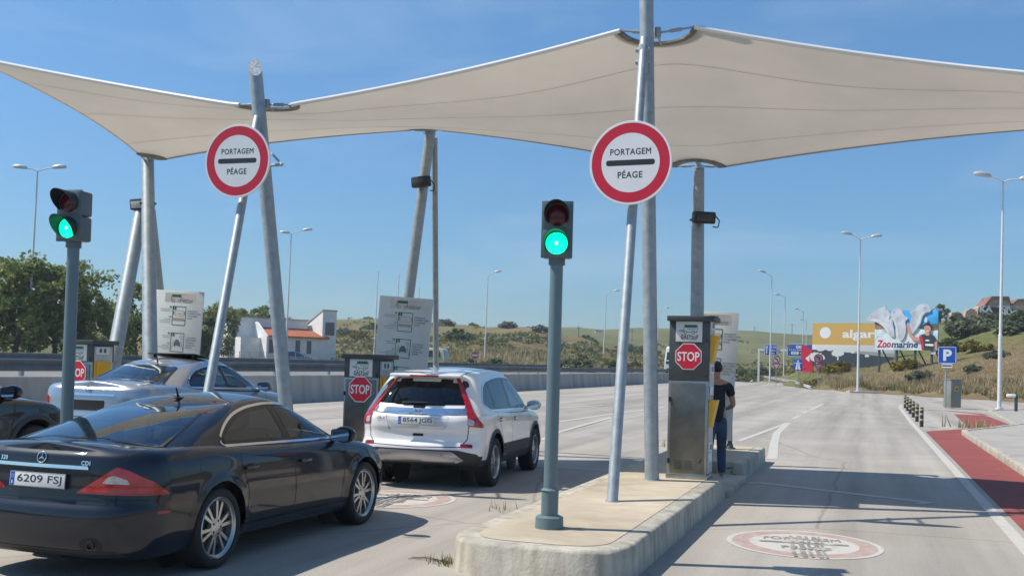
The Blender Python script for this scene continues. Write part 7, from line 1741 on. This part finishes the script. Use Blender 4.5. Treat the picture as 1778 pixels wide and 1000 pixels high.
def gantry():
    dep = 135; b = ground_at(1345, dep); g = empty("direction_sign", b, R(-6), "blue motorway direction sign on a white portal frame, arrow on its left panel", "road sign"); k = dep / FPX
    def P(px, py): return ((px - 1345) * k, 1.76 + (641.7 - py) * k - b.z)
    mb = MB(); x, z = P(1317, 607.5); mb.box((x, .2, z / 2 - .2), (.26, .26, z + .5)); x2, _ = P(1405, 607); mb.box(((x + x2) / 2, .2, z), (x2 - x + .26, .22, .26)); mb.box((x2, .2, z / 2 - .2), (.26, .26, z + .2)); mb.build("portal_frame", LAMPW, g)
    def pan(x0, x1, y0, y1, nm):
        a, z1 = P(x0, y0); c, z0 = P(x1, y1); mb = MB(); mb.box(((a + c) / 2, 0, (z0 + z1) / 2), (c - a, .06, z1 - z0), .01); o = mb.build(nm, BLUES, g); mb = MB(); w_, h_ = c - a - .1, z1 - z0 - .1
        rr = rrect(w_, h_, .08); stroke(mb, rr + rr[:1], .05, ((a + c) / 2, -.036, (z0 + z1) / 2), RX, RZ); mb.build("white_border", WHITES, o); return o
    o = pan(1327, 1349, 597.5, 617.5, "sign_panel"); mb = MB(); x, z = P(1331, 607.5); stroke(mb, [(x, z - .45), (x, z + .4)], .1, (0, -.04, 0), RX, RZ); mb.flat([(x - .16, z + .3), (x + .16, z + .3), (x, z + .6)], (0, -.04, 0), RX, RZ)
    for t, px, py, h in (("A 22", 1342, 602.5, .26), ("Lisboa", 1341, 608, .22), ("Faro", 1341, 613, .22)): x, z = P(px, py); mb.text(t, (x, -.042, z), RX, RZ, h=h, bold=.02)
    mb.build("lettering", WHITES, o)
    o = pan(1365.5, 1396, 596, 618, "sign_panel"); mb = MB()
    for t, px, py, h in (("V. R. S.to António", 1381, 606.5, .22), ("Beja", 1390, 612.5, .22)): x, z = P(px, py); mb.text(t, (x, -.042, z), RX, RZ, h=h, wd=1.8 if len(t) > 6 else None, bold=.02)
    for t, px, py in (("N 122", 1387, 601.5), ("IC 27", 1379, 612)): 
        x, z = P(px, py); mb.mat(0); mb.flat(rrect(.95, .36, .05, x, z), (0, -.042, 0), RX, RZ); mb.mat(1); mb.text(t, (x, -.046, z), RX, RZ, h=.2, bold=.02)
    mb.mat(2); x, z = P(1368.5, 600); mb.flat(rrect(.4, .4, .04, x, z), (0, -.042, 0), RX, RZ); mb.build("lettering", [WHITES, INK, M("brown_symbol", (.35, .12, .04), .5)], o)
gantry()
def motorway_sign():
    dep = 112; b = ground_at(1385.5, dep); g = empty("motorway_sign", b, R(-6), "square blue motorway sign with white road symbol before the red panel", "road sign"); k = dep / FPX; c = 1.76 + (642.8 - 633) * k - b.z; s = 15.5 * k
    mb = MB(); mb.box((0, 0, c), (s, .04, s * 1.3), .01); mb.build("panel", BLUES, g); mb = MB(); q = Vector((0, -.024, c)); 
    for sg in (-1, 1): mb.flat([(sg * .06 * s, .5 * s), (sg * .02 * s, .5 * s), (sg * .05 * s, -.55 * s), (sg * .3 * s, -.55 * s)][::sg], q, RX, RZ)
    stroke(mb, [(-.38 * s, .18 * s), (.38 * s, .18 * s)], .07 * s, q, RX, RZ); mb.build("road_symbol", WHITES, g); mb = MB(); mb.cyl((0, .05, -.3), (0, .05, c), .05, None, 8); mb.build("post", GALV, g)
motorway_sign()
def parking():
    b = onZ(1643, 708, .06); dep = proj(b)[2]; k = dep / FPX; g = empty("parking_sign", b, R(-4), "blue parking sign with white letter P and small plate below", "road sign")
    H = lambda py: 1.76 + (650 - py) * k - b.z
    mb = MB(); mb.cyl((-.05, .05, 0), (-.03, .05, H(602)), .04, None, 10); mb.build("post", GALV, g)
    c = H(616.5); s = 30 * k; mb = MB(); mb.prism(rrect(s, s, .06), (0, .012, c), RX, RZ, (0, -.024, 0)); o = mb.build("panel", BLUES, g)
    mb = MB(); rr = rrect(s * .93, s * .93, .05); stroke(mb, rr + rr[:1], .025, (0, -.014, c), RX, RZ); mb.text("P", (.02, -.014, c), RX, RZ, h=s * .66, wd=s * .46, bold=.04); mb.build("lettering", WHITES, o)
    c = H(635); mb = MB(); mb.prism(rrect(17 * k, 7 * k, .02), (0, .012, c), RX, RZ, (0, -.02, 0)); o = mb.build("distance_plate", WHITES, g); mb = MB(); stroke(mb, [(-.2, 0), (.2, 0)], .07, (0, -.01, c), RX, RZ); mb.build("plate_print", INK, o)
    b = onZ(1653, 707, .06); g = empty("ticket_machine", b, R(24), "grey roadside cabinet with yellow sticker next to the parking sign", "cabinet"); w_ = .55; h_ = 49 * k
    mb = MB(); mb.box((0, 0, h_ / 2), (w_, .75, h_), .02); mb.box((0, 0, h_ + .01), (w_ + .06, .8, .05), .01); mb.build("housing", M("cabinet_grey", (.22, .225, .2), .55, .2, var=.15, vscale=2), g)
    mb = MB(); mb.box((w_ / 2 + .005, 0, h_ / 2), (.02, .7, h_ - .06), .004); mb.build("side_door", M("side_door_dark", (.06, .065, .065), .5), g)
    mb = MB(); mb.box((.02, -.38, h_ * .68), (.2, .01, .26)); mb.mat(1); mb.box((.03, -.386, h_ * .66), (.1, .006, .1)); mb.build("sticker", [M("yellow_sticker", (.6, .36, .02), .5), INK], g)
    b = onZ(1764, 714, .06); k = proj(b)[2] / FPX; g = empty("path_light", b, 0, "short dark post with white lamp head at the pavement's right edge", "path light"); mb = MB(); mb.box((0, 0, 14 * k), (.14, .14, 28 * k), .02); mb.build("post", DKSTEEL, g); mb = MB(); mb.box((-.22, 0, 27 * k), (.42, .22, .16), .05); mb.build("lamp_head", WHITE, g)
parking()
# ---- bollards
def bollards():
    first = None; BK = M("bollard_black", (.03, .03, .032), .5); BY = M("bollard_yellow", (.44, .37, .20), .5)
    a = onZ(1600, 741, 0); c = onZ(1571.5, 708.5, 0); labs = ["nearest black and yellow bollard in the row along the lane edge", "second nearest striped bollard of the row along the lane edge", "third nearest striped bollard of the row along the lane edge", "fourth nearest striped bollard of the row along the lane edge", "second farthest striped bollard of the row along the lane edge", "farthest striped bollard of the row along the lane edge"]
    for i in range(6):
        p = a.lerp(c, i / 5)
        if first is None:
            g = empty("bollard", (0, 0, 0)); mb = MB(); mb.lathe([(.062, 0), (.062, .56), (.057, .6), (.035, .62), (.001, .625)], (0, 0, 0), (0, 0, 1), 16); mb.build("post", BK, g)
            for z in (.2, .38, .52): mb = MB(); mb.lathe([(.0642, z), (.0642, z + .06)], (0, 0, 0), (0, 0, 1), 16); mb.build("yellow_band", BY, g)
            first = g; o = g
        else: o = copy_tree(first)
        o.location = (p.x, p.y, 0); o.scale = (1, 1, 1.05); tag(o, labs[i], "bollard", "striped bollards in a row")
bollards()
# ---- short guardrail at the mouth of the slip road
def short_rail():
    a = onZ(1408, 676, 0); c = onZ(1306, 657, 0); d = (c - a); L_ = d.length; rz = math.atan2(d.y, d.x); g = empty("guardrail", a, rz, "short pale guardrail at the right where the grassy bank begins", "guardrail")
    prof = [(0, -.155), (-.035, -.14), (-.06, -.10), (-.035, -.05), (0, 0), (-.035, .05), (-.06, .10), (-.035, .14), (0, .155)]; m = M("pale_guardrail", (.42, .43, .43), .5, .4, var=.15, vscale=.6)
    mb = MB(); n = len(prof); sec = [(0, .18), (L_ * .18, .5), (L_ * .55, .62), (L_, .62)]; vs = []
    for x, z in sec: vs += [(x, -p[0], z + p[1]) for p in prof]
    mb.add(vs, [[k * n + i, k * n + i + 1, (k + 1) * n + i + 1, (k + 1) * n + i] for k in range(len(sec) - 1) for i in range(n - 1)]); o = mb.build("rail_beam", m, g); o.modifiers.new("t", 'SOLIDIFY').thickness = .006
    for x in [L_ * t for t in (.2, .4, .6, .8, .98)]: mb = MB(); mb.box((x, -.08, .28), (.1, .1, .66), .01); mb.build("post", GALV, g)
short_rail()
mb = MB(); a = onZ(1281, 657, 0); c = onZ(1312, 656.5, 0); g = empty("hedge", a, 0, "low dark hedge line where the far road leaves the plaza", "hedge"); rnd = random.Random(5)
for i in range(40): leaves(mb, a.lerp(c, i / 39) - a + Vector((0, .3, .35)), .5, 30, .12, rnd)
mb.build("foliage", LEAF2, g, sharp=180)
# ---- no entry sign beyond the barrier
def no_entry():
    dep = 102; b = ground_at(824, dep); b.z = .85; g = empty("no_entry_sign", b, math.atan2(CR.y, CR.x), "faded round red no-entry sign behind the white SUV's roof", "road sign"); k = dep / FPX; c = 1.76 + (627.6 - 616.5) * k - b.z; r = 7 * k
    mb = MB(); mb.lathe([(.001, 0), (r, 0), (r, -.03), (.001, -.03)], (0, 0, c), (0, -1, 0), 32); o = mb.build("disc", M("faded_red", (.52, .11, .10), .5), g); mb = MB(); mb.flat(rrect(r * 1.45, r * .42, .02), (0, -.004, c), RX, RZ); ring_faces(mb, r * .93, r, (0, -.004, c), RX, RZ, 32); mb.build("white_bar", WHITES, o); mb = MB(); mb.cyl((0, .04, -.1), (0, .04, c), .035, None, 8); mb.build("post", GALV, g)
no_entry()
# ---- vehicles on the side road
def far_vehicle(name, prof, W_, loc, rz, label, cat, mat, wins, wheels, extras=None):
    g = empty(name, loc, rz, label, cat); mb = MB(); n = len(prof); vs = []
    for sx, kx in ((-1, .90), (-1, 1), (1, 1), (1, .90)):
        pass
    secs = [(-W_ / 2 * .86, .93), (-W_ / 2, 1.0), (W_ / 2, 1.0), (W_ / 2 * .86, .93)]
    cy = sum(p[0] for p in prof) / n; cz = sum(p[1] for p in prof) / n
    def tum(z): return 1 - .16 * max(0, min(1, (z - cz) / (max(p[1] for p in prof) - cz))) ** 1.3
    for i, (x, s) in enumerate(secs):
        for y, z in prof: vs.append((x * tum(z), cy + (y - cy) * (s if i in (0, 3) else 1) * 1, cz + (z - cz) * (1.0)))
    vs2 = []
    for i, (x, s) in enumerate(secs):
        for y, z in prof:
            f = 1.0 if i in (1, 2) else .985; vs2.append(((x if i in (1, 2) else math.copysign(W_ / 2 + .0, x)) * tum(z), y, z))
    a = [(-W_ / 2 * tum(z), y, z) for y, z in prof]; b = [(W_ / 2 * tum(z), y, z) for y, z in prof]
    mb.add(a + b, [list(range(n))[::-1], list(range(n, 2 * n))] + [[i, (i + 1) % n, n + (i + 1) % n, n + i] for i in range(n)]); bm = bmesh.new(); me = bpy.data.meshes.new("t"); me.from_pydata([tuple(v) for v in mb.v], [], mb.f); bm.from_mesh(me); bmesh.ops.recalc_face_normals(bm, faces=bm.faces); bmesh.ops.bevel(bm, geom=bm.edges[:], offset=.09, segments=3, affect='EDGES', profile=.6, clamp_overlap=True); bm.verts.index_update(); m2 = MB(); m2.add([v.co for v in bm.verts], [[v.index for v in f.verts] for f in bm.faces]); bm.free(); bpy.data.meshes.remove(me); m2.build("body", mat, g, sharp=30)
    for nm, poly, plane in wins:
        mb = MB()
        if plane == 'side':
            for sg in (-1, 1): mb.add([(sg * (W_ / 2 * tum(z) + .012), y, z) for y, z in poly], [list(range(len(poly)))])
        else:
            (y, z), (y2, z2), hw = poly; mb.add([(-hw, y, z), (hw, y, z), (hw * .88, y2, z2), (-hw * .88, y2, z2)], [[0, 1, 2, 3]])
        mb.build(nm, M("dark_window", (.02, .025, .03), .08, coat=.5), g)
    for y, r in wheels:
        for sg in (-1, 1): mb = MB(); mb.lathe([(r * .6, -.1), (r, -.1), (r, .1), (r * .6, .1), (.001, .06)], (sg * W_ * .46, y, r), (sg, 0, 0), 20); mb.build("wheel", RUBBER, g)
    if extras: extras(g)
    return g
hatch = [(-1.95, .35), (-2.0, .85), (-1.8, 1.02), (-1.35, 1.42), (-.3, 1.48), (.35, 1.4), (1.1, .98), (1.85, .82), (2.0, .5), (1.95, .3)]
p = ground_at(512, 112); far_vehicle("hatchback_car", hatch, 1.75, (p.x, p.y, p.z), math.atan2(CR.y, CR.x) - math.pi / 2 + R(8), "small blue hatchback parked in front of the white house", "car", paint("blue_paint", (.03, .13, .30), .2, .3), [("side_window", [(-1.5, .98), (-1.2, 1.36), (-.3, 1.42), (.25, 1.36), (.95, 1.0)], 'side'), ("windscreen", ((1.12, 1.02), (.42, 1.38), .68), 'x')], [(-1.25, .31), (1.3, .31)])
vanp = [(-2.2, .4), (-2.25, 1.2), (-2.1, 1.95), (-1.7, 2.05), (.9, 2.05), (1.4, 1.75), (1.9, 1.2), (2.35, 1.0), (2.4, .4)]
p = ground_at(733, 92); p.z = .83; far_vehicle("yellow_van", vanp, 1.8, (p.x, p.y, p.z), math.atan2(CR.y, CR.x) + math.pi / 2 - R(12), "pale yellow van partly behind the centre mast on the side road", "van", paint("cream_yellow_paint", (.50, .48, .26), 0, .35), [("side_window", [(-1.9, 1.25), (-1.8, 1.8), (-.3, 1.82), (-.3, 1.25)], 'side'), ("side_window", [(-.1, 1.25), (-.1, 1.82), (.85, 1.82), (1.5, 1.25)], 'side'), ("rear_window", ((-2.26, 1.25), (-2.13, 1.85), .7), 'x')], [(-1.4, .33), (1.5, .33)])
busp = [(-5.5, .4), (-5.6, 2.0), (-5.45, 3.1), (-5.2, 3.25), (5.0, 3.25), (5.4, 3.05), (5.6, 1.6), (5.6, .4)]
p = ground_at(1150, 118); p = Vector((p.x, p.y, .83)); far_vehicle("white_coach", busp, 2.5, (p.x + 1.2, p.y + 5, p.z), R(180) + R(4), "white coach approaching on the side road between the tall mast and the front cabinet", "bus", WPNT, [("windscreen", ((5.63, 1.25), (5.50, 2.6), 1.1), 'x'), ("side_window", [(-5.2, 1.6), (-5.2, 2.7), (4.9, 2.7), (5.1, 1.6)], 'side')], [(-3.4, .48), (3.6, .48)], lambda g: (lambda mb: (mb.box((0, 5.62, .62), (2.0, .06, .3), .02), mb.build("bumper", DARKP, g)))(MB()))
# ================================================================== MAN BEHIND THE CABINET
def person():
    b = onZ(1241, 838, .1); z0 = .101
    g = empty("person", (b.x, b.y, z0), R(24), "man in dark T-shirt and blue jeans facing the front toll cabinet, seen from behind", "person")
    # local: faces +y; x to his right
    def skin(name, joints, edges, mat, levels=2, root=0):
        me = bpy.data.meshes.new(name); me.from_pydata([j[0] for j in joints], edges, []); me.materials.append(mat)
        o = bpy.data.objects.new(name, me); COL.objects.link(o)
        m = o.modifiers.new("s", 'SKIN'); m.use_smooth_shade = True
        for v, j in zip(me.skin_vertices[0].data, joints): v.radius = (j[1], j[2] if len(j) > 2 else j[1])
        me.skin_vertices[0].data[root].use_root = True
        s = o.modifiers.new("b", 'SUBSURF'); s.levels = levels; s.render_levels = levels
        dg = bpy.context.evaluated_depsgraph_get(); dg.update(); m2 = bpy.data.meshes.new_from_object(o.evaluated_get(dg), depsgraph=dg)
        bpy.data.objects.remove(o); bpy.data.meshes.remove(me); m2.name = name
        for p in m2.polygons: p.use_smooth = True
        o = bpy.data.objects.new(name, m2); COL.objects.link(o); o.parent = g; return o
    SK = M("skin", (.42, .22, .14), .55, var=.08, vscale=20); JE = M("blue_jeans", (.035, .062, .11), .85, var=.3, vscale=7, bump=.3, bscale=60); TS = M("dark_tshirt", (.012, .014, .022), .85, bump=.25, bscale=25); HA = M("dark_hair", (.012, .010, .009), .6, bump=.4, bscale=120); SH = M("black_shoes", (.02, .02, .022), .5)
    # one continuous body: legs, trunk, neck, head and arms
    J = [((0, 0, .96), .135, .105), ((0, .0, 1.14), .135, .10), ((0, -.01, 1.32), .165, .105), ((0, -.01, 1.43), .12, .085), ((0, .01, 1.50), .055, .058), ((0, .025, 1.56), .058, .062), ((0, .035, 1.63), .074, .092), ((0, .03, 1.71), .066, .082),
         ((-.10, 0, .88), .085, .09), ((-.105, .02, .5), .058, .062), ((-.11, -.01, .09), .04, .043), ((.10, 0, .88), .085, .09), ((.11, .05, .5), .058, .062), ((.115, .02, .09), .04, .043),
         ((-.20, -.01, 1.41), .058, .06), ((-.25, .02, 1.13), .043, .044), ((-.21, .26, 1.13), .031, .033), ((-.20, .33, 1.14), .026, .034),
         ((.20, -.01, 1.41), .058, .06), ((.27, -.02, 1.13), .043, .044), ((.24, .22, 1.07), .031, .033), ((.235, .29, 1.075), .026, .034)]
    E = [(0, 1), (1, 2), (2, 3), (3, 4), (4, 5), (5, 6), (6, 7), (0, 8), (8, 9), (9, 10), (0, 11), (11, 12), (12, 13), (3, 14), (14, 15), (15, 16), (16, 17), (3, 18), (18, 19), (19, 20), (20, 21)]
    skin("body", J, E, SK)
    g.scale = (.92, .92, 1)
    # clothes a little larger than the body underneath
    JT = [((0, 0, .82), .155, .125), ((0, 0, .98), .152, .12), ((0, 0, 1.16), .155, .118), ((0, -.01, 1.32), .178, .118), ((0, -.01, 1.42), .135, .098), ((0, .0, 1.462), .075, .072), ((-.195, -.01, 1.405), .078, .08), ((-.232, .0, 1.24), .072, .072), ((.195, -.01, 1.405), .078, .08), ((.24, -.01, 1.24), .072, .072)]
    skin("t_shirt", JT, [(0, 1), (1, 2), (2, 3), (3, 4), (4, 5), (4, 6), (6, 7), (4, 8), (8, 9)], TS, root=0)
    JJ = [((0, 0, 1.06), .146, .115), ((0, 0, .90), .145, .118), ((-.098, 0, .80), .092, .1), ((-.105, .02, .5), .074, .078), ((-.11, -.005, .12), .062, .068), ((.098, 0, .80), .092, .1), ((.11, .05, .5), .074, .078), ((.115, .022, .12), .062, .068)]
    skin("jeans", JJ, [(0, 1), (1, 2), (2, 3), (3, 4), (1, 5), (5, 6), (6, 7)], JE, root=0)
    for sx, sy in ((-.11, -.01), (.115, .02)): skin("shoe", [((sx, sy - .06, .045), .04, .042), ((sx, sy + .05, .05), .042, .048), ((sx, sy + .14, .036), .042, .034), ((sx, sy + .19, .03), .03, .026)], [(0, 1), (1, 2), (2, 3)], SH, root=1)
    # hair cap, ears, face
    mb = MB(); bm = bmesh.new(); bmesh.ops.create_uvsphere(bm, u_segments=24, v_segments=16, radius=1); bm.verts.index_update(); vs = []
    for v in bm.verts:
        q = v.co; k = 1 + .02 * noise.noise(q * 4); vs.append(Vector((q.x * .083 * k, .022 + q.y * .102 * k, 1.672 + q.z * .095 * k)))
    fs = [[v.index for v in f.verts] for f in bm.faces if not (sum(v.co.y for v in f.verts) / len(f.verts) > .25 and sum(v.co.z for v in f.verts) / len(f.verts) < .45) and sum(v.co.z for v in f.verts) / len(f.verts) > -.72]
    bm.free(); mb.add(vs, fs); mb.build("hair", HA, g)
    for sg in (-1, 1):
        mb = MB(); mb.tube([Vector((sg * .082, .02, 1.645)) + Vector((sg * .012 * math.sin(a), .018 * math.cos(a), .03 * math.sin(a))) for a in [i * .5236 for i in range(12)]], .009, 6, closed=True); mb.box((sg * .082, .02, 1.645), (.012, .026, .045), .005); mb.build("ear", SK, g)
        mb = MB(); mb.lathe([(.001, 0), (.012, .004), (.016, .012)], (sg * .032, .115, 1.635), (0, -1, 0), 12); mb.build("eye", M("eye_white", (.6, .58, .55), .3), g)
    mb = MB(); mb.add([(-.011, .118, 1.645), (.011, .118, 1.645), (.016, .118, 1.598), (-.016, .118, 1.598), (0, .145, 1.603)], [[0, 3, 4], [0, 4, 1], [1, 4, 2], [3, 2, 4]]); mb.build("nose", SK, g)
    mb = MB(); mb.tube([(-.025, .113, 1.572), (0, .12, 1.57), (.025, .113, 1.572)], [.004, .007, .004], 6); mb.build("mouth", M("lips", (.36, .14, .11), .5), g)
    # hands: palm and five bent fingers
    for sg, w0, d in ((-1, Vector((-.20, .33, 1.14)), Vector((.05, 1, .1)).normalized()), (1, Vector((.235, .29, 1.075)), Vector((-.1, 1, .0)).normalized())):
        sd_ = d.cross(RZ).normalized(); up = sd_.cross(d)
        for k in range(4):
            s = w0 + d * .05 + sd_ * (-.03 + .02 * k) * 1; L_ = (.07, .082, .076, .06)[k]; skin("finger", [(s - d * .04, .012), (s + d * L_ * .3, .0095), (s + d * L_ * .65 - up * .014, .0085), (s + d * L_ * .9 - up * .036, .007)], [(0, 1), (1, 2), (2, 3)], SK, 1)
        t = w0 - sd_ * sg * .02; skin("thumb", [(t, .013), (t - sd_ * sg * .03 + d * .025, .011), (t - sd_ * sg * .04 + d * .055 - up * .008, .009)], [(0, 1), (1, 2)], SK, 1)
person()
# ================================================================== HAZE
HZ = bpy.data.materials.new("haze_air"); HZ.use_nodes = True; nt = HZ.node_tree; nt.nodes.clear()
o_ = nt.nodes.new("ShaderNodeOutputMaterial"); pv_ = nt.nodes.new("ShaderNodeVolumePrincipled"); pv_.inputs["Color"].default_value = (.86, .92, 1, 1); pv_.inputs["Density"].default_value = .00048; pv_.inputs["Anisotropy"].default_value = .3
nt.links.new(pv_.outputs[0], o_.inputs["Volume"])
mb = MB(); mb.add([(x, y, z) for z in (-3.0, 34.0) for x, y in ((-1900, -1900), (1900, -1900), (1900, 1900), (-1900, 1900))], [[3, 2, 1, 0], [4, 5, 6, 7], [0, 1, 5, 4], [1, 2, 6, 5], [2, 3, 7, 6], [3, 0, 4, 7]])
tag(mb.build("haze", HZ, sharp=180), kind="stuff")
